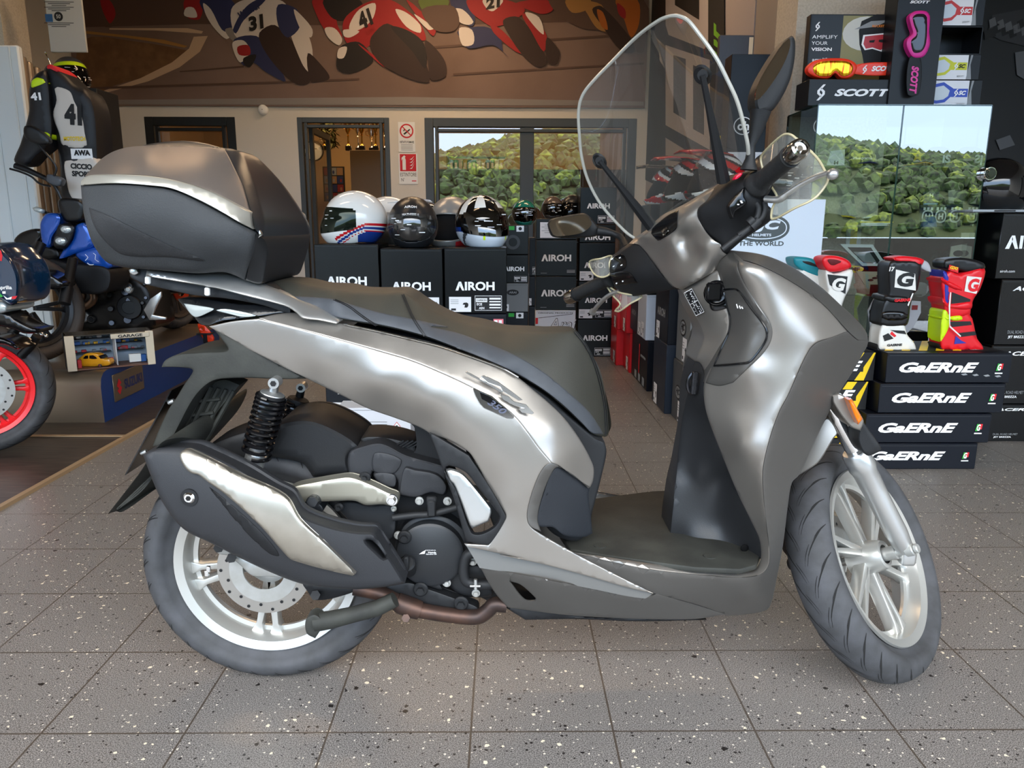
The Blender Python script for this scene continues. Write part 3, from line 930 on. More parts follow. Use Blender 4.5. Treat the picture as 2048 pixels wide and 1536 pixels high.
# ---- seat
mb = MB()
seat = zA([(640, 92, 'c'), (760, 80), (1000, 130), (1300, 168), (1550, 180), (1670, 173), (1750, 210)]) + zQ([(860, 960), (1000, 1040), (1200, 1112), (1500, 1172), (1800, 1183), (1950, 1176)]) + zB([(1600, 105), (1670, 175), (1765, 320), (1855, 500), (1903, 700), (1935, 870), (1948, 1010), (1925, 1130), (1870, 1138), (1780, 1115), (1680, 1020), (1500, 850), (1300, 690), (1050, 540), (800, 420), (500, 300), (200, 185), (0, 125)]) + zA([(1500, 442), (1300, 410), (1150, 380), (850, 250), (700, 150)])
WSeat = [(543, 563, .05), (573, 560, .06), (634, 573, .07), (710, 583, .075), (804, 584, .075), (835, 602, .075), (873, 624, .07), (928, 643, .06), (1010, 661, .055), (1092, 663, .05), (1133, 661, .045), (1160, 676, .04), (1181, 706, .03), (1200, 743, .02), (1210, 784, .01), (1217, 818, .0), (1219, 847, 0), (1215, 869, .02),
      (600, 600, .125), (669, 600, .13), (761, 627, .135), (845, 655, .14), (963, 683, .14), (1040, 707, .138), (1087, 745, .13), (1148, 792, .115), (1190, 840, .08), (1204, 866, .05),
      (1185, 868, .09), (1164, 849, .11), (1127, 814, .135), (1086, 781, .15), (1035, 750, .155), (922, 701, .155), (820, 665, .15), (710, 644, .14), (640, 620, .12)]
fS = skin(mb, seat, WSeat, mode='solid', edge=6, drop=0.01, step=11)
sto = mb.build('seat', M_seat, SCT, ang=60)
mb = MB()
side = zA([(800, 205, 'c'), (1000, 215), (1140, 232), (1300, 280), (1500, 335), (1750, 385), (2048, 450)]) + zB([(200, 65), (450, 120), (700, 210), (1000, 330), (1300, 505), (1560, 720), (1750, 900), (1890, 1110, 'c'), (1780, 1105), (1680, 1010), (1500, 838), (1300, 680), (1050, 530), (800, 410), (500, 290), (200, 175), (0, 115)]) + zA([(1500, 432), (1300, 400), (1150, 370), (850, 240)])
skin(mb, side, [(a, b, c+.0035) for a, b, c in WSeat], mode='shell', thick=0.006, edge=3, drop=0.004)
mb.build('side_cushion', M_seats, sto, ang=60)
for L in (zA([(1130, 235), (1230, 280), (1340, 360), (1420, 415), (1465, 440)]), zA([(1670, 195), (1700, 270), (1750, 380), (1800, 460), (1845, 525)]), zB([(1600, 110), (1700, 240), (1790, 420), (1850, 620), (1890, 820), (1905, 1010), (1905, 1120)])):
    mb = MB()
    for k in (0, 7):
        pts = spl([(p[0]+k*0.5, p[1]-k*0.15) for p in L], False)
        mb.tube([U(p[0], p[1], YC-fS([p])[0]-.0035) for p in pts], 0.0011, 5)
    mb.build('seam', M_black, sto)

# ---- chrome model badge
def badge(pts, w, mbx, mi=0, th=0.003):
    P_ = [U(p[0], p[1], YC-w) for p in pts]
    mbx.prism(P_, (0, -th, 0), mi, bev=0.0008, seg=1)
mb = MB()
for L in ([(535, 512), (560, 500), (640, 545), (910, 690), (905, 705), (870, 700), (800, 655)], [(690, 548), (720, 535), (860, 600), (1000, 700), (1100, 778), (1060, 785), (900, 690), (880, 650), (760, 610)], [(875, 722), (960, 740), (1010, 790), (1130, 820), (1210, 905), (1190, 918), (1090, 900), (1055, 862), (1100, 855), (1010, 830), (905, 775)]):
    badge(zB(L), .2075, mb)
mb.build('model_badge', mat('bright chrome', 'f4f4f2', 0.12, 0.9), SCT)
mb = MB()
badge(zB([(610, 658), (660, 680), (800, 740), (930, 850), (1018, 940), (1005, 960), (940, 955), (720, 855), (680, 810), (640, 740)]), .2105, mb)
badge(zB([(680, 700), (780, 745), (900, 840), (940, 880), (760, 800), (700, 770)]), .2135, mb, 1, 0.001)
a, b = U(*zB([(770, 790)])[0], YC-.216), U(*zB([(930, 905)])[0], YC-.216)
text(mb, '350', (a+b)/2, (b-a).length, 0.013, (b-a), (b-a).cross(Vector((0, 1, 0))).normalized()*-1 if (b-a).cross(Vector((0, 1, 0))).z < 0 else (b-a).cross(Vector((0, 1, 0))), 2, 0.02, 0.3, off=0.001)
mb.build('engine_badge', [M_chrome, M_gloss, mat('blue chrome', '8a90a8', 0.2, 0.8)], SCT)
# ---- wheels
def wheel(mbt, mbr, R=0.288, rim=0.205, wd=0.062, spoke='pair', disc=0.104):
    """local frame: axle along Z (+Z = the side facing the camera)"""
    pass
def frame(c, axle, up=(0, 0, 1)):
    z = Vector(axle).normalized()
    x = Vector(up).cross(z).normalized()
    y = z.cross(x)
    return Matrix.Translation(Vector(c)) @ Matrix((x, y, z)).transposed().to_4x4()
def tyre_mesh(M, R, rb, hw, mb=None, grooves=30, seed=0, n=96):
    mb = mb or MB()
    rho = R-rb
    prof = []
    for k in range(-9, 10):
        a = k/9*math.radians(122)
        prof.append((rb+rho*0.42+rho*0.58*math.cos(a) if abs(a) < 1.6 else rb+rho*0.42*(1+math.cos(a)*1.1)+0.0, hw*math.sin(min(max(a, -1.6), 1.6))*(1 if abs(a) < 1.6 else 1-(abs(a)-1.6)*0.6)))
    mb.lathe(prof+[(rb-0.004, prof[-1][1]*0.8), (rb-0.004, -prof[-1][1]*0.8), prof[0]], n, 0, M)
    def crown(a, y):          # a: angle round the wheel, y: -1..1 across
        t = y*1.25
        r = rb+rho*0.42+rho*0.58*math.cos(t)+0.0006
        return M @ Vector((r*math.cos(a), r*math.sin(a), hw*math.sin(t)))
    for i in range(grooves):
        a0 = 2*PI*i/grooves
        for sgn in (1, -1):
            for (ya, yb, da, wd_) in ((0.10, 0.85, 0.30, 0.019), (0.45, 0.98, 0.14, 0.016), (0.02, 0.3, 0.16, 0.012)):
                m = 7
                L, Rr = [], []
                for k in range(m+1):
                    t = k/m
                    y = sgn*(ya+(yb-ya)*t)
                    a = a0+(PI/grooves if sgn < 0 else 0)+(0.06 if ya > 0.3 else 0)-da*t**0.7
                    w_ = wd_*math.sin(PI*min(max(t, .06), .94))**0.5/2
                    L.append(crown(a-w_, y)); Rr.append(crown(a+w_, y))
                mb.add(L+Rr, [(k, k+1, m+2+k, m+1+k) if sgn < 0 else (m+1+k, m+2+k, k+1, k) for k in range(m)], 1)
    return mb
def rim_mesh(M, r, hw, mb=None, n=96, mi=0):
    mb = mb or MB()
    p = [(r-.002, hw), (r+.004, hw+.002), (r+.006, hw-.004), (r-.006, hw-.012), (r-.012, hw*.3), (r-.012, -hw*.3), (r-.006, -hw+.012), (r+.006, -hw+.004), (r+.004, -hw-.002), (r-.002, -hw), (r-.014, -hw+.004), (r-.018, -hw+.012), (r-.024, -.006), (r-.034, -.004), (r-.034, .004), (r-.024, .006), (r-.018, hw-.014), (r-.014, hw-.005), (r-.002, hw)]
    mb.lathe(p, n, mi, M)
    return mb
def spokes(mb, M, n, r0, r1, split, w0, w1, th, mi=0, tw=0.0, a0=0.0):
    """split spokes: pairs of tapering bars from hub to rim"""
    for i in range(n):
        for s in ((-1, 1) if split else (0,)):
            a = 2*PI*i/n+a0
            b = a+s*split+tw
            aa = a+s*split*0.35
            p0 = Vector((r0*math.cos(aa), r0*math.sin(aa), 0)); p1 = Vector((r1*math.cos(b), r1*math.sin(b), 0))
            d = (p1-p0).normalized(); nn = Vector((-d.y, d.x, 0))
            pts = [p0-nn*w0-d*0.005, p0+nn*w0-d*0.005, p1+nn*w1-d*0.02, p1+nn*w1*2.2+d*0.004, p1-nn*w1*2.2+d*0.004, p1-nn*w1-d*0.02]
            mb.prism([M @ (p+Vector((0, 0, -th/2))) for p in pts], M.to_3x3() @ Vector((0, 0, th)), mi, bev=0.003, seg=2)
RAX = Vector((-0.537, YC, 0.288))
MR = frame(RAX, (0, -1, 0))
tyre_mesh(MR, 0.288, 0.206, 0.062).build('rear_tyre', [M_rub, M_groove], SCT, ang=60)
mb = rim_mesh(MR, 0.203, 0.045)
spokes(mb, MR, 5, 0.035, 0.178, 0.12, 0.011, 0.007, 0.034, a0=math.radians(-96))
mb.lathe([(0, 0.03), (0.045, 0.03), (0.05, 0.02), (0.05, -0.04), (0, -0.04)], 40, 0, MR)
rw = mb.build('rear_rim', mat('silver wheel paint', 'c3c3bf', 0.3, 0.7), SCT)
def brake_disc(M, r, z, name, parent, holes=22):
    mb = MB()
    mb.lathe([(r*0.72, z-0.002), (r, z-0.002), (r, z+0.002), (r*0.72, z+0.002), (r*0.72, z-0.002)], 72, 0, M)
    mb.lathe([(r*0.45, z), (r*0.74, z), (r*0.74, z+0.0035), (r*0.45, z+0.0035), (r*0.45, z)], 60, 1, M)
    for i in range(holes):
        a = 2*PI*i/holes
        q = r*(0.92 if i % 2 else 0.81)
        mb.lathe([(0, z+0.0028), (r*0.036, z+0.0028)], 10, 2, M @ Matrix.Translation((q*math.cos(a), q*math.sin(a), 0)))
    return mb.build(name, [mat('brushed disc steel', 'aaa7a2', 0.3, 0.85), M_aluc, M_dark], parent)
brake_disc(MR, 0.104, 0.06, 'rear_brake_disc', SCT)
mb = MB()
for x, y in (((700, 880), 0), ((690, 905), 0)):
    p, = zJ([x]); mb.box(U(*p, YC-.045), (0.009, 0.006, 0.014), bev=0.001)
mb.build('balance_weight', M_chrome, rw)
# caliper bracket behind the silencer
mb = MB()
skin(mb, zJ([(740, 760), (790, 740), (860, 800), (930, 830), (1100, 880), (1200, 900), (1280, 940), (1180, 935), (1060, 925), (960, 920), (880, 850), (810, 800), (760, 790)]), [(450, 1100, .08)], edge=2, mirror=False, thick=0.012)
skin(mb, zJ([(1260, 965), (1500, 985), (1560, 1010), (1500, 1035), (1400, 1060), (1320, 1060), (1290, 1020)]), [(650, 1180, .09)], mi=1, edge=2, mirror=False, thick=0.02)
for x, y in ((835, 815), (1330, 1035), (760, 755)):
    p, = zJ([(x, y)])
    mb.cyl(U(*p, YC-.085), U(*p, YC-.115), 0.011, n=6, mi=1)
mb.build('caliper_bracket', [M_aluc, M_dark], SCT)

FAX = Vector((0.865, 1.665, 0.265))
st_, lean = math.radians(45), math.radians(28.5)
ax = Vector((math.sin(st_), -math.cos(st_), 0))*math.cos(lean)+Vector((0, 0, 1))*math.sin(lean)
MF = frame(FAX, ax)
tyre_mesh(MF, 0.282, 0.206, 0.055, grooves=26).build('front_tyre', [M_rub, M_groove], SCT, ang=60)
mb = rim_mesh(MF, 0.203, 0.04)
spokes(mb, MF, 6, 0.03, 0.178, 0.10, 0.010, 0.006, 0.03, tw=0.25, a0=0.3)
mb.lathe([(0.022, 0.05), (0.026, 0.052), (0.032, 0.05), (0.036, 0.035), (0.04, 0.0), (0.04, -0.03), (0, -0.03)], 40, 0, MF)
mb.build('front_rim', MATS['silver wheel paint'], SCT)
brake_disc(MF, 0.115, -0.055, 'front_brake_disc', SCT)
# fork: right leg follows the picture, left leg runs parallel behind
mb = MB()
zNN = zN([(745, 865), (500, 390), (470, 325), (375, 170)])
near = FAX+ax*0.085
bot = U(*zNN[0], near.y); mid = U(*zNN[1], near.y+0.0); topp = U(*zNN[3], near.y-0.005)
d_ = (bot-mid).normalized()
def forkleg(off, name):
    mb = MB()
    t0 = topp+off
    mb.cyl(t0-(bot-topp)*0.35, mid+off, 0.0175, n=24, mi=1)
    m2 = mid+off
    mb.lathe([(0, 0), (0.026, 0), (0.030, 0.006), (0.030, 0.045), (0.027, 0.055), (0.025, 0.12), (0.025, (bot-mid).length-0.05), (0.022, (bot-mid).length-0.02), (0.018, (bot-mid).length), (0, (bot-mid).length)], 28, 0,
             Matrix.Translation(m2) @ (bot-mid).to_track_quat('Z', 'Y').to_matrix().to_4x4())
    b = bot+off
    mb.box(b+d_*0.012, (0.034, 0.03, 0.05), 0, bev=0.008, seg=3)
    return mb.build(name, [M_alu, M_chrome], SCT)
forkleg(Vector((0, 0, 0)), 'fork_leg')
forkleg(-ax*0.17, 'fork_leg')
mb = MB()
e = FAX+ax*0.13
mb.cyl(FAX-ax*0.12, FAX+ax*0.10, 0.010, n=20)
mb.cyl(FAX+ax*0.045, FAX+ax*0.078, 0.016, n=24)
mb.cyl(FAX+ax*0.098, FAX+ax*0.118, 0.015, n=24, bev=0.002)
mb.cyl(FAX+ax*0.118, FAX+ax*0.128, 0.011, n=24, bev=0.002)
mb.build('front_axle', M_aluc, SCT)
# front fender
mb = MB()
skin(mb, zN([(370, 230), (420, 300), (400, 330), (330, 440), (260, 490), (190, 527, 'c'), (195, 500), (270, 380), (330, 290)]), [(1655, 870, .055), (1600, 945, .04), (1580, 958, .03), (1680, 850, .06)], edge=2, mirror=False, thick=0.09, drop=0.005)
mb.build('front_fender', M_silver, SCT)
mb = MB()
skin(mb, zN([(395, 120, 'c'), (430, 115), (470, 140), (545, 240), (530, 292, 'c'), (480, 270), (400, 160)]), [(1700, 840, .1)], edge=3, mirror=False, thick=0.05, drop=0.006)
skin(mb, zN([(540, 250), (580, 300), (632, 378), (620, 392), (560, 410), (520, 340)]), [(1740, 880, .08)], mi=1, edge=3, mirror=False, thick=0.05, drop=0.006)
mb.build('fork_cover', [M_silver, M_plast], SCT)
mb = MB()
skin(mb, zN([(470, 142, 'c'), (490, 140, 'c'), (541, 235, 'c'), (520, 262, 'c'), (500, 220)]), [(1712, 825, .125)], edge=3, mirror=False, thick=0.024, drop=0.006)
mb.build('front_reflector', M_amber, SCT)

# ---- silencer
def WMf(q):
    q = np.atleast_2d(np.array(q, float))
    a = np.array([300., 945.]); d = np.array([500., 205.]); L = np.linalg.norm(d); d = d/L
    t = ((q-a)@d)/L; s = (q-a)@np.array([-d[1], d[0]])
    k = np.clip(1-(s/95)**2, 0, 1)
    return .185+.045*np.sqrt(k)+.03*np.sin(np.pi*np.clip(t, 0, 1))
mb = MB()
mo = zJ([(312, 205, 'c'), (360, 175), (440, 158), (600, 158), (660, 175), (900, 290), (1080, 400), (1180, 455), (1245, 555), (1400, 620), (1560, 655), (1680, 660, 'c'), (1740, 760), (1840, 920), (1860, 965, 'c'), (1750, 985), (1560, 1000), (1400, 990), (1240, 965), (1000, 870), (700, 720), (560, 650), (470, 550), (400, 430)])
fM = skin(mb, mo, WMf, mode='shell', thick=0.05, edge=6, drop=0.02, mirror=False, holes=[zJ([(1630, 712), (1670, 715), (1745, 810), (1735, 815), (1690, 775)])])
sil = mb.build('silencer_cover', M_plast2, SCT, ang=55)
mb = MB()
skin(mb, zJ([(530, 215), (540, 185), (590, 178), (900, 330), (1150, 450), (1240, 590), (1400, 740), (1570, 905, 'c'), (1550, 920), (1200, 830), (1150, 790), (1000, 620), (800, 440), (700, 370), (640, 325), (600, 315), (560, 280)]), lambda q: WMf(q)+.013, mode='shell', thick=0.012, edge=4, drop=0.005, mirror=False)
mb.build('heat_shield', mat('brushed steel', 'b9b3a8', 0.35, 0.85, var=(9, '9d978c', 0.35, 0.7)), sil)
mb = MB()
skin(mb, zJ([(700, 395), (800, 470), (1000, 650), (1120, 800), (1060, 790), (900, 640)]), lambda q: WMf(q)+.0025, mode='shell', thick=0.004, edge=2, mirror=False)
mb.build('vent_slot', M_dark, sil)
mb = MB()
p, = zJ([(590, 455)])
c = U(*p, YC-fM([p])[0])
mb.cyl(c+Vector((0, 0.004, 0)), c+Vector((0, -0.004, 0)), 0.017, n=28)
mb.cyl(c+Vector((0, 0.0, 0)), c+Vector((0, -0.008, 0)), 0.011, n=28, mi=1, bev=0.003)
mb.cyl(c+Vector((0, -0.008, 0)), c+Vector((0, -0.009, 0)), 0.005, n=6, mi=2)
mb.build('bolt', [M_dark, M_chrome, M_groove], sil)
mb = MB()
pp = spl(zJ([(1560, 990), (1700, 1020), (1830, 1080)]) + zK([(560, 1370), (700, 1400), (900, 1430), (1080, 1440), (1160, 1390), (1200, 1350), (1290, 1355)]), False)
mb.tube([U(*q, YC-.13) for q in pp], 0.0165, 14)
q = zK([(480, 1320), (520, 1345), (600, 1375), (660, 1395)])
mb.tube([U(*p, YC-.13) for p in q], [0.019, 0.022, 0.022, 0.020], 16)
p, = zK([(555, 1450)]); mb.cyl(U(*p, YC-.14), U(*p, YC-.155), 0.009, n=6)
mb.build('exhaust_pipe', M_pipe, SCT)
# footrest bar / stand
mb = MB()
q = zJ([(1330, 1195), (1420, 1180), (1550, 1150), (1700, 1110), (1800, 1060)])
mb.tube([U(*p, YC-.16) for p in q], [0.020, 0.019, 0.017, 0.017, 0.016], 14)
skin(mb, zJ([(1275, 1180), (1320, 1150), (1360, 1170), (1370, 1220), (1330, 1290, 'c'), (1280, 1260)]), [(620, 1250, .175)], edge=2, mirror=False, thick=0.03)
mb.build('stand_pedal', M_dust, SCT)

# ---- engine
mb = MB()
q = zK([(740, 960)])
def bulge(outl, w, mi=0, th=0.02, edge=3, drop=0.004, h=()):
    skin(mb, outl, [(0, 0, w)], mi, edge=edge, mirror=False, thick=th, drop=drop, holes=h)
bulge(zK([(500, 860), (530, 780), (600, 720), (720, 690), (860, 710), (960, 780), (1010, 860), (1020, 960), (990, 1060), (880, 1140), (830, 1200), (700, 1180), (560, 1120), (510, 1000)]), .10, th=.1, drop=.012, edge=8)
c = U(*q[0], YC-.10)
mb.lathe([(0, 0.026), (0.066, 0.024), (0.072, 0.02), (0.074, 0.0), (0.08, -0.01)], 56, 0, Matrix.Translation(c) @ Matrix.Rotation(PI/2, 4, 'X'))
mb.build('clutch_cover', mat('engine black paint', '222427', 0.42, bump=(900, 0.1)), SCT)
mb = MB()
p, = zK([(720, 968)])
c = U(*p, YC-.1265)
text(mb, 'Honda', c+Vector((0.008, 0, 0)), 0.017, 0.004, mi=0, bold=0.02)
text(mb, 'HONDA', c+Vector((0.005, 0, 0.005)), 0.022, 0.0018, mi=0, bold=0.02)
text(mb, 'Genuine Oil', c+Vector((0.006, 0, -0.004)), 0.022, 0.0026, mi=0, bold=0.02)
poly(mb, [(-0.020, -0.004), (-0.008, -0.003), (-0.006, 0.005), (-0.012, 0.002)], c, mi=0)
mb.build('cover_marking', M_ink, SCT)
for x, y, r in ((500, 840, 0.009), (505, 1045, 0.009), (855, 1188, 0.009), (1045, 1032, 0.009), (1068, 1262, 0.009), (468, 645, 0.006), (655, 588, 0.009), (860, 590, 0.009)):
    p, = zK([(x, y)]); c = U(*p, YC-.115); mb = MB()
    mb.cyl(c, c+Vector((0, -.012, 0)), r*0.62, n=14, bev=.001); mb.cyl(c, c+Vector((0, -.004, 0)), r, n=16)
    mb.build('engine_bolt', M_aluc, SCT)
for x, y, r in ((548, 850, 0.011), (665, 1230, 0.012), (960, 1332, 0.012), (258, 415, 0.009), (70, 630, 0.007)):
    p, = zK([(x, y)]); c = U(*p, YC-.12); mb = MB()
    mb.cyl(c, c+Vector((0, -.01, 0)), r*1.35, n=24, bev=.003); mb.cyl(c, c+Vector((0, -.018, 0)), r*.7, n=6)
    mb.build('black_bolt', M_plast, SCT)
mb = MB()
p, = zK([(575, 1035)]); c = U(*p, YC-.115)
mb.cyl(c+Vector((0, 0, -.02)), c+Vector((0, -.03, 0.012)), 0.018, n=20, bev=.004)
mb.box(c+Vector((0, -.036, 0.014)), (0.012, 0.016, 0.032), M=None, bev=.003)
mb.build('oil_filler_cap', M_plast, SCT)
mb = MB()
bulge(zK([(860, 1140), (960, 1080), (1060, 1060), (1120, 1080), (1190, 1250), (1180, 1290), (1000, 1290), (900, 1240)]), .105, th=.1, drop=.01, edge=6)
mb.tube([U(*p, YC-.13) for p in spl(zK([(1060, 970), (1010, 985), (985, 1040), (980, 1130), (1000, 1180), (1080, 1200), (1200, 1200)]), False)], 0.0115, 14)
mb.tube([U(*p, YC-.12) for p in spl(zK([(460, 715), (620, 695), (720, 690), (830, 665), (940, 635)]), False)], 0.0075, 12)
q = zK([(745, 640)])[0]; mb.box(U(*q, YC-.125), (0.018, 0.018, 0.036), bev=.003)
q = zK([(745, 590)])[0]; mb.box(U(*q, YC-.125), (0.022, 0.012, 0.02), bev=.003)
mb.build('coolant_hose', mat('black rubber', '1b1c1e', 0.6), SCT)
mb = MB()
q = zK([(1065, 1165), (1065, 1235)]); mb.cyl(U(*q[0], YC-.145), U(*q[1], YC-.145), 0.004, n=10)
q = zK([(1025, 1215), (1100, 1215)]); mb.cyl(U(*q[0], YC-.146), U(*q[1], YC-.146), 0.003, n=10)
mb.build('hose_clamp', M_alu, SCT)
# lower bracket
mb = MB()
bulge(zK([(360, 1245), (560, 1190), (700, 1230), (900, 1300), (1080, 1370), (1085, 1410), (1000, 1420), (860, 1400), (640, 1330), (480, 1290)]), .12, th=.03)
bulge(zK([(620, 1130), (700, 1150), (800, 1200), (820, 1240), (760, 1230), (640, 1180)]), .115, th=.02)
mb.build('engine_guard', M_plast, SCT)
# airbox, covers over the transmission, hugger fender
mb = MB()
bulge(zK([(140, 240), (240, 190), (380, 170), (560, 255), (790, 320), (860, 350), (850, 400), (850, 545), (740, 535), (620, 565), (510, 545), (480, 430), (310, 380), (300, 420), (200, 430), (140, 390)]), .10, th=.12, drop=.01, edge=5)
bulge(zK([(545, 355), (620, 365), (780, 400), (850, 480), (830, 545), (740, 530), (625, 565), (505, 545, 'c')]), .115, th=.02, drop=.004)
bulge(zK([(320, 390), (470, 400), (475, 485), (400, 480), (330, 430)]), .108, th=.02, drop=.004)
bulge(zK([(330, 240), (520, 290), (470, 390), (320, 375)]), .105, th=.02, drop=.004)
mb.build('airbox', M_plast2, SCT)
mb = MB()
bulge(zI([(1300, 1120), (1290, 1060), (1500, 1020), (1700, 1080), (1900, 1220), (1830, 1290), (1830, 1420), (1700, 1430), (1560, 1440), (1540, 1410), (1480, 1340), (1300, 1300), (1220, 1290)]), .085, th=.17, drop=.02, edge=10)
bulge(zI([(760, 1245), (880, 1170), (1100, 1100), (1180, 1120), (1200, 1300), (1140, 1330), (1030, 1350), (900, 1300)]), .06, th=.12, drop=.015, edge=8)
mb.build('rear_hugger', M_plast, SCT)
mb = MB()
bulge(zK([(230, 130), (420, 130), (620, 190), (620, 240), (560, 240), (380, 200), (250, 190)]), .05, th=.1, drop=.004)
for k in range(5):
    q = zK([(460+k*35, 200), (540+k*35, 150)]); mb.tube([U(*p, YC-.056) for p in q], 0.002, 6)
mb.build('far_side_cover', M_plast, SCT)
# silver bracket arm above the silencer
mb = MB()
bulge(zG([(65, 270), (120, 225), (280, 190), (480, 155), (600, 145), (760, 200), (920, 275), (1000, 310), (1005, 370), (960, 395), (880, 380), (730, 385), (640, 350), (500, 350), (340, 355), (140, 355, 'c')]), .15, th=.03, drop=.008, edge=5)
mb.build('silencer_bracket', mat('bronze silver paint', 'aaa698', 0.35, 0.7), SCT)
mb = MB()
q = zG([(958, 335)])[0]; c = U(*q, YC-.152)
mb.cyl(c, c+Vector((0, -.006, 0)), .0115, n=24); mb.cyl(c, c+Vector((0, -.014, 0)), .0085, n=6, bev=.001)
mb.build('axle_nut', M_chrome, SCT)
mb = MB()
q = zG([(275, 360), (310, 330)]); mb.cyl(U(*q[0], YC-.175), U(*q[1], YC-.14), .011, n=6); mb.cyl(U(*q[0], YC-.165), U(*q[1], YC-.14), .013, n=20)
bulge(zG([(490, 400), (520, 365), (640, 360), (740, 390), (960, 400), (965, 660), (830, 670), (690, 600), (600, 530)]), .11, th=.06, drop=.006)
bulge(zG([(140, 360), (330, 370), (370, 430), (300, 480), (200, 440)]), .12, th=.05)
mb.build('chain_case_cover', mat('engine black paint'), SCT)
# near and far shocks
def shock(q, w, name, parent, dark=False):
    mb = MB()
    a, b = U(*q[0], YC-w), U(*q[1], YC-w)
    d = b-a; L = d.length
    M = Matrix.Translation(a) @ d.to_track_quat('Z', 'Y').to_matrix().to_4x4()
    mb.cyl(a+Vector((0, .012, 0)), a+Vector((0, -.016, 0)), 0.011, n=20, mi=1)
    mb.cyl(a, a+Vector((0, -.019, 0)), 0.006, n=6, mi=0)
    mb.lathe([(0.008, 0), (0.010, L*.1), (0.026, L*.13), (0.026, L*.16), (0.019, L*.18), (0.019, L*.38), (0.006, L*.38), (0.006, L*.62), (0.014, L*.62), (0.014, L*.78)], 24, 0 if dark else 0, M)
    mb.lathe([(0.008, 0), (0.010, L*.1), (0.024, L*.12), (0.026, L*.145), (0.02, L*.15)], 24, 0 if dark else 1, M)
    mb.lathe([(0.015, L*.66), (0.016, L*.78), (0.021, L*.78), (0.021, L*.9), (0.013, L*.92), (0.013, L)], 24, 0 if dark else 1, M)
    o = mb.build(name, [M_dark, M_alu], parent)
    mb = MB()
    pts = []
    turns = 11
    for k in range(turns*16+1):
        t = k/(turns*16)
        z = L*(0.16+0.64*(t**1.25))
        pts.append(M @ Vector((0.0285*math.cos(t*turns*2*PI), 0.0285*math.sin(t*turns*2*PI), z)))
    mb.tube(pts, 0.0042, 8)
    mb.build('coil_spring', M_gloss, o)
    return o
shock(zI([(1285, 745), (1105, 1420)]), .135, 'shock_absorber', SCT)
shock(zI([(1480, 780), (1270, 1500)]), -.14, 'shock_absorber', SCT, True)
mb = MB()
mb.tube([U(*p, YC+.10) for p in spl(zJ([(1010, 280), (1120, 245), (1220, 265), (1290, 320), (1280, 390)]), False)], 0.014, 12)
mb.build('swingarm', M_alu, SCT)

# ---- tail
mb = MB()
skin(mb, zI([(565, 140, 'c'), (620, 128), (750, 132), (1000, 175), (1180, 185), (1420, 235), (1300, 245), (1160, 268), (900, 300), (800, 335, 'c'), (735, 325), (690, 272), (630, 215)]), [(355, 598, .03), (420, 600, .07), (520, 625, .105), (588, 624, .115), (400, 650, .085), (460, 645, .11)], mode='solid', edge=3, drop=.004)
mb.build('tail_light', mat('smoked lens', '1a1b1d', 0.12, bump=(90, 0.3)), SCT)
mb = MB()
skin(mb, zI([(612, 172, 'c'), (700, 185), (830, 212), (790, 240), (700, 272), (655, 240)]), [(367, 607, .075), (420, 618, .105)], edge=2, drop=.002, thick=.004)
skin(mb, zI([(850, 222), (900, 212), (1000, 225), (1140, 260), (1050, 272), (930, 245)]), [(440, 622, .118)], edge=2, drop=.002, thick=.004)
mb.build('turn_signal_lens', mat('clear lens', 'cdd6d6', 0.08, 0.5), SCT)
mb = MB()
skin(mb, zI([(820, 345, 'c'), (1000, 450), (1250, 580), (1505, 722, 'c'), (1300, 724), (1100, 716), (900, 722), (820, 740), (740, 800), (670, 890), (600, 1020), (540, 1140), (510, 1220, 'c'), (385, 1215, 'c'), (430, 1100), (500, 950), (560, 860), (620, 760), (680, 660), (600, 640), (450, 637, 'c'), (475, 590), (560, 548), (750, 530), (935, 512), (880, 420)]),
     [(424, 655, .10), (540, 720, .12), (610, 757, .125), (330, 730, .09), (460, 700, .12), (340, 880, .10), (380, 800, .11)], mode='solid', edge=3, drop=.004)
mb.build('rear_fender', M_dust, SCT)
mb = MB()
skin(mb, zI([(660, 880, 'c'), (740, 800), (900, 730), (1020, 768, 'c'), (860, 960), (690, 1215, 'c'), (480, 1215), (560, 1060)]), [(400, 800, .03), (440, 800, .03)], mode='solid', edge=0)
for k in range(5):
    q = zI([(760+k*55, 770+k*10), (560+k*50, 1200)]); mb.tube([U(*p, YC-.045+k*.004) for p in q], 0.005, 6)
for k in range(3):
    q = zI([(600, 900+k*100), (880-k*50, 870+k*100)]); mb.tube([U(*p, YC-.04) for p in q], 0.004, 6)
skin(mb, [(330, 880), (392, 880), (372, 930), (340, 960), (315, 975), (264, 1010), (215.6, 1028, 'c'), (245, 990), (275, 951), (300, 915)], [(300, 950, .09), (215, 1028, .02), (380, 900, .09)], mode='solid', edge=3, drop=.004)
for k in (0, 8, 16):
    mb.tube([U(*p, YC-.094) for p in spl([(330-k, 925+k), (290-k*.4, 965+k), (235+k*.3, 1018-k*.2)], False)], 0.0022, 6)
mb.build('mud_flap', M_dust, SCT)
mb = MB()
a, b = U(340, 782, YC-.09), U(249, 951, YC-.09)
mb.prism([a, b, b+Vector((0.004, 0, 0.002)), a+Vector((0.004, 0, 0.002))], (0, .18, 0))
for t in (.15, .75):
    p = a.lerp(b, t)+Vector((0.006, .012, 0)); mb.cyl(p, p+Vector((0.012, 0, 0.004)), .005, mi=1)
mb.build('licence_plate', [M_gloss, M_alu], SCT)

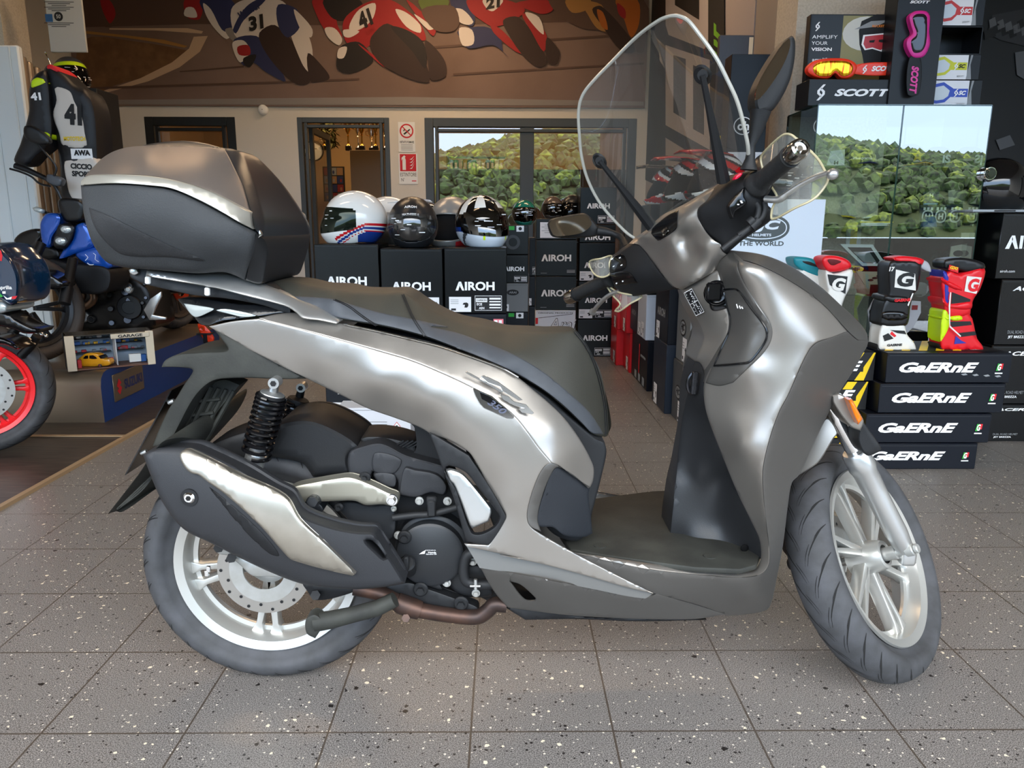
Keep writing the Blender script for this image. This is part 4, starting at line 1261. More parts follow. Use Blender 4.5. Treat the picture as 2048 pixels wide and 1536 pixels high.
# ---- grab rail and rack
mb = MB()
WR = [(260, 540, .10), (293, 545, .125), (300, 558, .13), (400, 548, .12), (446, 546, .11), (490, 560, .12), (540, 580, .13), (600, 605, .14), (684, 640, .15), (640, 632, .155), (590, 615, .155), (520, 598, .15), (430, 573, .145), (360, 560, .14)]
rail = zH([(545, 982, 'c'), (700, 1003), (900, 1018), (1000, 1003), (1090, 1000), (1200, 1040), (1400, 1108), (1600, 1188), (1750, 1255), (1925, 1342, 'c'), (1880, 1370, 'c'), (1760, 1346), (1640, 1328), (1600, 1292), (1540, 1252), (1450, 1225), (1200, 1162), (1000, 1112), (800, 1078), (533, 1035, 'c')])
skin(mb, rail, WR, mode='shell', thick=.022, edge=6, drop=.008)
mb.build('grab_rail', M_alu, SCT)
mb = MB()
skin(mb, zH([(415, 990), (440, 975), (470, 985), (480, 1010), (460, 1025), (425, 1015)]), [(265, 540, .11)], mode='solid', edge=3)
mb.build('rack_end_cap', M_alu, SCT)
for x, y0, y1 in ((550, 1035, 1088), (970, 1112, 1170)):
    q = zH([(x, y0), (x, y1)]); mb = MB(); mb.cyl(U(*q[0], YC-.13), U(*q[1], YC-.13), .0055, n=14, bev=.002)
    mb.build('rack_peg', mat('white plastic', 'd8d8d4', 0.4), SCT)
mb = MB()
skin(mb, zH([(480, 950), (1240, 1040), (1420, 1100), (1600, 1190), (1700, 1250), (1560, 1270), (1560, 1300), (1350, 1235), (1100, 1190), (900, 1170), (700, 1130), (520, 1085), (430, 1040), (425, 1000), (480, 1010)]), [(300, 540, .10), (560, 600, .11)], mode='solid', edge=2)
mb.build('luggage_rack', M_plast, SCT)

# ---- top case
TC = None
WC = [(163, 372, .17), (160, 420, .185), (175, 480, .19), (205, 515, .17), (250, 530, .17), (300, 540, .17), (400, 547, .17), (446, 545, .16), (491, 560, .15), (508, 500, .2), (511, 466, .205), (480, 447, .22), (446, 428, .225), (395, 400, .23), (344, 379, .235), (299, 372, .235), (225, 368, .215), (300, 450, .235), (400, 470, .235), (230, 430, .225), (350, 500, .21), (460, 500, .215)]
mb = MB()
base = zH([(76, 388, 'c'), (300, 380), (560, 395), (720, 420), (900, 495), (1080, 590), (1200, 660), (1312, 728, 'c'), (1300, 800), (1262, 940), (1238, 1062, 'c'), (1160, 1025), (1080, 1003), (900, 1012), (560, 985), (420, 975), (290, 948), (235, 912), (160, 800), (120, 690), (92, 560)])
fC = skin(mb, base, WC, mode='solid', edge=8, drop=.012)
M_case = mat('dark grey grained plastic', '37393b', 0.62, spec=.4, bump=(420, 0.4))
tc = mb.build('top_case', [M_case], SCT, ang=50)
mb = MB()
skin(mb, zH([(130, 545, 'c'), (250, 590), (450, 690), (700, 810), (960, 925), (700, 900), (380, 885), (260, 800), (170, 680)]), [(a, b, c+.004) for a, b, c in WC], edge=5, drop=.005, thick=.01)
mb.build('case_side_panel', mat('darker grained plastic', '2d2e30', 0.6, spec=.4, bump=(420, 0.4)), tc, ang=60)
mb = MB()
WL = [(a, b, c+.006) for a, b, c in WC if b < 470]
strip = zH([(76, 390, 'c'), (85, 350), (130, 322), (250, 315), (480, 318), (640, 335), (780, 365), (900, 400), (1040, 455), (1180, 530), (1270, 578, 'c'), (1290, 700, 'c'), (1200, 655), (1080, 585), (900, 490), (720, 415), (560, 392), (300, 377)])
WLs = WL+[(165, 352, .165), (210, 349, .205), (276, 350, .225), (361, 363, .228), (434, 388, .22), (500, 424, .2), (505, 456, .2)]
skin(mb, strip, WLs, mode='solid', edge=3, drop=.003)
mb.build('lid_band', mat('pale metallic band', 'b9b5aa', 0.34, 0.6), tc)
mb = MB()
WT = [(165, 352, .16), (210, 349, .2), (276, 350, .215), (361, 363, .218), (434, 388, .21), (500, 424, .19), (208, 314, .11), (239, 298, .10), (267, 292, .10), (340, 290, .10), (447, 297, .085), (466, 331, .13), (485, 373, .16), (300, 315, .17), (400, 330, .17), (440, 360, .185)]
skin(mb, zH([(105, 326, 'c'), (160, 265), (240, 190), (330, 142), (450, 115), (700, 108), (1087, 130, 'c'), (1150, 250), (1220, 400), (1272, 580, 'c'), (1180, 530), (1040, 455), (900, 400), (780, 365), (640, 335), (480, 318), (250, 315)]), WT, mode='solid', edge=3, drop=.003)
M_lid = mat('warm grey metallic lid', '7f746c', 0.36, 0.55)
mb.build('lid', M_lid, tc, ang=60)
mb = MB()
skin(mb, zH([(440, 130, 'c'), (560, 98), (680, 82), (800, 76), (900, 84), (1000, 105), (1085, 132, 'c'), (900, 128), (700, 122)]), [(265, 297, .09), (340, 284, .05), (395, 284, .05), (447, 298, .075)], mode='solid', edge=3, drop=.006)
# front pad of the lid
skin(mb, zH([(1085, 127, 'c'), (1150, 135), (1210, 160), (1250, 230), (1310, 380), (1350, 520), (1385, 650), (1370, 760, 'c'), (1312, 712, 'c'), (1275, 580), (1220, 400), (1150, 250)]), [(447, 297, .085), (466, 331, .13), (485, 373, .16), (501, 424, .19), (511, 462, .205), (482, 305, .05), (511, 367, .1), (530, 440, .15), (528, 475, .17)], mode='solid', edge=5, drop=.008)
mb.build('lid_backrest', mat('satin black shell', '232528', 0.3), tc, ang=60)
mb = MB()
skin(mb, zH([(1312, 728, 'c'), (1375, 775), (1400, 850), (1380, 1000), (1350, 1085), (1240, 1062, 'c'), (1262, 940), (1300, 800)]), [(508, 470, .2), (530, 480, .17), (491, 560, .15), (525, 560, .14)], mode='solid', edge=4, drop=.005)
mb.build('case_front', mat('black case plastic', '17181a', 0.5), tc)
for q, w in ((zH([(1335, 700), (1355, 745), (1325, 765)]), .19), (zH([(1628, 895), (1640, 935), (1615, 940)]), -.15)):
    mb = MB(); mb.prism([U(*p, YC-w) for p in q], (0, .012, 0), bev=.002)
    mb.build('case_latch', M_chrome, tc)
# ---- handlebar covers (turned to the left with the wheel)
mb = MB()
hb = zD([(545, 690, 'c'), (620, 620), (790, 500), (880, 410), (1000, 310), (1150, 235), (1300, 160), (1560, 0), (1700, -80), (1830, -157, 'c'), (1642, -40), (1483, 150), (1392, 260), (1378, 330), (1410, 405), (1500, 550), (1600, 650), (1680, 700), (1690, 780), (1752, 825, 'c'), (1680, 900), (1655, 1010, 'c'), (1180, 1275, 'c'), (1080, 1240), (950, 1100), (800, 900), (680, 750), (620, 700)])
def dz(L):
    return [zD([(x, y)])[0]+(w,) for x, y, w in L]
WH = dz([(545, 690, -.13), (620, 620, -.13), (790, 500, -.07), (1000, 310, -.02), (1150, 235, .02), (1560, 0, .07), (1830, -157, .11), (1483, 150, .10), (1392, 260, .085), (1410, 405, .085), (1500, 550, .10), (1680, 700, .12), (1752, 825, .11), (1655, 1010, .085), (1180, 1275, .035), (950, 1100, -.02), (800, 900, -.06), (680, 750, -.10),
         (720, 590, -.075), (880, 680, -.03), (1030, 900, .01), (1200, 1190, .05), (1000, 640, .02), (1130, 800, .035), (1290, 1130, .07), (1120, 480, .045), (1200, 620, .035), (1300, 850, .055), (1400, 1090, .085), (1200, 330, .06), (1330, 400, .075), (1450, 700, .10), (1560, 920, .10), (1300, 230, .07)])
fH = skin(mb, hb, WH, mode='shell', thick=.05, edge=3, mirror=False, step=9, drop=.003)
mb.build('handlebar_cover', M_silver, SCT, ang=50)
mb = MB()
skin(mb, zD([(785, 560, 'c'), (800, 500), (880, 420), (1000, 325), (1130, 255, 'c'), (1120, 380), (1112, 480), (1080, 520), (900, 640), (870, 648), (840, 625)]), [(a, b, c+.004) for a, b, c in WH], mode='shell', thick=.006, edge=2, mirror=False, drop=.002)
emb = mb.build('emblem_panel', M_gloss, SCT)
mb = MB()
q = zD([(908, 522), (980, 472), (1015, 540), (938, 590)])
P_ = [U(p[0], p[1], YC-fH([p])[0]-.0062) for p in q]
mb.prism(P_, (0, -.001, 0), 0)
q = zD([(930, 560), (950, 520), (985, 495), (975, 525), (1000, 530), (960, 570)])
P_ = [U(p[0], p[1], YC-fH([p])[0]-.0078) for p in q]
mb.prism(P_, (0, -.001, 0), 1)
mb.build('wing_emblem', [M_chrome, M_gloss], emb)
mb = MB()
blk = [(1400, 412.6), (1417, 399), (1441, 377), (1466, 355.5), (1476, 347), (1487, 344), (1503, 341), (1521, 344), (1527, 355), (1532, 389), (1535, 411), (1543, 418), (1545, 433), (1536, 445), (1502, 467), (1470, 492), (1452, 507), (1445, 500), (1442, 489), (1414, 466), (1399, 442), (1395, 425)]
WB = [(1400, 412, .10), (1395, 425, .095), (1414, 466, .095), (1442, 489, .12), (1452, 507, .11), (1502, 467, .14), (1540, 440, .17), (1530, 385, .19), (1521, 344, .19), (1487, 344, .17), (1441, 377, .13), (1430, 430, .13), (1470, 420, .17), (1500, 400, .2), (1480, 370, .185)]
skin(mb, blk, WB, mode='shell', thick=.06, edge=5, mirror=False, step=9, drop=.01)
mb.cyl(U(1513, 371, YC-.185), U(1524, 363, YC-.21), .027, .022, n=28, bev=.003)
rcov = mb.build('handlebar_rear_cover', M_plast, SCT)
mb = MB()
q = zE([(470, 745), (500, 690), (560, 650), (600, 645), (565, 700), (500, 748)])
mb.prism([U(*p, YC-.20) for p in q], (0, .02, 0), bev=.003)
mb.build('engine_stop_switch', mat('red switch', 'e01840', 0.35), rcov)
mb = MB()
q = zE([(400, 1120), (430, 1060), (560, 900), (610, 850), (600, 980), (640, 1050), (560, 1130), (480, 1180), (455, 1280)])
skin(mb, q, [(1470, 400, .20)], edge=2, mirror=False, thick=.02)
for x, y in ((520, 1085), (560, 1040), (570, 1060)):
    p, = zE([(x, y)]); c = U(*p, YC-.2035); rect(mb, c, .004, .002, mi=1)
mb.build('start_switch', [M_gloss, M_ink], rcov)
mb = MB()
lc = zD([(545, 690, 'c'), (440, 760), (340, 838), (270, 870), (222, 930), (240, 1040), (262, 1130), (330, 1230), (375, 1290), (500, 1372, 'c'), (850, 1312), (1100, 1268), (1165, 1282, 'c'), (1060, 1215), (930, 1090), (790, 900), (680, 755), (620, 702)])
WLc = dz([(545, 690, -.14), (340, 838, -.2), (222, 930, -.23), (262, 1130, -.21), (375, 1290, -.19), (500, 1372, -.17), (850, 1312, -.08), (1165, 1282, .01), (930, 1090, -.03), (790, 900, -.07), (620, 702, -.12), (450, 950, -.15), (600, 1000, -.10), (520, 1180, -.13)])
fL = skin(mb, lc, WLc, mode='shell', thick=.05, edge=4, mirror=False, step=9, drop=.006)
lcov = mb.build('handlebar_rear_cover', M_plast, SCT)
mb = MB()
skin(mb, zD([(240, 950), (290, 870), (400, 820), (440, 840), (468, 920), (460, 990), (420, 1025), (260, 1060, 'c')]), [(a, b, c+.004) for a, b, c in WLc], edge=2, mirror=False, thick=.01)
skin(mb, zD([(245, 1065, 'c'), (460, 1040), (530, 1075), (610, 1188, 'c'), (400, 1215), (320, 1220), (275, 1150)]), [(a, b, c+.004) for a, b, c in WLc], edge=2, mirror=False, thick=.01)
for x, y, w_, h_ in ((285, 880, .008, .003), (305, 975, .006, .002), (385, 865, .006, .002), (405, 960, .006, .002), (338, 1195, .003, .003), (418, 1168, .003, .003)):
    p, = zD([(x, y)]); rect(mb, U(p[0], p[1], YC-fL([p])[0]-.0055), w_, h_, (1, 0, .5), (-.5, 0, 1), mi=1)
mb.build('left_switch_cluster', [M_gloss, M_ink], lcov)
# ---- grips, bar ends, levers
def grip(a, b, r, name, tip):
    a, b = Vector(a), Vector(b)
    d = (b-a).normalized()
    L = (b-a).length
    M = Matrix.Translation(a) @ d.to_track_quat('Z', 'Y').to_matrix().to_4x4()
    mb = MB()
    prof = [(0, 0), (r*1.35, 0), (r*1.35, .008), (r*1.1, .014)]
    for k in range(9):
        z = .02+(L-.03)*k/8
        prof += [(r, z), (r*1.03, z+.004), (r, z+.008)]
    prof += [(r*1.15, L-.004), (r*1.15, L), (0, L)]
    mb.lathe(prof, 32, 0, M)
    g = mb.build(name, mat('grip rubber', '232425', 0.65, bump=(300, 0.3)), SCT)
    mb = MB()
    mb.lathe([(0, L), (r*.95, L), (r*1.08, L+.008), (r*1.1, L+tip*.7), (r*.98, L+tip), (r*.75, L+tip+.002), (r*.7, L+tip-.004), (r*.35, L+tip-.006), (r*.3, L+tip-.002), (0, L+tip-.002)], 36, 0, M)
    mb.build('bar_end_weight', mat('dark chrome cap', 'b0aca6', 0.12, 1.0), SCT)
grip(U(1514, 370, YC-.20), U(1581, 313, YC-.315), .0165, 'handlebar_grip', .034)
grip(U(1222, 556, YC+.235), U(1152, 589, YC+.34), .0165, 'handlebar_grip', .034)
mb = MB()
lv = spl(zE([(900, 1010), (1010, 1020), (1100, 1010), (1200, 930), (1400, 800), (1600, 705), (1740, 660), (1800, 665)]), False)
n = len(lv)
mb.tube([U(*p, YC-.20-.10*i/n) for i, p in enumerate(lv)], [.0085 if i < n*.3 else .0065 for i in range(n)], 12, flat=0.75)
p, = zE([(1808, 672)]); mb.ball(U(*p, YC-.30), .0098)
mb.build('brake_lever', M_alu, SCT)
mb = MB()
lv = spl(zL([(650, 690), (600, 705), (545, 740), (500, 785), (465, 830)]), False)
n = len(lv)
mb.tube([U(*p, YC+.2+.10*i/n) for i, p in enumerate(lv)], .0068, 12, flat=0.75)
p, = zL([(463, 832)]); mb.ball(U(*p, YC+.3), .0095)
mb.build('brake_lever', M_alu, SCT)
# cables
mb = MB()
for L in ([(760, 1060), (800, 1120), (790, 1230), (740, 1320), (690, 1390)], [(880, 1040), (890, 1150), (850, 1260), (780, 1320), (640, 1430), (520, 1510)], [(760, 1330), (600, 1470), (440, 1590), (300, 1700)]):
    mb.tube([U(*p, YC-.19) for p in spl(zE(L), False)], .0055, 10)
for L in ([(730, 1290), (660, 1350)], [(800, 1300), (700, 1400)]):
    q = zE(L); mb.cyl(U(*q[0], YC-.192), U(*q[1], YC-.192), .0085, n=14)
mb.build('brake_cable', mat('black rubber'), SCT)
mb = MB()
skin(mb, zE([(690, 900), (880, 860), (905, 950), (915, 1080), (980, 1150), (985, 1260), (925, 1340), (700, 1490), (560, 1590), (430, 1700), (330, 1760), (250, 1740), (420, 1560), (620, 1380), (760, 1270), (740, 1060)]), [(1500, 450, .13), (1530, 400, .16)], edge=3, mirror=False, thick=.05)
mb.build('brake_master_cylinder', M_dark, SCT)
# ---- mirrors
def mirror_unit(house, glass, stem, Yh, name, wall, rs=.009, tilt=.02):
    mb = MB()
    skin(mb, house, [(0, 0, YC-Yh)], edge=8, mirror=False, thick=wall, drop=.012)
    o = mb.build(name, M_plast, SCT)
    mb = MB()
    vs_ = [g_[1] for g_ in glass]; um_ = sum(g_[0] for g_ in glass)/len(glass)
    w0 = YC-Yh+.0035
    skin(mb, glass, [(um_-50, min(vs_), w0), (um_+50, min(vs_), w0), (um_-50, max(vs_), w0+tilt), (um_+50, max(vs_), w0+tilt)], edge=0, mirror=False, thick=.004)
    mb.build('mirror_glass', M_glassm, o)
    mb = MB()
    mb.tube([U(p[0], p[1], y) for p, y in stem], rs, 14)
    mb.build('mirror_stem', M_plast, o)
    return o
mirror_unit(zL([(160, 232), (172, 208), (210, 190), (390, 158), (430, 170), (500, 250), (520, 275), (490, 312), (440, 322), (350, 328), (215, 325), (185, 312)]),
            zL([(166, 236), (185, 208), (300, 182), (400, 168), (428, 180), (455, 228), (430, 265), (370, 298), (215, 316), (192, 306)]),
            [((1196, 462), YC+.30), ((1212, 464), YC+.295), ((1226, 467), YC+.29), ((1240, 473), YC+.28), ((1248, 482), YC+.26), ((1253, 496), YC+.22)], YC+.30, 'rear_view_mirror', .05, [.012, .011, .008, .008, .008, .009])
mirror_unit(zO([(1545, 228), (1568, 262), (1562, 400), (1525, 540), (1440, 690), (1385, 728), (1325, 718), (1303, 650), (1322, 550), (1390, 420), (1470, 300)]),
            zO([(1530, 246), (1538, 290), (1500, 400), (1430, 520), (1345, 628), (1316, 640), (1325, 560), (1400, 418), (1480, 300)]),
            [((1521, 222), YC-.2), ((1512, 262), YC-.2), ((1503, 290), YC-.2), ((1500, 318), YC-.2), ((1497, 340), YC-.2)], YC-.2, 'rear_view_mirror', .035, [.019, .012, .007, .009, .016], .05)
# ---- windshield: a raked, curved sheet turned with the bars
wh = Vector((math.cos(math.radians(42)), math.sin(math.radians(42)), 0))
wn_ = (wh*math.cos(math.radians(32))+Vector((0, 0, 1))*math.sin(math.radians(32))).normalized()
wl_ = Vector((math.sin(math.radians(42)), -math.cos(math.radians(42)), 0))
PW = U(1375, 430, YC+.02)
def on_shield(u, v, off=0.0):
    p = UP(u, v, PW, wn_)
    for k in range(4):
        s_ = (p-PW).dot(wl_)
        p = UP(u, v, PW-wn_*(1.3*s_*s_-off), wn_)
    return p
so = spl(zO([(820, 103), (770, 104), (700, 130), (560, 232), (400, 392), (240, 562), (196, 640), (182, 730), (187, 850), (202, 1000), (242, 1150), (320, 1300), (430, 1430), (540, 1522), (600, 1500), (720, 1420), (870, 1340), (1000, 1240), (1150, 1120), (1230, 1050), (1268, 985), (1250, 850), (1200, 655), (1130, 500), (1060, 365), (940, 200), (880, 130)]), True, 5)
mb = MB()
def shell3(mb, outl, fpos, th, step=14, mi=0):
    co = list(outl); n = len(co); ed = [(i, (i+1) % n) for i in range(n)]
    xs = [p[0] for p in co]; ys = [p[1] for p in co]
    g = np.array([(x, y) for y in np.arange(min(ys), max(ys), step) for x in np.arange(min(xs), max(xs), step)])
    dd = edge_dist(g, [co])
    ex = [tuple(g[k]) for k in range(len(g)) if dd[k] > step*.5 and inside(g[k], co)]
    vs2, e2, f2, _, _, _ = geometry.delaunay_2d_cdt([Vector(p) for p in co+ex], ed, [], 0, 1e-4)
    q = [(v.x, v.y) for v in vs2]
    tri = [tuple(t) for t in f2 if inside(np.mean([q[i] for i in t], axis=0), co)]
    F = [fpos(*p) for p in q]
    mb.add(F, tri, mi)
    return F
shell3(mb, so, on_shield, .003)
ws = mb.build('windshield', M_wshield, SCT, ang=80)
mb = MB()
k0 = max(range(len(so)), key=lambda i: so[i][1])
ring = so[k0:]+so[:k0]
ring = [p for p in ring if not (p[1] > 300 and p[0] > 1270+(475-p[1])*1.25 and p[0] < 1480)]
k1 = min(range(len(ring)), key=lambda i: (ring[i][0]-1495)**2+(ring[i][1]-308)**2)
op = [p for p in so]
i0 = min(range(len(so)), key=lambda i: (so[i][0]-1495)**2+(so[i][1]-308)**2)
seq = [so[(i0+j) % len(so)] for j in range(len(so))]
i1 = min(range(len(seq)), key=lambda i: (seq[i][0]-1268)**2+(seq[i][1]-474)**2)
mb.tube([on_shield(*p) for p in seq[:i1+1]], .0034, 8)
mb.build('shield_edge', M_edge, ws)
def stay(a, b, ra, rb, bo):
    pa, pb = on_shield(*a, -.025), U(*b, bo)
    m = [pa.lerp(pb, t) for t in (0, .3, .6, 1)]
    mb.tube(m, [ra, ra*1.2, (ra+rb)/2, rb], 8)
    q = on_shield(*a)
    mb.cyl(pa, q+wn_*.006, .009, n=16)
    mb.lathe([(.0, .004), (.016, .003), (.019, 0), (.016, -.004), (0, -.004)], 24, 0, frame(q, wn_))
sy_ = on_shield(1447, 362).y
mb = MB()
stay((1405, 150), (1447, 362), .0055, .013, sy_-.05)
mb.build('windshield_stay', M_plast, SCT)
mb = MB()
stay((1199, 322), (1305, 455), .0055, .014, YC+.10)
mb.build('windshield_stay', M_plast, SCT)
# ---- clear hand guards
M_guard = glassy('yellowed clear plastic', 0.05, 'dcdac8', haze=0.2, fres=.35)
def guard(L, zz, y0, y1, name):
    xs = [p[0] for p in L]
    u0, u1 = min(xs), max(xs)
    def pos(u, v):
        t = (u-u0)/(u1-u0)
        return U(u, v, y0+(y1-y0)*t-.03*math.sin(PI*t))
    mb = MB()
    o = spl(L, True, 5)
    shell3(mb, o, pos, .003, 10)
    g = mb.build(name, M_guard, SCT, ang=80)
    mb = MB()
    mb.tube([pos(*p) for p in o], .0022, 6, closed=True)
    mb.build('guard_rim', mat('yellowed edge', 'b9ae8c', 0.25), g)
guard(zE([(1180, 122), (1110, 150), (950, 292), (835, 430), (840, 540), (900, 720), (1000, 880), (1050, 985), (985, 1150), (990, 1285), (1300, 1132), (1550, 1010), (1690, 860), (1748, 730), (1700, 620), (1600, 452), (1400, 262), (1260, 145)]), None, YC-.17, YC-.27, 'hand_guard')
guard(zL([(440, 490), (520, 468), (592, 450), (575, 500), (580, 570), (525, 595), (470, 570)]), None, YC+.26, YC+.22, 'hand_guard')
guard(zL([(555, 645), (620, 690), (700, 712), (790, 715), (800, 730), (720, 775), (640, 830), (615, 826), (650, 780), (600, 720)]), None, YC+.26, YC+.15, 'hand_guard')

# ---- front of the bars and the nose, seen only from the side
hf = Vector((math.cos(math.radians(42)), math.sin(math.radians(42)), 0))
mb = MB()
c0 = U(1395, 455, YC)
Mh = Matrix.Translation(c0+hf*.02+Vector((0, 0, .0))) @ Matrix((hf, wl_*-1, Vector((0, 0, 1)))).transposed().to_4x4()
mb.ball((0, 0, 0), .085, 0, 24, (.6, 1.0, .6), M=Mh @ Matrix.Rotation(math.radians(-25), 4, 'Y'))
mb.build('handlebar_front_cover', M_plast, SCT)
mb = MB()
a_, b_ = FAX+ax*-.09+Vector((-.10, .02, .05)), FAX+ax*-.05+Vector((-.10, .02, .05))
mb.box((a_+b_)/2, (.05, .06, .08), bev=.012, seg=2)
mb.cyl(a_+Vector((0, -.02, -.05)), b_+Vector((0, -.02, -.05)), .014, n=16)
mb.build('front_caliper', M_dark, SCT)
# ============================================================ CARTONS, HELMETS, WALL THINGS
M_box = mat('glossy black card', '090a0c', 0.25, spec=.45, bump=(260, 0.15))
M_boxb = mat('blue black card', '070b14', 0.4, spec=.35)
M_boxd = mat('dark green black card', '080c0d', 0.33, spec=.4)
M_boxg = mat('grey card', '6d6f70', 0.5)
M_boxl = mat('pale grey card', 'b9bec6', 0.45)
M_boxr = mat('red card', 'c80f18', 0.4)
M_stick = mat('white sticker', 'e4e4e6', 0.5)
M_gry = mat('grey print', '8d9092', 0.6)
M_greyd = mat('dark grey print', '3c3f42', 0.6)
M_pink = mat('pink sticker', 'e0707c', 0.5)
M_teal = mat('teal print', '14907a', 0.5)
M_yel = mat('yellow print', 'e8c412', 0.5)
BM = [M_box, M_ink, M_stick, M_gry, M_inkblk, M_pink, M_inkgrn, M_greyd, M_inkred, M_yel, M_teal]
def bmats(body):
    return [body]+BM[1:]
def airoh(mb, c, w, right=(1, 0, 0), up=(0, 0, 1), mi=1, off=.0008, txt='IROH'):
    R_, U_ = Vector(right).normalized(), Vector(up).normalized()
    h = w*0.225
    c = Vector(c)
    a = c-R_*(w*0.375)
    poly(mb, [(-.125*w, -h/2), (-.045*w, h/2*.9), (-.005*w, h/2*.45), (-.055*w, -h/2)], a, R_, U_, mi, off)
    poly(mb, [(-.04*w, h/2), (.02*w, h/2), (.10*w, -h/2), (.045*w, -h/2), (-.015*w, h*.02)], a, R_, U_, mi, off)
    text(mb, txt, c+R_*(w*.12), w*.76, h, R_, U_, mi, 0.035, off=off)
def sticker(mb, c, w, h, right, up, kind='helmet', off=.0008):
    R_, U_ = Vector(right).normalized(), Vector(up).normalized(); c = Vector(c)
    rect(mb, c, w, h, R_, U_, 2, off)
    if kind == 'helmet':
        poly(mb, [(-.2, -.4), (.25, -.4), (.45, -.1), (.45, .25), (.2, .45), (-.3, .4), (-.5, .1), (-.1, .05)], c+R_*w*.25+U_*(-h*.05), R_, U_, 4, off*1.8, w*.28, h*.4)
        for k in range(3):
            rect(mb, c-R_*w*.25+U_*h*(.3-.12*k), w*.36, h*.035, R_, U_, 3, off*1.8)
        rect(mb, c-R_*w*.3-U_*h*.34, w*.22, h*.14, R_, U_, 4, off*1.8)
    elif kind == 'ece':
        rect(mb, c-R_*w*.25, w*.46, h*.9, R_, U_, 4, off*1.6)
        text(mb, 'ECE', c-R_*w*.25+U_*h*.12, w*.36, h*.32, R_, U_, 1, .03, off=off*2.2)
        rect(mb, c-R_*w*.25-U_*h*.25, w*.36, h*.18, R_, U_, 1, off*2.2)
        text(mb, 'HRT', c+R_*w*.25+U_*h*.02, w*.34, h*.3, R_, U_, 4, .02, off=off*2)
        rect(mb, c+R_*w*.25-U_*h*.26, w*.3, h*.03, R_, U_, 4, off*2)
    elif kind == 'dark':
        rect(mb, c, w*.97, h*.94, R_, U_, 4, off*1.6)
        rect(mb, c-R_*w*.25+U_*h*.2, w*.42, h*.26, R_, U_, 1, off*2.2)
        text(mb, 'CARBON', c-R_*w*.25+U_*h*.2, w*.36, h*.12, R_, U_, 4, 0.02, off=off*3)
        text(mb, 'ECE', c-R_*w*.33-U_*h*.07, w*.2, h*.16, R_, U_, 1, .03, off=off*2.2)
        text(mb, 'ASN', c-R_*w*.25-U_*h*.33, w*.2, h*.16, R_, U_, 1, .03, off=off*2.2)
        for k in range(4):
            rect(mb, c+R_*w*.25+U_*h*(.3-.2*k), w*.42, h*(.08 if k % 2 else .12), R_, U_, 1, off*2.2)
    elif kind == 'lines':
        for k in range(5):
            rect(mb, c-R_*w*.05+U_*h*(.32-.12*k), w*(.8 if k % 2 else .6), h*.03, R_, U_, 3, off*1.8)
def carton(name, label, x0, x1, y0, depth, z0, z1, body, prints=None, cat='box', group=None, rot=0):
    w, h = x1-x0, z1-z0
    mb = MB()
    g = .0015
    mb.box((0, 0, h*.5-g*.2), (w-.004, depth-.004, h-g), 0, bev=.003)
    # lid flap line and slot
    mb.box((0, -depth/2-.0002, h-.012), (w-.02, .0006, .0012), 7)
    if prints:
        prints(mb, w, depth, h)
    o = mb.build(name, bmats(body))
    o.location = ((x0+x1)/2, y0+depth/2, z0)
    o.rotation_euler = (0, 0, rot)
    tag(o, label, cat, group)
    return o
F_ = (1, 0, 0); Z_ = (0, 0, 1)
# ---------- three front stacks of helmet cartons
YF = 3.72
zt1 = U(700, 488, YF).z; zt2 = U(950, 627, YF).z; zt3 = zt2/2
cx = [U(630, 560, YF).x, U(761, 560, YF).x, U(888, 560, YF).x, U(1016, 560, YF).x]
def pr_front(stk):
    def f(mb, w, d, h):
        airoh(mb, (-.01*w, -d/2, h*.42 if stk != 'none' else h*.47), w*.62)
        if stk == 'ece':
            sticker(mb, (w*.22, -d/2, h*.14), w*.42, h*.22, F_, Z_, 'ece')
        if stk == 'two':
            sticker(mb, (-w*.25, -d/2, h*.14), w*.35, h*.23, F_, Z_, 'helmet')
            sticker(mb, (w*.2, -d/2, h*.16), w*.43, h*.23, F_, Z_, 'dark')
    return f
top_lab = ['black helmet box under the white striped helmet, top of its stack', 'black helmet box with HRT sticker under the black open helmet', 'black helmet box with two stickers under the black and white helmet']
for k, sk in enumerate(('none', 'ece', 'two')):
    carton('helmet_box', top_lab[k], cx[k], cx[k+1]-.004, YF, .34, zt2, (zt1, zt1-.02, zt1-.016)[k], M_box, pr_front(sk), group='black helmet boxes stacked behind the seat')
def pr_pink(mb, w, d, h):
    rect(mb, (w*.36, -d/2, h*.86), w*.16, h*.1, F_, Z_, 5)
    rect(mb, (w*.32, -d/2, h*.86), w*.05, h*.06, F_, Z_, 1, .0012); rect(mb, (w*.39, -d/2, h*.86), w*.05, h*.06, F_, Z_, 2, .0012)
    airoh(mb, (0, -d/2, h*.4), w*.6)
mid_lab = ['dark helmet box second from the top below the white striped helmet', 'dark helmet box second from the top below the black open helmet', 'blue-black helmet box with a pink sticker, second in the stack nearest the aisle']
for k in range(3):
    carton('helmet_box', mid_lab[k], cx[k], cx[k+1]-.004, YF+.005*k, .34, zt3, zt2-.001, M_boxb, pr_pink if k == 2 else pr_front('none'), group='black helmet boxes stacked behind the seat')
def pr_low(mb, w, d, h):
    airoh(mb, (0, -d/2, h*.72), w*.6)
    sticker(mb, (-w*.32, -d/2, h*.36), w*.3, h*.3, F_, Z_, 'helmet')
low_lab = ['blue-black helmet box on the floor behind the rear shock absorbers', 'blue-black helmet box on the floor behind the airbox', 'blue-black helmet box on the floor behind the side cowl']
for k in range(3):
    carton('helmet_box', low_lab[k], cx[k]+.02, cx[k+1]+.012, YF+.01, .33, 0, zt3-.001, M_boxb, pr_low, group='black helmet boxes stacked behind the seat')
a = U(680, 806, 3.6); b = U(828, 880, 3.6)
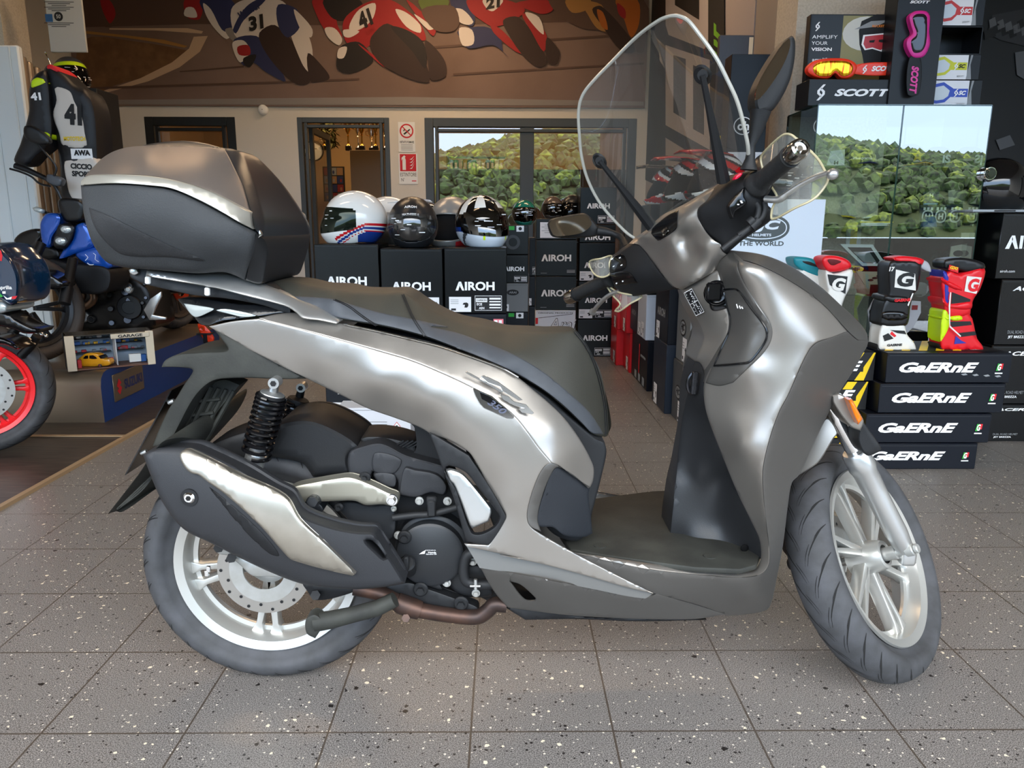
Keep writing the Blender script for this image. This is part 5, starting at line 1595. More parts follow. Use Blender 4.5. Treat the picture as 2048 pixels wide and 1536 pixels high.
def pr_white(mb, w, d, h):
    rect(mb, (w*.32, -d/2, h*.93), w*.36, h*.12, F_, Z_, 10)
    for k in range(6):
        rect(mb, (-w*.12, -d/2, h*(.62-.07*k)), w*.6, h*.02, F_, Z_, 3)
    for k in (0, 1):
        c = Vector((w*.22+k*w*.09, -d/2, h*(.4+.1*k)))
        poly(mb, [(0, -.5), (.5, 0), (0, .5), (-.5, 0)], c, F_, Z_, 8, .0008, w*.1, h*.25)
        poly(mb, [(0, -.5), (.5, 0), (0, .5), (-.5, 0)], c, F_, Z_, 1, .0012, w*.085, h*.21)
        rect(mb, c, w*.025, h*.06, F_, Z_, 4, .0016)
    rect(mb, (w*.32, -d/2, h*.93), w*.2, h*.03, F_, Z_, 1, .0014)
carton('battery_box', 'white cardboard box with green label and hazard diamonds, behind the airbox', a.x, b.x, 3.5, .16, 0, a.z, mat('white card', 'dcdfe6', 0.5), pr_white)

# ---------- helmets
def hel_r(az, el, kind):
    ca, sa, ce, se = math.cos(az), math.sin(az), math.cos(el), math.sin(el)
    a_, b_, c_ = .148, .120, .132
    r = 1/math.sqrt((ce*ca/a_)**2+(ce*sa/b_)**2+(se/c_)**2)
    if kind != 'open' and ca > 0 and se < .1:
        k = min(1, (.1-se)/.5)*ca**2
        r *= 1+(.24 if kind == 'full' else .42)*k
    return r
def helmet(name, label, loc, rz, mats_, paint, kind='full', visor=None, sc=1.0, tilt=0.0, texts=(), group=None, peak=None, port=(-.42, .30, 1.25), lens_m=None, zcut=-.108):
    """front of the helmet looks along local +X"""
    t = thing(name, label, 'helmet', loc, rz, group)
    na, ne = 96, 56
    vs, grid = [], {}
    mb = MB()
    Mt = Matrix.Rotation(tilt, 4, 'Y')
    def pos(az, el, k=1.0):
        r = hel_r(az, el, kind)*sc*k
        p = Vector((r*math.cos(el)*math.cos(az), r*math.cos(el)*math.sin(az), r*math.sin(el)))
        if p.z < zcut*sc:
            p.z = zcut*sc
        p.z += -zcut*sc
        return p
    e0, e1 = -.95, PI/2
    p0, p1, pw = port
    def inport(az, el):
        a = (az+PI) % (2*PI)-PI
        lim = pw*(1-.25*max(0, (abs(el-(p0+p1)/2)/((p1-p0)/2)))**3)
        lo = p0-(2.0 if kind == 'open' else 0)+(.0 if kind == 'open' else .18*(abs(a)/pw)**2)
        return abs(a) < lim and lo < el < p1-.12*(abs(a)/pw)**2
    V = [[pos(2*PI*i/na, e0+(e1-e0)*j/ne) for j in range(ne+1)] for i in range(na)]
    vs = [p for r in V for p in r]
    fs, ms = [], []
    for i in range(na):
        for j in range(ne):
            az = 2*PI*(i+.5)/na; el = e0+(e1-e0)*(j+.5)/ne
            if inport(az, el):
                continue
            i2 = (i+1) % na
            f = (i*(ne+1)+j, i2*(ne+1)+j, i2*(ne+1)+j+1, i*(ne+1)+j+1)
            fs.append(f); ms.append(paint((az+PI) % (2*PI)-PI, el))
    mb.v, mb.f, mb.m = vs, fs, ms
    for (tx, az, el, w_, h_, mi, rot) in texts:
        c = pos(az, el, 1.0); zc = -zcut*sc
        n_ = Vector((math.cos(el)*math.cos(az), math.cos(el)*math.sin(az), math.sin(el)))
        R_ = Vector((-math.sin(az), math.cos(az), 0)); U_ = n_.cross(R_)
        R2 = R_*math.cos(rot)+U_*math.sin(rot); U2 = U_*math.cos(rot)-R_*math.sin(rot)
        def wrap(p):
            d = p-Vector((0, 0, zc))
            el_ = math.atan2(d.z, math.hypot(d.x, d.y)); az_ = math.atan2(d.y, d.x)
            return pos(az_, el_, 1.012)
        text(mb, tx, c, w_, h_, R2, U2, mi, .02, wrap=wrap)
    mb.v = [tuple(Mt @ Vector(p)) for p in mb.v]
    sh = mb.build('shell', mats_, t, ang=50)
    sh.modifiers.new('thickness', 'SOLIDIFY').thickness = .006
    sh.modifiers['thickness'].offset = -1
    # dark padded inside
    mb = MB()
    n2 = 28
    vs = [pos(2*PI*i/n2, -.9+(PI/2+.9)*j/14, .9) for i in range(n2) for j in range(15)]
    mb.add([Mt @ p for p in vs], [(i*15+j, ((i+1) % n2)*15+j, ((i+1) % n2)*15+j+1, i*15+j+1) for i in range(n2) for j in range(14)])
    mb.build('lining', mat('dark helmet lining', '0b0c10', 0.9), t)
    if visor:
        vm, k = visor
        mb = MB()
        n3, m3 = 28, 12
        lo, hi, ww = p0-.06, p1+.07, pw+.12
        P_ = [pos(-ww+2*ww*i/n3, lo+(hi-lo)*j/m3-(.0 if kind != 'open' else .0), k) for i in range(n3+1) for j in range(m3+1)]
        fs = [(i*(m3+1)+j, (i+1)*(m3+1)+j, (i+1)*(m3+1)+j+1, i*(m3+1)+j+1) for i in range(n3) for j in range(m3) if not ((i in (0, n3-1)) and (j in (0, m3-1)))]
        mb.add([Mt @ p for p in P_], fs, 0)
        rr = random.Random(len(label))
        for q in range(9):
            az = -.6+1.2*rr.random(); el = p0+.1+(p1-p0-.15)*rr.random()
            w_, h_ = rr.uniform(.012, .035), rr.uniform(.002, .005)
            c = pos(az, el, k*1.01); n_ = Vector((math.cos(az), math.sin(az), 0)); R_ = Vector((-math.sin(az), math.cos(az), 0))
            rect(mb, Mt @ c, w_, h_, Mt.to_3x3() @ R_, (0, 0, 1), 1)
        mb.build('visor', [vm, M_ink], t, ang=60)
    if peak:
        mb = MB()
        z0 = -zcut*sc
        L = [(-.02, .118, .105), (.08, .122, .118), (.16, .112, .122), (.235, .07, .112)]
        top = [Vector((x, s*w_*(.75), z0+z_+.012*(1-abs(s)))) for x, w_, z_ in L for s in (-1, -.5, 0, .5, 1)]
        fs = [(i*5+j, i*5+j+1, (i+1)*5+j+1, (i+1)*5+j) for i in range(3) for j in range(4)]
        mb.add([Mt @ (p*sc if False else p) for p in top], fs, 0)
        pk = mb.build('peak', peak, t)
        pk.modifiers.new('thickness', 'SOLIDIFY').thickness = .005
    return t
M_hw = mat('gloss white shell', 'e9e9e4', 0.12, coat=0.8)
M_hred = mat('gloss red', 'c4161f', 0.15, coat=0.8)
M_hblue = mat('gloss navy', '1c3a86', 0.15, coat=0.8)
M_hblk = mat('satin black shell', '16171a', 0.35)
M_hgb = mat('gloss black shell', '0b0b0d', 0.1, coat=0.8)
M_hgrey = mat('silver grey shell', '9a9a98', 0.3, 0.3)
M_hlgrey = mat('ice white shell', 'cfdbe6', 0.2, coat=0.5)
M_hteal = mat('teal green shell', '15705c', 0.2, coat=0.6)
M_hbrn = mat('brown grey shell', '5c5048', 0.25, coat=0.6)
M_hyel = mat('fluo yellow', 'c8e81a', 0.35)
M_clearv = glassy('clear visor', 0.10, 'f0f0f0', haze=0.02)
M_smokev = glassy('smoked visor', 0.12, '5a5a5a')
zt_s = zt1
def on(u, v, Y, z):
    p = U(u, v, Y); return (p.x, Y, z)
def paint_w(az, el):
    # three sweeping stripes over the cheek on the side towards the camera
    if True:
        s = el+.22*math.cos((abs(az)-.6)*1.5)
        if abs(az) > .55:
            y = el-(-.75+.42*(abs(az)-.5)/1.2 if abs(az) < 1.7 else -.33)
            if .10 < y < .20: return 1
            if -.02 < y < .07: return 2
            if -.11 < y < -.07: return 1
            if y < -.14 and abs(az) > 1.35: return 2
    return 0
helmet('full_face_helmet', 'white full-face helmet with red and blue stripes on the left stack', on(714, 485, YF+.17, zt1+.001), math.radians(205), [M_hw, M_hred, M_hblue, M_inkblk], paint_w, 'full', (mat('dark mirrored visor', '202820', 0.08, 0.5), 1.015), 1.08, texts=[('AIROH', -.35, .62, .05, .012, 3, 0)], port=(-.30, .32, 1.2))
helmet('open_face_helmet', 'matt black open-face helmet with clear visor on the middle stack', on(827, 490, YF+.16, zt1-.019), math.radians(-88), [M_hblk, M_ink], lambda a, e: 0, 'open', (M_clearv, 1.06), 1.04, texts=[('AIROH', 0, .62, .062, .014, 1, 0), ('MATHISSE II', 0, .33, .085, .011, 1, 0)], port=(-.45, .25, 1.15))
def paint_gp(az, el):
    a = abs(az)
    if el > .55 and .25 < a < .75: return 1
    if el > .35 and 1.1 < a < 1.6: return 1
    if el < -.30: return 3 if (.62 < a+el < .85) else (5 if .3 < a < .42 and el > -.45 else 2)
    if el < -.15 and a > 1.2: return 4
    return 0
helmet('full_face_helmet', 'black, white and pale blue full-face helmet with smoked visor on the right stack', on(962, 490, YF+.17, zt1-.015), math.radians(-62), [M_hgb, M_hw, M_hlgrey, M_greyd, M_hblue, M_hyel], paint_gp, 'full', (M_smokev, 1.02), 1.06, texts=[('AIROH', .1, .85, .06, .014, 0, 0), ('AIROH', -.38, .12, .035, .008, 1, 0), ('GP 500', .25, .26, .045, .010, 1, 0)], port=(-.28, .34, 1.2))
def paint_mx(az, el):
    return 1 if (el > .8 or (abs(az) > .7 and el > .45)) else 0
helmet('adventure_helmet', 'grey helmet with white peak behind the white striped helmet', on(778, 470, YF+.5, zt1-.02), math.radians(20), [M_hgrey, M_hw], paint_mx, 'cross', None, 1.1, peak=M_hw)
helmet('adventure_helmet', 'silver-grey helmet with big pale letters between the black helmets', on(905, 470, YF+.5, zt1-.02), math.radians(-100), [M_hgrey, M_ink, M_inkred], lambda a, e: 2 if e < -.45 and a > .3 else 0, 'cross', None, 1.1, texts=[('AIROH', -.75, -.15, .11, .028, 1, .5)])
for k, (u, lab) in enumerate(((770, 'dark carton holding up the grey peaked helmet in the second row'), (905, 'dark carton holding up the silver-grey helmet in the second row'))):
    p = U(u, 500, YF+.4)
    carton('helmet_box', lab, p.x-.17, p.x+.17, YF+.36, .3, 0, zt1-.021, M_boxb, None)
p = U(853, 470, YF+.62)
helmet('helmet', 'black helmet far behind, just left of the silver-grey one', (p.x-.01, YF+.90, zt1-.02), math.radians(-90), [M_hgb], lambda a, e: 0, 'full', None, 1.0)
carton('helmet_box', 'dark carton under the far black helmet in the third row', p.x-.16, p.x+.14, YF+.72, .33, 0, zt1-.021, M_boxb, None)

# ---------- stacks along the left side of the aisle
def stack(u0, u1, Y, vs, labs, bodies, prints, group='helmet boxes along the left of the aisle', depth=.34, name='helmet_box', base_v=None):
    """vs: pixel rows of the joints from the top down; the last one is the floor"""
    x0, x1 = U(u0, 560, Y).x, U(u1, 560, Y).x
    zs = [max(0, U((u0+u1)/2, v, Y).z) for v in vs]
    zs[-1] = 0
    out = []
    for k in range(len(vs)-1):
        out.append(carton(name, labs[k], x0, x1, Y, depth, zs[k+1], zs[k]-.001, bodies[k], prints[k], group=group))
    return zs, x0, x1
def pA(kind, lw=.6, lz=.45, shift=0):
    def f(mb, w, d, h):
        if 'a' in kind: airoh(mb, (shift*w, -d/2, h*lz), w*lw)
        if 's' in kind: sticker(mb, (-w*.28, -d/2, h*.14), w*.38, h*.24, F_, Z_, 'helmet')
        if 'd' in kind: sticker(mb, (w*.22, -d/2, h*.14), w*.45, h*.2, F_, Z_, 'dark')
        if 'e' in kind:
            for q in range(3): rect(mb, (w*.36, -d/2, h*(.1+.03*q)), w*.2, h*.018, F_, Z_, 3)
            rect(mb, (-w*.3, -d/2, h*.08), w*.15, h*.012, F_, Z_, 3)
        if 'g' in kind:
            rect(mb, (-w*.1, -d/2, h*.9), w*.2, h*.13, F_, Z_, 6); rect(mb, (w*.2, -d/2, h*.88), w*.26, h*.2, F_, Z_, 2)
            poly(mb, oval(w*.12, h*.12, 14), (w*.2, -d/2, h*.88), F_, Z_, 4, .0012)
        if 'r' in kind:
            poly(mb, oval(w*.5, w*.5, 30), (-w*.05, -d/2, h*.42), F_, Z_, 7, .0008); poly(mb, oval(w*.3, w*.3, 30), (-w*.05, -d/2, h*.42), F_, Z_, 0, .0012)
        if 'o' in kind:
            poly(mb, oval(w*.42, h*.2, 26), (-w*.05, -d/2, h*.68), F_, Z_, 4, .0008); text(mb, 'ARAI', (-w*.05, -d/2, h*.68), w*.26, h*.07, F_, Z_, 3, .03, off=.0012)
            rect(mb, (-w*.3, -d/2, h*.15), w*.22, h*.24, F_, Z_, 2); poly(mb, oval(w*.12, h*.12, 14), (-w*.3, -d/2, h*.17), F_, Z_, 4, .0012)
        if 'W' in kind:
            text(mb, 'ORIGINAL PRODUCTS', (0, -d/2, h*.88), w*.86, h*.05, F_, Z_, 4, .02)
            rect(mb, (-w*.46, -d/2, h*.55), w*.06, h*.26, F_, Z_, 8)
            text(mb, 'Arai', (w*.18, -d/2, h*.42), w*.7, h*.5, F_, Z_, 4, .02, .25)
            text(mb, 'Arai', (w*.18, -d/2, h*.42), w*.66, h*.46, F_, Z_, 2, -.005, .25, off=.0013)
            poly(mb, [(-.42, 0), (.42, .17), (.42, .19), (-.42, .02)], (0, -d/2, h*.66), F_, Z_, 4, .0008, w, h)
        if 'b' in kind:
            sticker(mb, (-w*.05, -d/2, h*.45), w*.7, h*.75, F_, Z_, 'lines')
    return f
zsA, xa0, xa1 = stack(1000, 1057, 4.75, [450, 509, 566, 624, 680, 799],
      ['black box with green tag and round emblem, topmost under the green helmet', 'black box with HRT strip, just right of the stickered front box', 'grey box with dark oval badge behind the right front stack', 'dark box with small green tag below the grey oval-badge box', 'dark box on the floor below the small green-tag box'],
      [M_boxd, M_boxd, M_boxg, M_boxb, M_boxb], [pA('gr'), pA('ad', .7, .5), pA('o'), pA('g'), None])
zsN, _, _ = stack(1058, 1071, 5.4, [475, 552, 612, 680, 745], ['narrow dark box end lettered H, beside the green-tag boxes', 'narrow dark box end with white sticker, second in its stack', 'narrow dark box end, third in the gap stack', 'narrow dark box end on the floor of the gap stack'],
      [M_boxb]*4, [pA('d'), pA('s'), pA('s'), None])
zsB, xb0, xb1 = stack(1071, 1153, 5.92, [437, 479, 552, 620, 668, 713],
      ['low black box with large white label under the brown-grey helmet', 'black box right below the left handlebar mirror', 'black box behind the left handlebar bar end', 'white logo box with red side mark, above the seat', 'dark box on the floor below the white logo box'],
      [M_boxd, M_boxd, M_boxd, mat('white card'), M_boxb], [pA('b'), pA('ae', .72, .5), pA('ae', .72, .5), pA('W'), None])
zsC, xc0, xc1 = stack(1157, 1229, 5.98, [374, 449, 485, 562.6, 638, 711],
      ['large black box at the head of the aisle stack, seen past the windshield edge', 'black box half hidden behind the mirror stem', 'black box with helmet sticker behind the left hand guard', 'black box with two stickers behind the left brake lever', 'black box with dark label standing on the floor at the aisle'],
      [M_boxd]*5, [pA('ad', .62, .5), pA('a', .7, .3), pA('as', .7, .42), pA('asd', .62, .5), pA('ad', .7, .5)])
helmet('open_face_helmet', 'teal green open-face helmet on the stack left of the mirror', (U(1049, 440, 4.92).x, 4.92, zsA[0]), math.radians(-92), [M_hteal, M_ink], lambda a, e: 0, 'open', (M_smokev, 1.03), .66, port=(-.45, .35, 1.25))
helmet('open_face_helmet', 'brown-grey open-face helmet on the white-label box', (U(1105, 430, 6.08).x, 6.08, zsB[0]), math.radians(-90), [M_hbrn, M_ink], lambda a, e: 0, 'open', (M_smokev, 1.03), .72, port=(-.45, .3, 1.25))
helmet('full_face_helmet', 'black full-face helmet with red visor outline, right of the brown-grey helmet', (U(1146, 430, 6.25).x, 6.3, zsB[0]), math.radians(-120), [M_hblk, M_hred, M_ink], lambda a, e: 1 if (-.36 < e < .42 and 1.0 < abs(a) < 1.5 and (e < -.26 or e > .32 or abs(a) > 1.4)) else 0, 'full', (mat('black visor', '08080a', 0.1), 1.01), .8)

# ---------- stacks along the right side of the aisle (turned with their ends to the aisle)
def aisle_box(name, label, corner, vt, zb, W, D, body, prints=None, ztop=None, cat='box'):
    c = G(*corner) if len(corner) == 2 else Vector(corner)
    zt_ = ztop if ztop is not None else U(1008+(c.x*1500)/c.y, vt, c.y).z
    return c, carton(name, label, c.x, c.x+W, c.y, D, zb, zt_, body, prints, group='helmet boxes along the right of the aisle'), zt_
def pS(kind):
    def f(mb, w, d, h):
        L = (0, -1, 0)
        cxs = -w/2
        if 'h' in kind:
            poly(mb, oval(d*.42, h*.24, 30), (cxs, 0, h*.5), L, Z_, 4, .0008); poly(mb, oval(d*.37, h*.19, 30), (cxs, 0, h*.5), L, Z_, 3, .0012)
            text(mb, 'HJC', (cxs, 0, h*.5), d*.28, h*.13, L, Z_, 4, .05, .2, off=.0016)
        if 't' in kind: text(mb, 'AIROH', (cxs, 0, h*.5), d*.6, h*.14, L, Z_, 3, .03)
        if 's' in kind: sticker(mb, (cxs, d*.2, h*.17), d*.26, h*.3, L, Z_, 'helmet')
        if 'S' in kind: sticker(mb, (cxs, -d*.18, h*.2), d*.3, h*.34, L, Z_, 'helmet')
        if 'f' in kind:
            poly(mb, oval(w*.5, h*.3, 26), (w*.1, -d/2, h*.5), F_, Z_, 4, .0008); poly(mb, oval(w*.42, h*.22, 26), (w*.1, -d/2, h*.5), F_, Z_, 3, .0012)
        if 'p' in kind:
            for q in range(3): rect(mb, (cxs, -d*.3+q*d*.24, h*.12), d*.14, h*.16, L, Z_, 3)
            rect(mb, (cxs, -d*.02, h*.5), d*.05, h*.6, L, Z_, 8)
            rect(mb, (cxs, -d*.25, h*.6), d*.3, h*.05, L, Z_, 3)
    return f
c1, _, z1 = aisle_box('helmet_box', 'red box on the floor, furthest of the red boxes at the aisle', (1231, 731), 659, 0, .3, .3, M_boxr, pS('S'))
aisle_box('helmet_box', 'red box on top of the furthest floor-standing red box', (c1.x, c1.y, 0), 592, z1, .3, .3, M_boxr, pS('S'))
c2, _, z2 = aisle_box('helmet_box', 'red box on the floor, nearer of the red boxes at the aisle', (1257, 746), 667, 0, .3, .28, M_boxr, pS('S'))
aisle_box('helmet_box', 'red box on top of the nearer floor-standing red box', (c2.x-.03, c2.y, 0), 590, z2, .3, .28, M_boxr, pS('S'))
c3, _, z3 = aisle_box('helmet_box', 'long black box with a red line and square pictures on the aisle floor', (1292, 783), 681, 0, .3, .59, M_boxb, pS('p'))
aisle_box('helmet_box', 'pale grey front box with oval badge on the long black box', (c3.x-.02, c3.y, 0), 590, z3, .3, .3, M_boxl, pS('fsS'))
aisle_box('helmet_box', 'dark box behind the pale grey badge box, on the long black box', (c3.x-.02, c3.y+.305, 0), 590, z3, .3, .28, M_boxb, pS('t'))
c4, _, z4 = aisle_box('helmet_box', 'tall black box with pale edge standing on the aisle floor', (1327, 828), 690, 0, .3, .36, mat('navy card', '16202e', 0.4), pS('s'))
_, _, z4b = aisle_box('helmet_box', 'dark navy box on the tall pale-edged box', (c4.x+.0, c4.y+.0, 0), 570, z4, .3, .36, M_boxb, pS('ts'))
c5, _, z5 = aisle_box('helmet_box', 'dark grey box on the floor just behind the leg panel', (1366, 858), 735, 0, .3, .3, mat('dark grey card', '4a4c4e', 0.5), pS('hS'))
aisle_box('helmet_box', 'grey box with white sticker on the dark grey box', (c5.x+.01, c5.y, 0), 632, z5, .29, .3, M_boxg, pS('hS'), ztop=z5+.37)

for lab, x, y, d, z0_ in (('black box on the navy box behind the steering head, below a motocross helmet', c4.x, c4.y, .36, z4b), ('black box on the grey box, carrying a motocross helmet behind the windshield', c5.x+.01, c5.y, .3, z5+.371), ('black box on the pale grey badge box, below the furthest motocross helmet', c3.x-.02, c3.y, .3, U(1292, 590, c3.y).z)):
    carton('helmet_box', lab, x, x+.29, y, d, z0_+.001, 1.17, M_boxd, None, group='helmet boxes along the right of the aisle')
# ---------- back wall: banner, signs, alarm
M_bn = [mat('banner asphalt', '80695f', 0.6, var=(1.2, '715a50', 0.35, 0.65)), mat('banner verge', '7c5a3c', 0.6, var=(9, '6a4a30', 0.35, 0.6)), mat('banner line', 'c7a98e', 0.6), mat('banner white', 'd8cfca', 0.6), mat('banner blue', '2a2f58', 0.6), mat('banner red', '9c1a1e', 0.6), mat('banner black', '1d1515', 0.6), mat('banner tyre', '33211d', 0.6), mat('banner brown', '594238', 0.6), mat('banner orange', 'b0601c', 0.6), mat('banner yellow', 'c9a945', 0.6), mat('banner grey', '8a827e', 0.6), mat('banner ochre', 'a8793f', 0.6), mat('banner green', '5b6b2c', 0.6)]
YBN = YB-.03
mb = MB()
a, b = U(153, 211, YBN), U(1290, 211, YBN)
ztb = ZC-.12
mb.box(((a.x+b.x)/2, YBN+.012, (a.z+ztb)/2), (b.x-a.x, .012, ztb-a.z), 0)
lay = [0]
def pp(pts, mi, seg=0):
    lay[0] += 1
    P_ = [U(p[0], p[1], YBN+.003-.00025*lay[0]) for p in (spl(pts, True, 4) if seg else pts)]
    tri = geometry.tessellate_polygon([[Vector((p.x, p.z, 0)) for p in P_]])
    mb.add(P_, [tuple(t) for t in tri], mi)
zb = lambda L: [(x/3.2, y/3.2) for x, y in L]
zc_ = lambda L: [(500+x/3.2, y/3.2) for x, y in L]
# track bands and verge
pp([(155, -100), (1288, -100), (1288, 40), (800, 52), (400, 48), (155, 55)], 8)
pp(zb([(520, 260), (900, 270), (1190, 320), (1260, 330), (1100, 430), (900, 500), (700, 560), (610, 620), (520, 640)]), 1, 1)
pp(zb([(520, 195), (800, 225), (1050, 255), (1200, 295), (1180, 305), (1000, 270), (800, 240), (520, 212)]), 12)
pp(zb([(1240, 235), (1330, 230), (1280, 330), (1150, 430), (950, 520), (620, 610), (610, 600), (900, 500), (1100, 400), (1210, 310)]), 2)
pp(zb([(700, 180), (1200, 180), (1300, 200), (1290, 215), (1000, 195), (700, 190)]), 2)
pp(zb([(610, 640), (2600, 620), (4120, 650), (4120, 676), (610, 668)]), 11)
for q in ([(1150, 455), (1560, 420), (1560, 432), (1150, 462)], [(500, 560), (1800, 520), (2300, 500), (2300, 512), (1800, 534), (500, 575)], [(2900, 470), (4120, 400), (4120, 412), (2900, 484)], [(2700, 300), (4100, 210), (4100, 225), (2700, 315)]):
    pp(zb(q), 8)
# far riders at the top left
for q, m in (([(520, 0), (760, 0), (750, 100), (720, 170), (640, 160), (600, 60)], 8), ([(640, 0), (700, 0), (740, 90), (700, 150)], 5), ([(1000, 0), (1160, 0), (1120, 150), (1040, 130)], 8), ([(1180, 0), (1290, 0), (1280, 120), (1200, 110)], 5), ([(1190, 50), (1240, 50), (1260, 110), (1180, 100)], 3), ([(800, 20), (900, 0), (900, 90), (830, 110)], 8)):
    pp(zb(q), m, 1)
# rider 31
for q, m in (([(1280, 0), (1480, 0), (1520, 120), (1500, 200), (1440, 230), (1330, 110)], 4), ([(1300, 20), (1350, 60), (1420, 190), (1480, 220), (1450, 250), (1380, 190), (1320, 100)], 3), ([(1440, 190), (1500, 180), (1530, 240), (1490, 260)], 11),
             ([(1480, 60), (1560, 0), (1790, 0), (1850, 60), (1840, 150), (1700, 220), (1560, 260), (1500, 220)], 3), ([(1490, 190), (1560, 60), (1640, 0), (1700, 0), (1560, 130), (1510, 215)], 4),
             ([(1500, 250), (1640, 230), (1700, 300), (1830, 520), (1700, 460), (1620, 400), (1560, 420), (1510, 330)], 4), ([(1490, 270), (1560, 260), (1600, 330), (1540, 400), (1500, 340)], 3), ([(1520, 300), (1590, 290), (1600, 350), (1530, 350)], 5), ([(1560, 370), (1640, 350), (1600, 430), (1560, 410)], 6),
             ([(1660, 210), (1760, 160), (1900, 300), (1980, 440), (1980, 530), (1900, 540), (1780, 440), (1680, 300)], 7), ([(1850, 160), (1940, 170), (2000, 320), (1980, 460), (1930, 400)], 3), ([(1970, 340), (2060, 420), (2110, 500), (2030, 525), (1985, 520)], 7),
             ([(1780, 30), (1900, 60), (1920, 170), (1840, 240), (1780, 160)], 4), ([(1880, 60), (1940, 110), (2000, 190), (1990, 240), (1930, 200)], 3)):
    pp(zb(q), m, 1)
# rider 41
for q, m in (([(400, 0), (520, 0), (560, 160), (590, 230), (560, 270), (470, 180), (420, 80)], 5), ([(480, 180), (540, 180), (590, 250), (570, 290), (500, 240)], 3), ([(470, 0), (700, 0), (720, 60), (600, 130), (520, 110)], 6),
             ([(600, 130), (700, 40), (800, 0), (900, 0), (1000, 60), (1090, 150), (1120, 260), (900, 220), (780, 280), (700, 330), (610, 260)], 5), ([(640, 150), (700, 60), (800, 20), (790, 110), (720, 180), (640, 200)], 3), ([(600, 190), (700, 200), (640, 240), (600, 230)], 3),
             ([(590, 290), (700, 270), (790, 380), (760, 420), (640, 470), (560, 440), (560, 350)], 6), ([(570, 310), (620, 300), (600, 370), (560, 370)], 3), ([(690, 280), (800, 360), (860, 430), (820, 400)], 5),
             ([(780, 230), (880, 150), (1000, 250), (1120, 400), (1150, 520), (1070, 520), (940, 470), (830, 400), (770, 300)], 7), ([(900, 170), (1000, 190), (1100, 260), (1130, 350), (1120, 440), (1040, 330)], 6), ([(1120, 260), (1180, 300), (1250, 400), (1250, 490), (1160, 510), (1140, 400)], 7),
             ([(930, 60), (1000, 80), (1090, 160), (1090, 210), (1000, 170)], 3), ([(1000, 0), (1050, 30), (1190, 180), (1170, 230), (1090, 130)], 5), ([(1050, 90), (1130, 140), (1180, 180), (1140, 190)], 3)):
    pp(zc_(q), m, 1)
# rider 3 and rider 4
for q, m in (([(1280, 0), (1380, 0), (1440, 110), (1420, 170), (1350, 130)], 4), ([(1300, 60), (1360, 60), (1430, 140), (1400, 160), (1340, 140)], 3), ([(1390, 0), (1640, 0), (1760, 60), (1690, 130), (1560, 170), (1480, 130), (1410, 70)], 5), ([(1490, 0), (1620, 0), (1560, 70), (1520, 60)], 3),
             ([(1330, 200), (1500, 170), (1600, 230), (1620, 330), (1660, 370), (1560, 290), (1400, 310), (1350, 250)], 4), ([(1340, 180), (1420, 190), (1430, 280), (1360, 290)], 3), ([(1540, 150), (1620, 200), (1740, 340), (1700, 330), (1560, 210)], 5),
             ([(1620, 130), (1720, 110), (1840, 260), (1900, 400), (1850, 430), (1760, 370), (1660, 230)], 7), ([(1740, 90), (1800, 100), (1900, 230), (1880, 330), (1800, 200)], 5), ([(1760, 80), (1850, 110), (1880, 220), (1830, 180)], 3), ([(1900, 240), (1980, 330), (1960, 410), (1905, 400)], 7), ([(1700, 20), (1900, 0), (1940, 60), (1880, 90), (1800, 70)], 5),
             ([(1080, 0), (1270, 0), (1250, 60), (1180, 50), (1120, 80)], 13), ([(1100, 60), (1300, 40), (1340, 140), (1300, 200), (1180, 190)], 8)):
    pp(zc_(q), m, 1)
zo_ = lambda L: [(1100+x/3.2, y/3.2) for x, y in L]
for q, m in (([(0, 0), (600, 0), (600, 330), (520, 320), (330, 200), (200, 180), (60, 100)], 8), ([(200, 10), (330, 30), (350, 120), (360, 200), (300, 180), (240, 90)], 12), ([(270, 60), (330, 40), (520, 250), (540, 330), (460, 330), (330, 160)], 7), ([(300, 60), (340, 80), (370, 190), (330, 170)], 9), ([(420, 0), (560, 0), (570, 150), (520, 240), (470, 110)], 9), ([(430, 20), (480, 60), (480, 120), (440, 90)], 5), ([(100, 0), (260, 0), (240, 60), (140, 80)], 12)):
    pp(zo_(q), m, 1)
# racing numbers
n0 = Vector((0, -.012, 0))
def num(tx, u, v, w, h, mi, ang=0.0, sh=0.2, bold=.05, fs=1):
    p = U(u, v, YBN); r = Vector((math.cos(ang), 0, math.sin(ang)))
    text(mb, tx, p+n0, w, h, r, (-math.sin(ang), 0, math.cos(ang)), mi, bold, sh)
num('31', 513, 46, .17, .13, 6, .22); num('WinWin', 498, 22, .22, .06, 4, .45); num('41', 731, 38, .15, .15, 6, .45); num('21', 986, 6, .16, .1, 6, .2); num('YAMAHA', 742, 62, .1, .03, 5, .5)
ban = mb.build('racing_banner', M_bn, smooth=False)
tag(ban, 'huge printed banner of racing motorcycles leaning through a bend, above the office glazing', 'banner')

mb = MB(); c = U(527, 220, YB)
mb.lathe([(0, .045), (.03, .045), (.045, .035), (.05, .02), (.05, 0), (0, 0)], 32, 0, Matrix.Translation(c) @ Matrix.Rotation(PI/2, 4, 'X'))
mb.lathe([(0, .047), (.004, .046)], 10, 1, Matrix.Translation(c) @ Matrix.Rotation(PI/2, 4, 'X'))
tag(mb.build('motion_sensor', [M_white, M_greyd]), 'small round white sensor on the back wall under the banner', 'sensor')
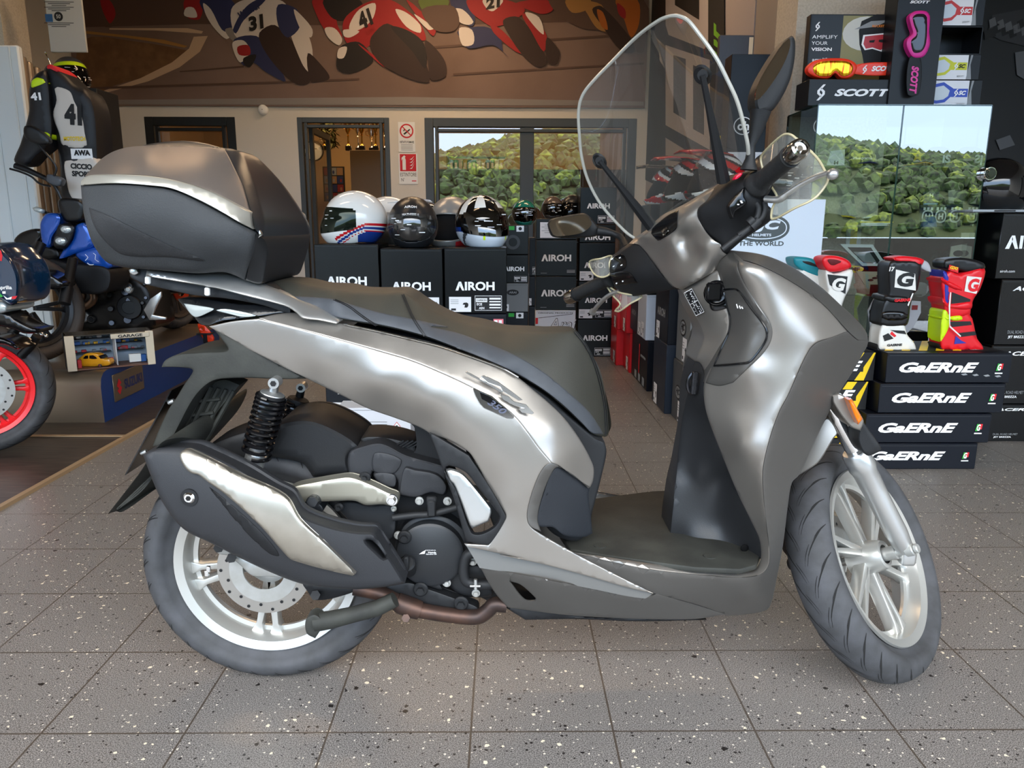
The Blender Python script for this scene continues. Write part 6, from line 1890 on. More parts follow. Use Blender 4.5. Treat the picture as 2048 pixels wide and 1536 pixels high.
# no smoking sheet
mb = MB()
a, b = U(796, 244, YB), U(831, 304, YB); YS = YB-.004
c = Vector(((a.x+b.x)/2, YS, (a.z+b.z)/2)); w, h = b.x-a.x, a.z-b.z
mb.box(c, (w, .004, h), 0)
k = c+Vector((0, -.0025, h*.2))
poly(mb, oval(w*.82, w*.82, 36), k, mi=1, off=.0008); poly(mb, oval(w*.66, w*.66, 36), k, mi=0, off=.0014)
for q in ([(-.2, -.16), (-.12, -.22), (.22, .06), (.18, .12)], [(-.2, .0), (-.14, .12), (-.08, .1), (-.14, -.02)]):
    poly(mb, q, k, mi=2, off=.002, sx=w, sy=w)
poly(mb, [(-.26, .22), (-.22, .26), (.26, -.22), (.22, -.26)], k, mi=1, off=.0026, sx=w, sy=w)
text(mb, 'VIETATO FUMARE', c+Vector((0, -.0025, -h*.17)), w*.86, h*.08, mi=2, bold=.02)
for j in range(5): rect(mb, c+Vector((0, -.0025, -h*(.26+.045*j))), w*.7, h*.014, mi=3)
tag(mb.build('no_smoking_sign', [M_white, M_inkred, M_inkblk, M_gry], smooth=False), 'white VIETATO FUMARE sheet with crossed red circle on the pier', 'sign')
mb = MB()
a, b = U(797, 307, YB), U(836, 368, YB)
c = Vector(((a.x+b.x)/2, YS, (a.z+b.z)/2)); w, h = b.x-a.x, a.z-b.z
mb.box(c, (w, .004, h), 0)
k = c+Vector((0, -.0025, h*.2))
rect(mb, k, w*.86, h*.56, mi=1)
poly(mb, [(-.3, -.24), (-.12, -.24), (-.12, .1), (-.16, .16), (-.12, .2), (-.2, .24), (-.34, .16), (-.34, .06), (-.3, .1), (-.26, .12), (-.3, .06)], k, mi=0, off=.0014, sx=w, sy=h)
for j in range(4): poly(mb, [(.08, -.2+j*.1), (.2, -.16+j*.1), (.34, -.02+j*.08), (.28, -.1+j*.09), (.2, -.2+j*.1)], k, mi=0, off=.0014, sx=w, sy=h)
text(mb, 'ESTINTORE', c+Vector((0, -.0025, -h*.19)), w*.86, h*.12, mi=2)
text(mb, "N'", c+Vector((-w*.3, -.0025, -h*.36)), w*.16, h*.11, mi=2)
rect(mb, c+Vector((w*.3, -.0025, -h*.4)), w*.24, h*.03, mi=1)
tag(mb.build('extinguisher_sign', [M_white, M_inkred, M_inkblk], smooth=False), 'red and white ESTINTORE sign below the no-smoking sheet', 'sign')

# ---------- office contents
YOF = 10.6
def obox(name, label, cat, u0, v0, u1, v1, Y, d, mats_, extra=None, group=None, z0=None):
    a, b = U(u0, v0, Y), U(u1, v1, Y)
    zb_ = b.z if z0 is None else z0
    mb = MB(); mb.box(((a.x+b.x)/2, Y+d/2, (a.z+zb_)/2), (b.x-a.x, d, a.z-zb_), 0, bev=.003)
    if extra: extra(mb, a, b, Y)
    o = mb.build(name, mats_); tag(o, label, cat, group); return o
def two_doors(mb, a, b, Y):
    x = U(766, 300, Y).x
    mb.box((x, Y-.001, a.z/2), (.008, .004, a.z-.02), 1); mb.box((x-.04, Y-.012, a.z*.55), (.01, .02, .12), 1)
obox('office_cupboard', 'tall beige cupboard seen through the open office door', 'cupboard', 699, 300, 800, 600, 9.6, .45, [mat('beige laminate', 'b99a76', 0.5), mat('seam shadow', '5c4630', 0.7)], two_doors, z0=0)
M_gold = mat('polished gold', 'd8a040', 0.15, 1.0); M_marble = mat('dark base', '231512', 0.3); M_silv = mat('polished silver', 'd8d4cc', 0.12, 1.0)
ztc = U(700, 300, 9.6).z
rr = random.Random(5)
for k in range(7):
    x = U(700+k*13.5, 290, 9.8).x; H_ = rr.uniform(.28, .42)
    labs = ['gold trophy cup at the left end of the cupboard top', 'wide silver trophy cup, second on the cupboard top', 'slim gold trophy, third on the cupboard top', 'silver trophy in the middle of the cupboard top', 'gold cup with tall stem, fifth on the cupboard top', 'small gold trophy, sixth on the cupboard top', 'gold trophy cup at the right end of the cupboard top']
    t = thing('trophy', labs[k], 'trophy', (x, 9.70+.22*(k % 2), ztc), 0, 'trophies on the office cupboard')
    mb = MB(); mb.box((0, 0, .03), (.07, .07, .06), bev=.006); mb.build('base', M_marble, t)
    mb = MB(); r = rr.uniform(.036, .05)
    mb.lathe([(0, .06), (.028, .06), (.01, .08), (.009, H_*.45), (.016, H_*.48), (.009, H_*.52), (r*.6, H_*.62), (r, H_*.85), (r*1.1, H_), (r*.95, H_), (r*.85, H_*.86), (0, H_*.65)], 20)
    cup = mb.build('cup', M_gold if k % 2 == 0 else M_silv, t)
    mb = MB()
    for s in (-1, 1):
        mb.tube([(s*r*.8, 0, H_*.7), (s*r*1.7, 0, H_*.75), (s*r*1.7, 0, H_*.9), (s*r, 0, H_*.92)], .004, 6)
    mb.build('handles', M_gold, cup)
# framed photo collage, clock, hanging plant
t = thing('photo_collage', 'black-framed collage of small photos on the office wall', 'picture frame', U(668, 400, 10.9), world_coords=True)
a, b = U(645, 333, 10.9), U(691, 403, 10.9)
mb = MB(); mb.box(((a.x+b.x)/2, 10.91, (a.z+b.z)/2), (b.x-a.x, .03, a.z-b.z)); mb.build('frame', M_black, t)
mb = MB(); pc = [mat('photo blue', '26305c', 0.4), mat('photo tan', '8a6a50', 0.4), mat('photo grey', '7c8088', 0.4), mat('photo red', '7c2a30', 0.4)]
for i in range(3):
    for j in range(4):
        x = a.x+(b.x-a.x)*(.2+.3*i); z = b.z+(a.z-b.z)*(.14+.24*j)
        rect(mb, (x, 10.894, z), .085, .1, mi=(i*3+j) % 4)
        poly(mb, oval(.03, .05, 10), (x+.01*(i-1), 10.893, z-.01), mi=(i+j*2+1) % 4)
mb.build('photos', pc, t, smooth=False)
t = thing('wall_clock', 'round pale wall clock beside the open office door leaf', 'clock', U(630, 300, 10.9), world_coords=True)
mb = MB(); c = U(628, 302, 10.6)
mb.lathe([(.12, 0), (.135, 0), (.135, .03), (.12, .03), (.12, 0)], 40, 0, Matrix.Translation(c) @ Matrix.Rotation(PI/2, 4, 'X')); mb.build('rim', M_black, t)
mb = MB(); mb.lathe([(0, .01), (.122, .01)], 40, 0, Matrix.Translation(c) @ Matrix.Rotation(PI/2, 4, 'X')); mb.build('face', M_white, t)
mb = MB(); mb.box(c+Vector((.02, -.016, .03)), (.05, .003, .006)); mb.box(c+Vector((0, -.016, .02)), (.006, .003, .07)); mb.build('hands', M_black, t)
mb = MB(); rr = random.Random(3); c = U(657, 262, 10.2)
for k in range(170):
    d = Vector((rr.uniform(-1, 1)*.09, rr.uniform(-1, 1)*.08, -rr.random()*.3+.12))
    n = Vector((rr.uniform(-1, 1), rr.uniform(-1, 1), rr.uniform(-1, .3))).normalized(); s = n.cross(Vector((0, 0, 1))).normalized()
    p = c+d; mb.add([p, p+n*.04+s*.02, p+n*.09, p+n*.04-s*.02], [(0, 1, 2, 3)])
tag(mb.build('hanging_plant', mat('dry leaves', '4d4a22', 0.8), smooth=False), 'dry leafy bunch hanging from the office ceiling', 'plant')
# shelves of binders seen through the sliding window
sh_root = thing('binder_shelf', 'office shelf unit with rows of binders seen through the sliding window', 'shelf', (U(950, 400, YOF).x, YOF, 0), world_coords=True)
mb = MB(); a, b = U(893, 270, YOF), U(1012, 430, YOF)
for vv in (312, 356, 372, 408):
    z = U(950, vv, YOF).z; mb.box(((a.x+b.x)/2, YOF+.15, z), (b.x-a.x, .3, .02))
for x in (a.x, b.x): mb.box((x, YOF+.15, 1.0), (.02, .3, 2.0))
mb.build('frame', mat('shelf wood', '8a6c48', 0.6), sh_root)
bmc = [mat('binder blue', '2b5a86', 0.5), mat('binder green', '2f7c5c', 0.5), mat('binder white', 'c9c9c0', 0.5), mat('binder yellow', 'b8a030', 0.5)]
proto = {}
for row, (v0, vb) in enumerate(((318, 356), (374, 408))):
    zb_ = U(950, vb, YOF).z+.011; zt_ = U(950, v0, YOF).z
    for k in range(12):
        x = a.x+.06+k*.062
        key = k % 4
        if key not in proto:
            mb = MB(); mb.box((0, .13, .15), (.05, .26, .3), 0, bev=.002); rect(mb, (0, 0, .2), .032, .1, mi=1); rect(mb, (0, 0, .07), .03, .03, mi=1)
            o = mb.build('binder', [bmc[key], M_stick]); proto[key] = o
        else:
            o = proto[key].copy(); COL.objects.link(o)
        o.location = (x, YOF+.01, zb_)
        o.scale = (1, 1, min(1, (zt_-zb_)/.31))
        tag(o, ['blue', 'green', 'white', 'yellow'][key]+' lever binder on the '+('upper' if row == 0 else 'lower')+' row of the office shelf', 'binder', ['blue', 'green', 'white', 'yellow'][key]+' binders on the '+('upper' if row == 0 else 'lower')+' office shelf row')
obox('desk_panel', 'low brown counter front behind the sliding window', 'counter', 870, 338, 1260, 400, 9.2, .05, [mat('brown laminate', '6e5238', 0.5)], None, z0=.0)
# ============================================================ RIGHT SIDE: BOOTS, SHOWCASE, GOGGLES
z5 = Z(1600, 280, 5.12); z6 = Z(1740, 380, 2.743); zr = Z(1500, 380, 2.648); z4 = Z(1500, 0, 3.737)
M_sy = mat('hazard yellow', 'e9c010', 0.45)
def stripes(mb, c, w, h, right, up, n, my, mk, off=.0006):
    """diagonal yellow and black bands"""
    rect(mb, c, w, h, right, up, mk, off)
    p = w/n
    for k in range(-int(h/p)-1, n+1):
        q = [(-w/2+k*p, -h/2), (-w/2+k*p+p*.5, -h/2), (-w/2+k*p+p*.5+h*.6, h/2), (-w/2+k*p+h*.6, h/2)]
        q = [(min(max(x, -w/2), w/2), y) for x, y in q]
        if abs(q[1][0]-q[0][0])+abs(q[2][0]-q[3][0]) > 1e-4 and q[1][0]-q[0][0] > 1e-4 and q[2][0]-q[3][0] > 1e-4:
            poly(mb, q, c, right, up, my, off*2)
# ---- boot boxes
M_navy = mat('navy black card', '060b16', 0.42, spec=.35)
YG = 3.12
gb = [(1723, 1970, 886, 940), (1736, 1990, 827, 886), (1758, 2011, 767, 827), (1767, 2017, 706, 767)]
zG = [0]
for k in (0, 1, 2, 3):
    zG.append(U(1850, gb[k][2], YG).z)
gl = ['bottom of the four navy boot boxes, standing on the floor', 'second navy boot box from the floor', 'third navy boot box from the floor, slightly shifted', 'scuffed top navy boot box carrying two boots']
for k in range(4):
    def pg(mb, w, d, h, k=k):
        text(mb, 'GaERnE', (-w*.08, -d/2, h*.52), w*.63, h*.34, F_, Z_, 1, .045, .35)
        poly(mb, [(-.5, -.4), (-.1, -.4), (.1, .4), (-.3, .4)], (w*.40, -d/2, h*.53), F_, Z_, 6, .0008, w*.05, h*.3)
        poly(mb, [(0, -.2), (.5, -.2), (.6, .4), (.1, .4)], (w*.40, -d/2, h*.53), F_, Z_, 8, .0008, w*.05, h*.3)
        text(mb, 'G', (w*.40, -d/2, h*.53), w*.03, h*.22, F_, Z_, 1, .04, .2, off=.0014)
        rect(mb, (w*.40, -d/2, h*.33), w*.06, h*.04, F_, Z_, 1)
        if k == 3:
            stripes(mb, (0, .02, h), w*.96, d-.06, F_, (0, 1, 0), 7, 9, 4)
            for q in range(4): poly(mb, [(0, 0), (.02, .004), (.03, -.003), (.012, -.006)], (w*(.1+.09*q), -d/2, h*(.3-.02*q)), F_, Z_, 3)
    carton('boot_box', gl[k], U(gb[k][0], 800, YG).x, U(gb[k][1], 800, YG).x, YG+(.0, .0, .005, .008)[k], .34, zG[k], zG[k+1]-.001, M_navy, pg, group='navy boot boxes in a stack of four')
YS2 = 3.2
sl = ['striped boot box on the floor behind the front mudguard', 'yellow and black striped boot box, second from the floor', 'striped boot box with white NE lettering beside the third navy box', 'striped boot box with white NE lettering beside the top navy box']
for k in range(4):
    def ps(mb, w, d, h, k=k):
        stripes(mb, (0, -d/2, h/2), w*.99, h*.96, F_, Z_, 6, 9, 4)
        rect(mb, (w*.1, -d/2, h*.52), w*.6, h*.4, F_, Z_, 4, .0015)
        text(mb, 'GaERnE', (w*.08, -d/2, h*.52), w*.62, h*.36, F_, Z_, 1, .045, .35, off=.002)
        stripes(mb, (0, 0, h), w*.98, d*.96, F_, (0, 1, 0), 6, 9, 4)
    xr = min(U(gb[k][0], 800, YG).x, U(gb[min(3, k+1)][0], 800, YG).x if k < 3 else 9)-.012
    carton('boot_box', sl[k], xr-.50, xr, YS2, .32, zG[k]*.985, zG[k+1]*.985-.001, M_navy, ps, group='striped boot boxes beside the navy ones')
zbt = zG[4]
zbs = zG[4]*.985
# ---- boots
def boot(name, label, parts, yc, hw, marks=()):
    t = thing(name, label, 'boot', (0, 0, 0), world_coords=True, group=None)
    allp = [p for q in parts for p in q[2]]
    v = max(p[1] for p in allp); u = sum(p[0] for p in allp)/len(allp)
    base = U(u, v, yc); t.location = (base.x, yc, base.z)
    for nm, m_, L, w in parts:
        mb = MB()
        skin(mb, L, [(0, 0, w)], step=6, mode='solid', edge=5, drop=.018 if w > .03 else .004, yc=yc, seg=4)
        mb.build(nm, m_, t, ang=60)
    if marks:
        mb = MB()
        ml = []
        for kind, args, m_, w in marks:
            if m_ not in ml: ml.append(m_)
            mi = ml.index(m_)
            if kind == 't':
                tx, (u, v), pw, ph, ang = args
                p = U(u, v, yc-w); s = (U(u+1, v, yc-w)-p).length
                text(mb, tx, p, pw*s, ph*s, (math.cos(ang), 0, math.sin(ang)), (-math.sin(ang), 0, math.cos(ang)), mi, .05, .1, off=.001)
            else:
                P_ = [U(p[0], p[1], yc-w) for p in args]
                tri = geometry.tessellate_polygon([[Vector((p.x, p.z, 0)) for p in P_]])
                mb.add(P_, [tuple(x) for x in tri], mi)
        mb.build('logo_panel', ml, t, smooth=False)
    return t
M_bred = mat('boot red', 'd81622', 0.35); M_bblk = mat('boot black', '141416', 0.35); M_bwht = mat('boot white', 'dedbd4', 0.35); M_bsole = mat('boot sole', '1c1a1a', 0.7); M_bteal = mat('boot teal', '14808c', 0.4); M_bblu = mat('boot blue', '2a2f96', 0.4); M_sil = mat('steel toe plate', 'c0bdb6', 0.25, 0.9)
ob = YG+.14
boot('motocross_boot', 'black and white motocross boot with red collar and white G on the top navy box', [
    ('shaft', M_bblk, z6([(105, 400), (140, 385), (280, 395), (280, 430), (262, 545), (240, 572), (222, 640), (212, 720), (195, 745), (60, 745), (52, 700), (72, 620), (100, 570), (98, 480)]), .055),
    ('foot', M_bwht, z6([(62, 742), (110, 728), (185, 738), (205, 795), (243, 840), (248, 882), (55, 884), (42, 830)]), .05),
    ('sole', M_bsole, z6([(40, 845), (60, 872), (246, 872), (248, 893), (60, 895), (36, 872)]), .052),
    ('toe_plate', M_sil, z6([(155, 874), (247, 872), (248, 894), (155, 895)]), .055),
    ('collar', M_bred, z6([(122, 372), (200, 362), (295, 382), (282, 415), (240, 420), (150, 398)]), .05),
    ('rear_flap', mat('boot grey', 'a9a9ae', 0.5), z6([(285, 385), (320, 400), (335, 450), (300, 440), (275, 420)]), .03),
    ('buckle', M_gloss, z6([(62, 672), (110, 660), (205, 672), (205, 712), (70, 714)]), .062),
    ('ankle_strap', M_bblk, z6([(75, 580), (110, 575), (225, 590), (222, 622), (80, 612)]), .062)], ob, .05,
    [('p', z6([(142, 436), (248, 460), (252, 552), (134, 534)]), M_bwht, .0575), ('t', ('G', z6([(195, 492)])[0], 34, 28, 0), M_bblk, .0585), ('t', ('GAERNE', z6([(178, 604)])[0], 32, 6, .05), M_bred, .064), ('t', ('GAERNE', z6([(135, 850)])[0], 30, 5, .05), M_bblk, .052), ('t', ('17', z6([(120, 434)])[0], 11, 9, 0), M_bwht, .0575), ('p', z6([(110, 790), (120, 775), (145, 800), (135, 808)]), M_bred, .052), ('p', z6([(70, 800), (100, 785), (130, 815), (80, 830)]), M_bblk, .0515), ('p', z6([(110, 768), (190, 772), (200, 792), (150, 785)]), M_bblk, .0515), ('p', z6([(232, 566), (240, 566), (212, 636), (205, 632)]), M_bwht, .058)])
boot('motocross_boot', 'red, blue and fluo yellow motocross boot on the top navy box', [
    ('shaft', M_bred, z6([(440, 440), (480, 458), (628, 430), (606, 540), (568, 600), (552, 660), (545, 690), (420, 690), (398, 600), (390, 490)]), .055),
    ('foot', M_bred, z6([(430, 680), (545, 680), (588, 815), (620, 860), (616, 884), (400, 880), (382, 830), (395, 740)]), .05),
    ('collar', M_bblk, z6([(405, 390), (430, 376), (520, 372), (622, 400), (630, 432), (545, 452), (480, 440), (408, 432)]), .05),
    ('sole', M_bsole, z6([(376, 842), (400, 868), (618, 872), (620, 890), (410, 888), (374, 860)]), .052),
    ('toe_plate', M_sil, z6([(537, 874), (620, 874), (620, 893), (537, 892)]), .055),
    ('inner_panel', M_bblu, z6([(400, 440), (440, 480), (436, 640), (408, 620), (402, 520)]), .058),
    ('heel_guard', M_hyel, z6([(398, 660), (432, 650), (438, 740), (420, 790), (386, 835), (384, 760), (390, 700)]), .056),
    ('strap', M_hyel, z6([(384, 702), (440, 692), (503, 688), (506, 716), (395, 716)]), .062),
    ('upper_strap', M_bred, z6([(390, 482), (460, 510), (510, 540), (500, 560), (392, 508)]), .064),
    ('middle_strap', M_bred, z6([(398, 590), (440, 625), (556, 610), (552, 655), (440, 650), (400, 628)]), .064)], ob, .05,
    [('p', z6([(532, 472), (614, 480), (584, 570), (518, 556)]), M_bwht, .0575), ('t', ('G', z6([(568, 522)])[0], 22, 26, 0), M_bred, .0585), ('p', z6([(436, 410), (486, 425), (484, 456), (430, 438)]), M_bred, .0585), ('t', ('GXI', z6([(460, 428)])[0], 16, 6, -.2), mat('yellow print'), .06), ('p', z6([(450, 560), (552, 600), (550, 612), (445, 625)]), M_bblk, .0575), ('p', z6([(435, 722), (552, 720), (560, 740), (450, 752)]), M_bblk, .0525), ('p', z6([(480, 785), (575, 775), (585, 795), (500, 806)]), M_bblk, .0525), ('p', z6([(462, 845), (470, 800), (500, 825), (530, 840)]), M_bblu, .0525), ('p', z6([(432, 640), (440, 560), (446, 562), (440, 640), (440, 745), (500, 800), (496, 806), (436, 752)]), M_bwht, .066)])
zb5 = z5
def up_to(v_top_pts, zbase, yc):
    return v_top_pts
vb = PXv = None
def pix(p):
    c = CR.inverted() @ (Vector(p)-CC)
    return (1024+FPX*c.x/-c.z, 768-FPX*c.y/-c.z)
yb2 = YS2+.12
_, vbase = pix((U(1665, 600, yb2).x, yb2, zbs))
boot('motocross_boot', 'white motocross boot with red collar and black G, partly behind the scooter front', [
    ('shaft', M_bwht, zC([(1560, 270), (1640, 300), (1800, 265), (1780, 420), (1740, 500), (1700, 640)]) + [(1690, vbase-25), (1655, vbase-25)] + zC([(1590, 600), (1570, 420)]), .055),
    ('foot', M_bwht, [(1650, vbase-32), (1690, vbase-32), (1705, vbase-10), (1706, vbase), (1640, vbase), (1640, vbase-20)], .05),
    ('collar', M_bred, zC([(1535, 160), (1570, 140), (1680, 145), (1775, 190), (1790, 245), (1650, 285), (1570, 270), (1530, 210)]), .055),
    ('inner_lining', mat('dark red lining', '5c0c12', .7), zC([(1562, 178), (1592, 156), (1690, 168), (1765, 208), (1700, 216), (1640, 240), (1598, 232)]), .0575)], yb2, .05,
    [('p', zC([(1580, 305), (1760, 325), (1740, 480), (1600, 400)]), M_bblk, .0575), ('t', ('G', zC([(1680, 395)])[0], 26, 26, -.1), M_bwht, .0585)])
boot('motocross_boot', 'teal motocross boot behind the scooter front, left of the red-collared one', [
    ('shaft', M_bwht, zC([(1330, 250), (1560, 300), (1540, 420), (1510, 640)]) + [(1645, vbase-40), (1605, vbase-40)] + zC([(1380, 600)]), .052),
    ('foot', M_bteal, [(1602, vbase-44), (1640, vbase-44), (1634, vbase-12), (1590, vbase-12)], .05),
    ('collar', M_bteal, zC([(1275, 160), (1330, 148), (1440, 165), (1530, 215), (1552, 280), (1550, 340), (1400, 300), (1290, 230)]), .055),
    ('inner_lining', M_bsole, zC([(1330, 178), (1420, 178), (1500, 218), (1528, 262), (1440, 244), (1360, 214)]), .0575)], yb2+.09, .05)

# ---- glass showcase
YV, YV2 = 3.62, 4.0
SHC = thing('glass_showcase', 'frameless glass showcase with two front doors mirroring the hill', 'display case', (U(1800, 700, YV).x, YV, 0), world_coords=True)
xa, xb, xm = U(1637, 210, YV).x, U(1985, 210, YV).x, U(1808, 210, YV).x
zt_v = U(1800, 210, YV).z
M_gfront = glassy('showcase glass', 0.27, 'dfeae2', fres=.3)
M_gside = glassy('clear glass', 0.12, 'e0ece4')
M_gedge = mat('glass edge', '1d3a34', 0.1, spec=0.8)
zv0 = 0.12
for x0, x1 in ((xa, xm-.002), (xm+.002, xb)):
    mb = MB(); mb.add([(x0, YV, zv0), (x1, YV, zv0), (x1, YV, zt_v), (x0, YV, zt_v)], [(0, 1, 2, 3)])
    dd_ = mb.build('glass_door', M_gfront, SHC)
    mb = MB()
    for x in (x0, x1): mb.box((x, YV+.003, (zv0+zt_v)/2), (.004, .006, zt_v-zv0))
    mb.build('door_edge', M_gedge, dd_)
for x in (xa, xb):
    mb = MB(); mb.add([(x, YV+.006, zv0), (x, YV2, zv0), (x, YV2, zt_v), (x, YV+.006, zt_v)], [(0, 1, 2, 3)]); mb.build('side_pane', M_gside, SHC)
mb = MB(); mb.box(((xa+xb)/2, (YV+YV2)/2, zt_v), (xb-xa, YV2-YV, .006)); mb.build('top_pane', M_gedge if False else mat('glass top', '2c4f48', 0.05, spec=0.9), SHC)
shz = [U(1800, v, YV+.15).z for v in (337, 455, 585)]
for z in shz:
    mb = MB(); mb.add([(xa, YV+.01, z), (xb, YV+.01, z), (xb, YV2, z), (xa, YV2, z)], [(0, 1, 2, 3)])
    s_ = mb.build('shelf', M_gside, SHC)
    mb = MB(); mb.box(((xa+xb)/2, YV+.012, z), (xb-xa, .004, .006)); mb.build('shelf_edge', M_gedge, s_)
mb = MB(); mb.box(((xa+xb)/2, (YV+YV2)/2, zv0/2), (xb-xa, YV2-YV, zv0), bev=.004); mb.build('plinth', M_black, SHC)
mb = MB(); mb.box(((xa+xb)/2, YV2+.004, (zv0+zt_v)/2), (xb-xa, .006, zt_v-zv0))
mb.build('back_pane', glassy('back glass', 0.06, '3c4440', fres=.2), SHC)
mb = MB()
for z in shz:
    for x in (xa+.01, xb-.01, xm):
        mb.cyl((x, YV+.012, z+.012), (x, YV+.03, z+.012), .006, n=12)
mb.build('shelf_clips', M_chrome, SHC)
# things on the shelves
def cap(label, u, v, Y, z, m1, m2=None, mark=None, mm=None, rz=-1.57, group=None):
    t = thing('cap', label, 'cap', (U(u, v, Y).x, Y, z), rz, group)
    mb = MB(); mb.lathe([(0, .11), (.03, .108), (.06, .09), (.078, .055), (.083, .0)], 28); mb.build('crown', m1, t)
    mb = MB(); pts = [(.06, -.065), (.12, -.06), (.155, -.03), (.16, 0), (.155, .03), (.12, .06), (.06, .065)]
    mb.prism([Vector((x, y, .012-abs(y)*.15)) for x, y in pts], (0, 0, .004)); mb.build('peak', m2 or m1, t)
    if mark:
        mb = MB(); mark(mb); mb.build('emblem', mm, t, smooth=False)
    return t
def star(mb):
    pts = [((.034 if k % 2 == 0 else .014)*math.cos(PI/2+k*PI/5), (.034 if k % 2 == 0 else .014)*math.sin(PI/2+k*PI/5)) for k in range(10)]
    poly(mb, pts, (.084, 0, .05), (0, 1, 0), (0, 0, 1), 0, .003); text(mb, 'R', (.088, 0, .05), .012, .014, (0, 1, 0), (0, 0, 1), 1, off=.001)
M_capk = mat('black cloth', '191c22', 0.85); M_capn = mat('navy cloth', '1c2440', 0.85)
cap('dark navy cap with white lettering on the top shelf of the glass showcase', 1708, 330, YV+.14, shz[0]+.004, M_capn, None, lambda mb: text(mb, 'Husqvarna', (.084, 0, .035), .09, .016, (0, 1, 0), (0, 0, 1), 0, .02, off=.004), [M_ink, M_inkblk])
cap('black cap with yellow star on the top showcase shelf', 1815, 330, YV+.16, shz[0]+.004, M_capk, mat('yellow cloth', 'd8a020', 0.8), star, [mat('yellow print'), M_inkblk])
cap('black cap with white letters right of the star cap', 1872, 330, YV+.27, shz[0]+.004, M_capk, None, lambda mb: text(mb, 'iS', (.084, 0, .045), .04, .04, (0, 1, 0), (0, 0, 1), 0, .04, off=.004), [M_ink])
def card(name, label, q, Y, m_, deco=None, th=.006, dm=None):
    P_ = [U(p[0], p[1], Y) for p in q]
    mb = MB(); mb.prism(P_, (0, th, 0))
    if deco: deco(mb, P_)
    o = mb.build(name, [m_]+(dm or [M_inkblk, M_ink, M_yel, M_gry]), smooth=False); tag(o, label, 'card' if 'card' in name else 'package'); return o
def cen(P_): return sum(P_, Vector())/len(P_)
card('price_card', 'pale tilted card with crown mark on the top showcase shelf', z5([(270, 270), (310, 115), (460, 95), (455, 272)]), YV+.08, M_stick, lambda mb, P_: (text(mb, 'H', cen(P_)+Vector((0, 0, -.02)), .02, .016, mi=1, bold=.04), rect(mb, cen(P_)+Vector((0, 0, -.04)), .05, .004, mi=1)))
def glove(name, label, u, v, Y, m1, m2, rz=0, sc=1.0, base=None):
    p = U(u, v, Y); z = base if base is not None else p.z
    t = thing(name, label, 'glove', (p.x, Y, z), rz)
    mb = MB(); mb.ball((0, 0, .022*sc), .05*sc, sc=(1.1, .8, .42)); mb.cyl((-.04*sc, 0, .022*sc), (-.10*sc, 0, .022*sc), .032*sc, .036*sc, n=16); mb.build('palm', m1, t)
    for k, (y, L) in enumerate(((-.032, .055), (-.011, .07), (.011, .068), (.031, .055))):
        mb = MB(); mb.tube([(.035*sc, y*sc, .024*sc), ((.035+L*.6)*sc, y*1.15*sc, .03*sc), ((.035+L)*sc, y*1.2*sc, .016*sc)], [.012*sc, .011*sc, .009*sc], 10); mb.build('finger', m1, t)
    mb = MB(); mb.tube([(0, -.04*sc, .02*sc), (.03*sc, -.065*sc, .02*sc), (.05*sc, -.07*sc, .014*sc)], [.013*sc, .012*sc, .009*sc], 10); mb.build('thumb', m1, t)
    mb = MB(); mb.prism([(.045*sc, -.03*sc, .034*sc), (.0, -.035*sc, .04*sc), (-.03*sc, 0, .044*sc), (.0, .035*sc, .04*sc), (.045*sc, .03*sc, .034*sc)], (0, 0, .006*sc)); mb.build('knuckle_guard', m2, t)
M_gk = mat('black leather', '17181c', 0.5); M_gn = mat('navy leather', '1c2548', 0.5)
glove('riding_glove', 'black and yellow riding glove on the middle showcase shelf', 1685, 450, YV+.13, M_gk, M_yel, .5, 1.1, shz[1]+.004)
glove('riding_glove', 'navy riding glove with pale knuckles beside the black and yellow one', 1735, 450, YV+.2, M_gn, M_ink, 2.0, 1.0, shz[1]+.004)
card('leaflet', 'thin white and yellow leaflet stack on the middle showcase shelf', z5([(625, 880), (630, 822), (940, 850), (940, 880)]), YV+.05, M_stick, lambda mb, P_: rect(mb, cen(P_)+Vector((0, 0, .008)), .16, .006, mi=3))
def crownmark(mb, P_):
    c = cen(P_)
    poly(mb, oval(.055, .062, 24, .8), c+Vector((0, 0, -.004)), mi=1, off=.0008); poly(mb, oval(.042, .048, 24, .8), c+Vector((0, 0, -.004)), mi=2, off=.0014)
    for dx in (-.018, 0, .018): rect(mb, c+Vector((dx, 0, .032)), .011, .014, mi=1, off=.0008)
    text(mb, 'H', c+Vector((0, 0, -.004)), .024, .028, mi=1, bold=.05, off=.002)
dm = [M_stick, M_capn]
for k, (q, lab) in enumerate((([(1230, 885), (1230, 665), (1380, 660), (1380, 885)], 'navy pouch with crowned H mark, leftmost of three in the showcase'), ([(1385, 885), (1385, 662), (1495, 660), (1495, 885)], 'navy pouch with crowned H mark, middle of three in the showcase'), ([(1500, 885), (1500, 662), (1705, 655), (1650, 885)], 'navy pouch with crowned H mark, rightmost of three in the showcase'))):
    card('accessory_pouch', lab, z5(q), YV+.10+.008*k, M_capn, crownmark, .01, dm)
card('accessory_card', 'dark hanging card with blue strip above the navy pouches', z5([(1262, 655), (1262, 530), (1430, 530), (1415, 655)]), YV+.14, mat('slate card', '2b3140', 0.5), lambda mb, P_: (text(mb, 'H', cen(P_)+Vector((0, 0, .012)), .018, .018, mi=2, bold=.04), rect(mb, cen(P_)+Vector((0, 0, -.03)), .07, .012, mi=4)), dm=[M_inkblk, M_ink, M_yel, mat('sky blue print', '3a78b8', 0.5)])
card('accessory_card', 'beige hanging card with a small part, top right of the navy pouches', z5([(1525, 650), (1520, 515), (1715, 510), (1700, 655)]), YV+.14, mat('beige card', 'b9b4a4', 0.6), lambda mb, P_: (rect(mb, cen(P_)+Vector((0, 0, .03)), .035, .006, mi=1), poly(mb, oval(.035, .03, 14), cen(P_)+Vector((0, 0, -.02)), mi=1)))
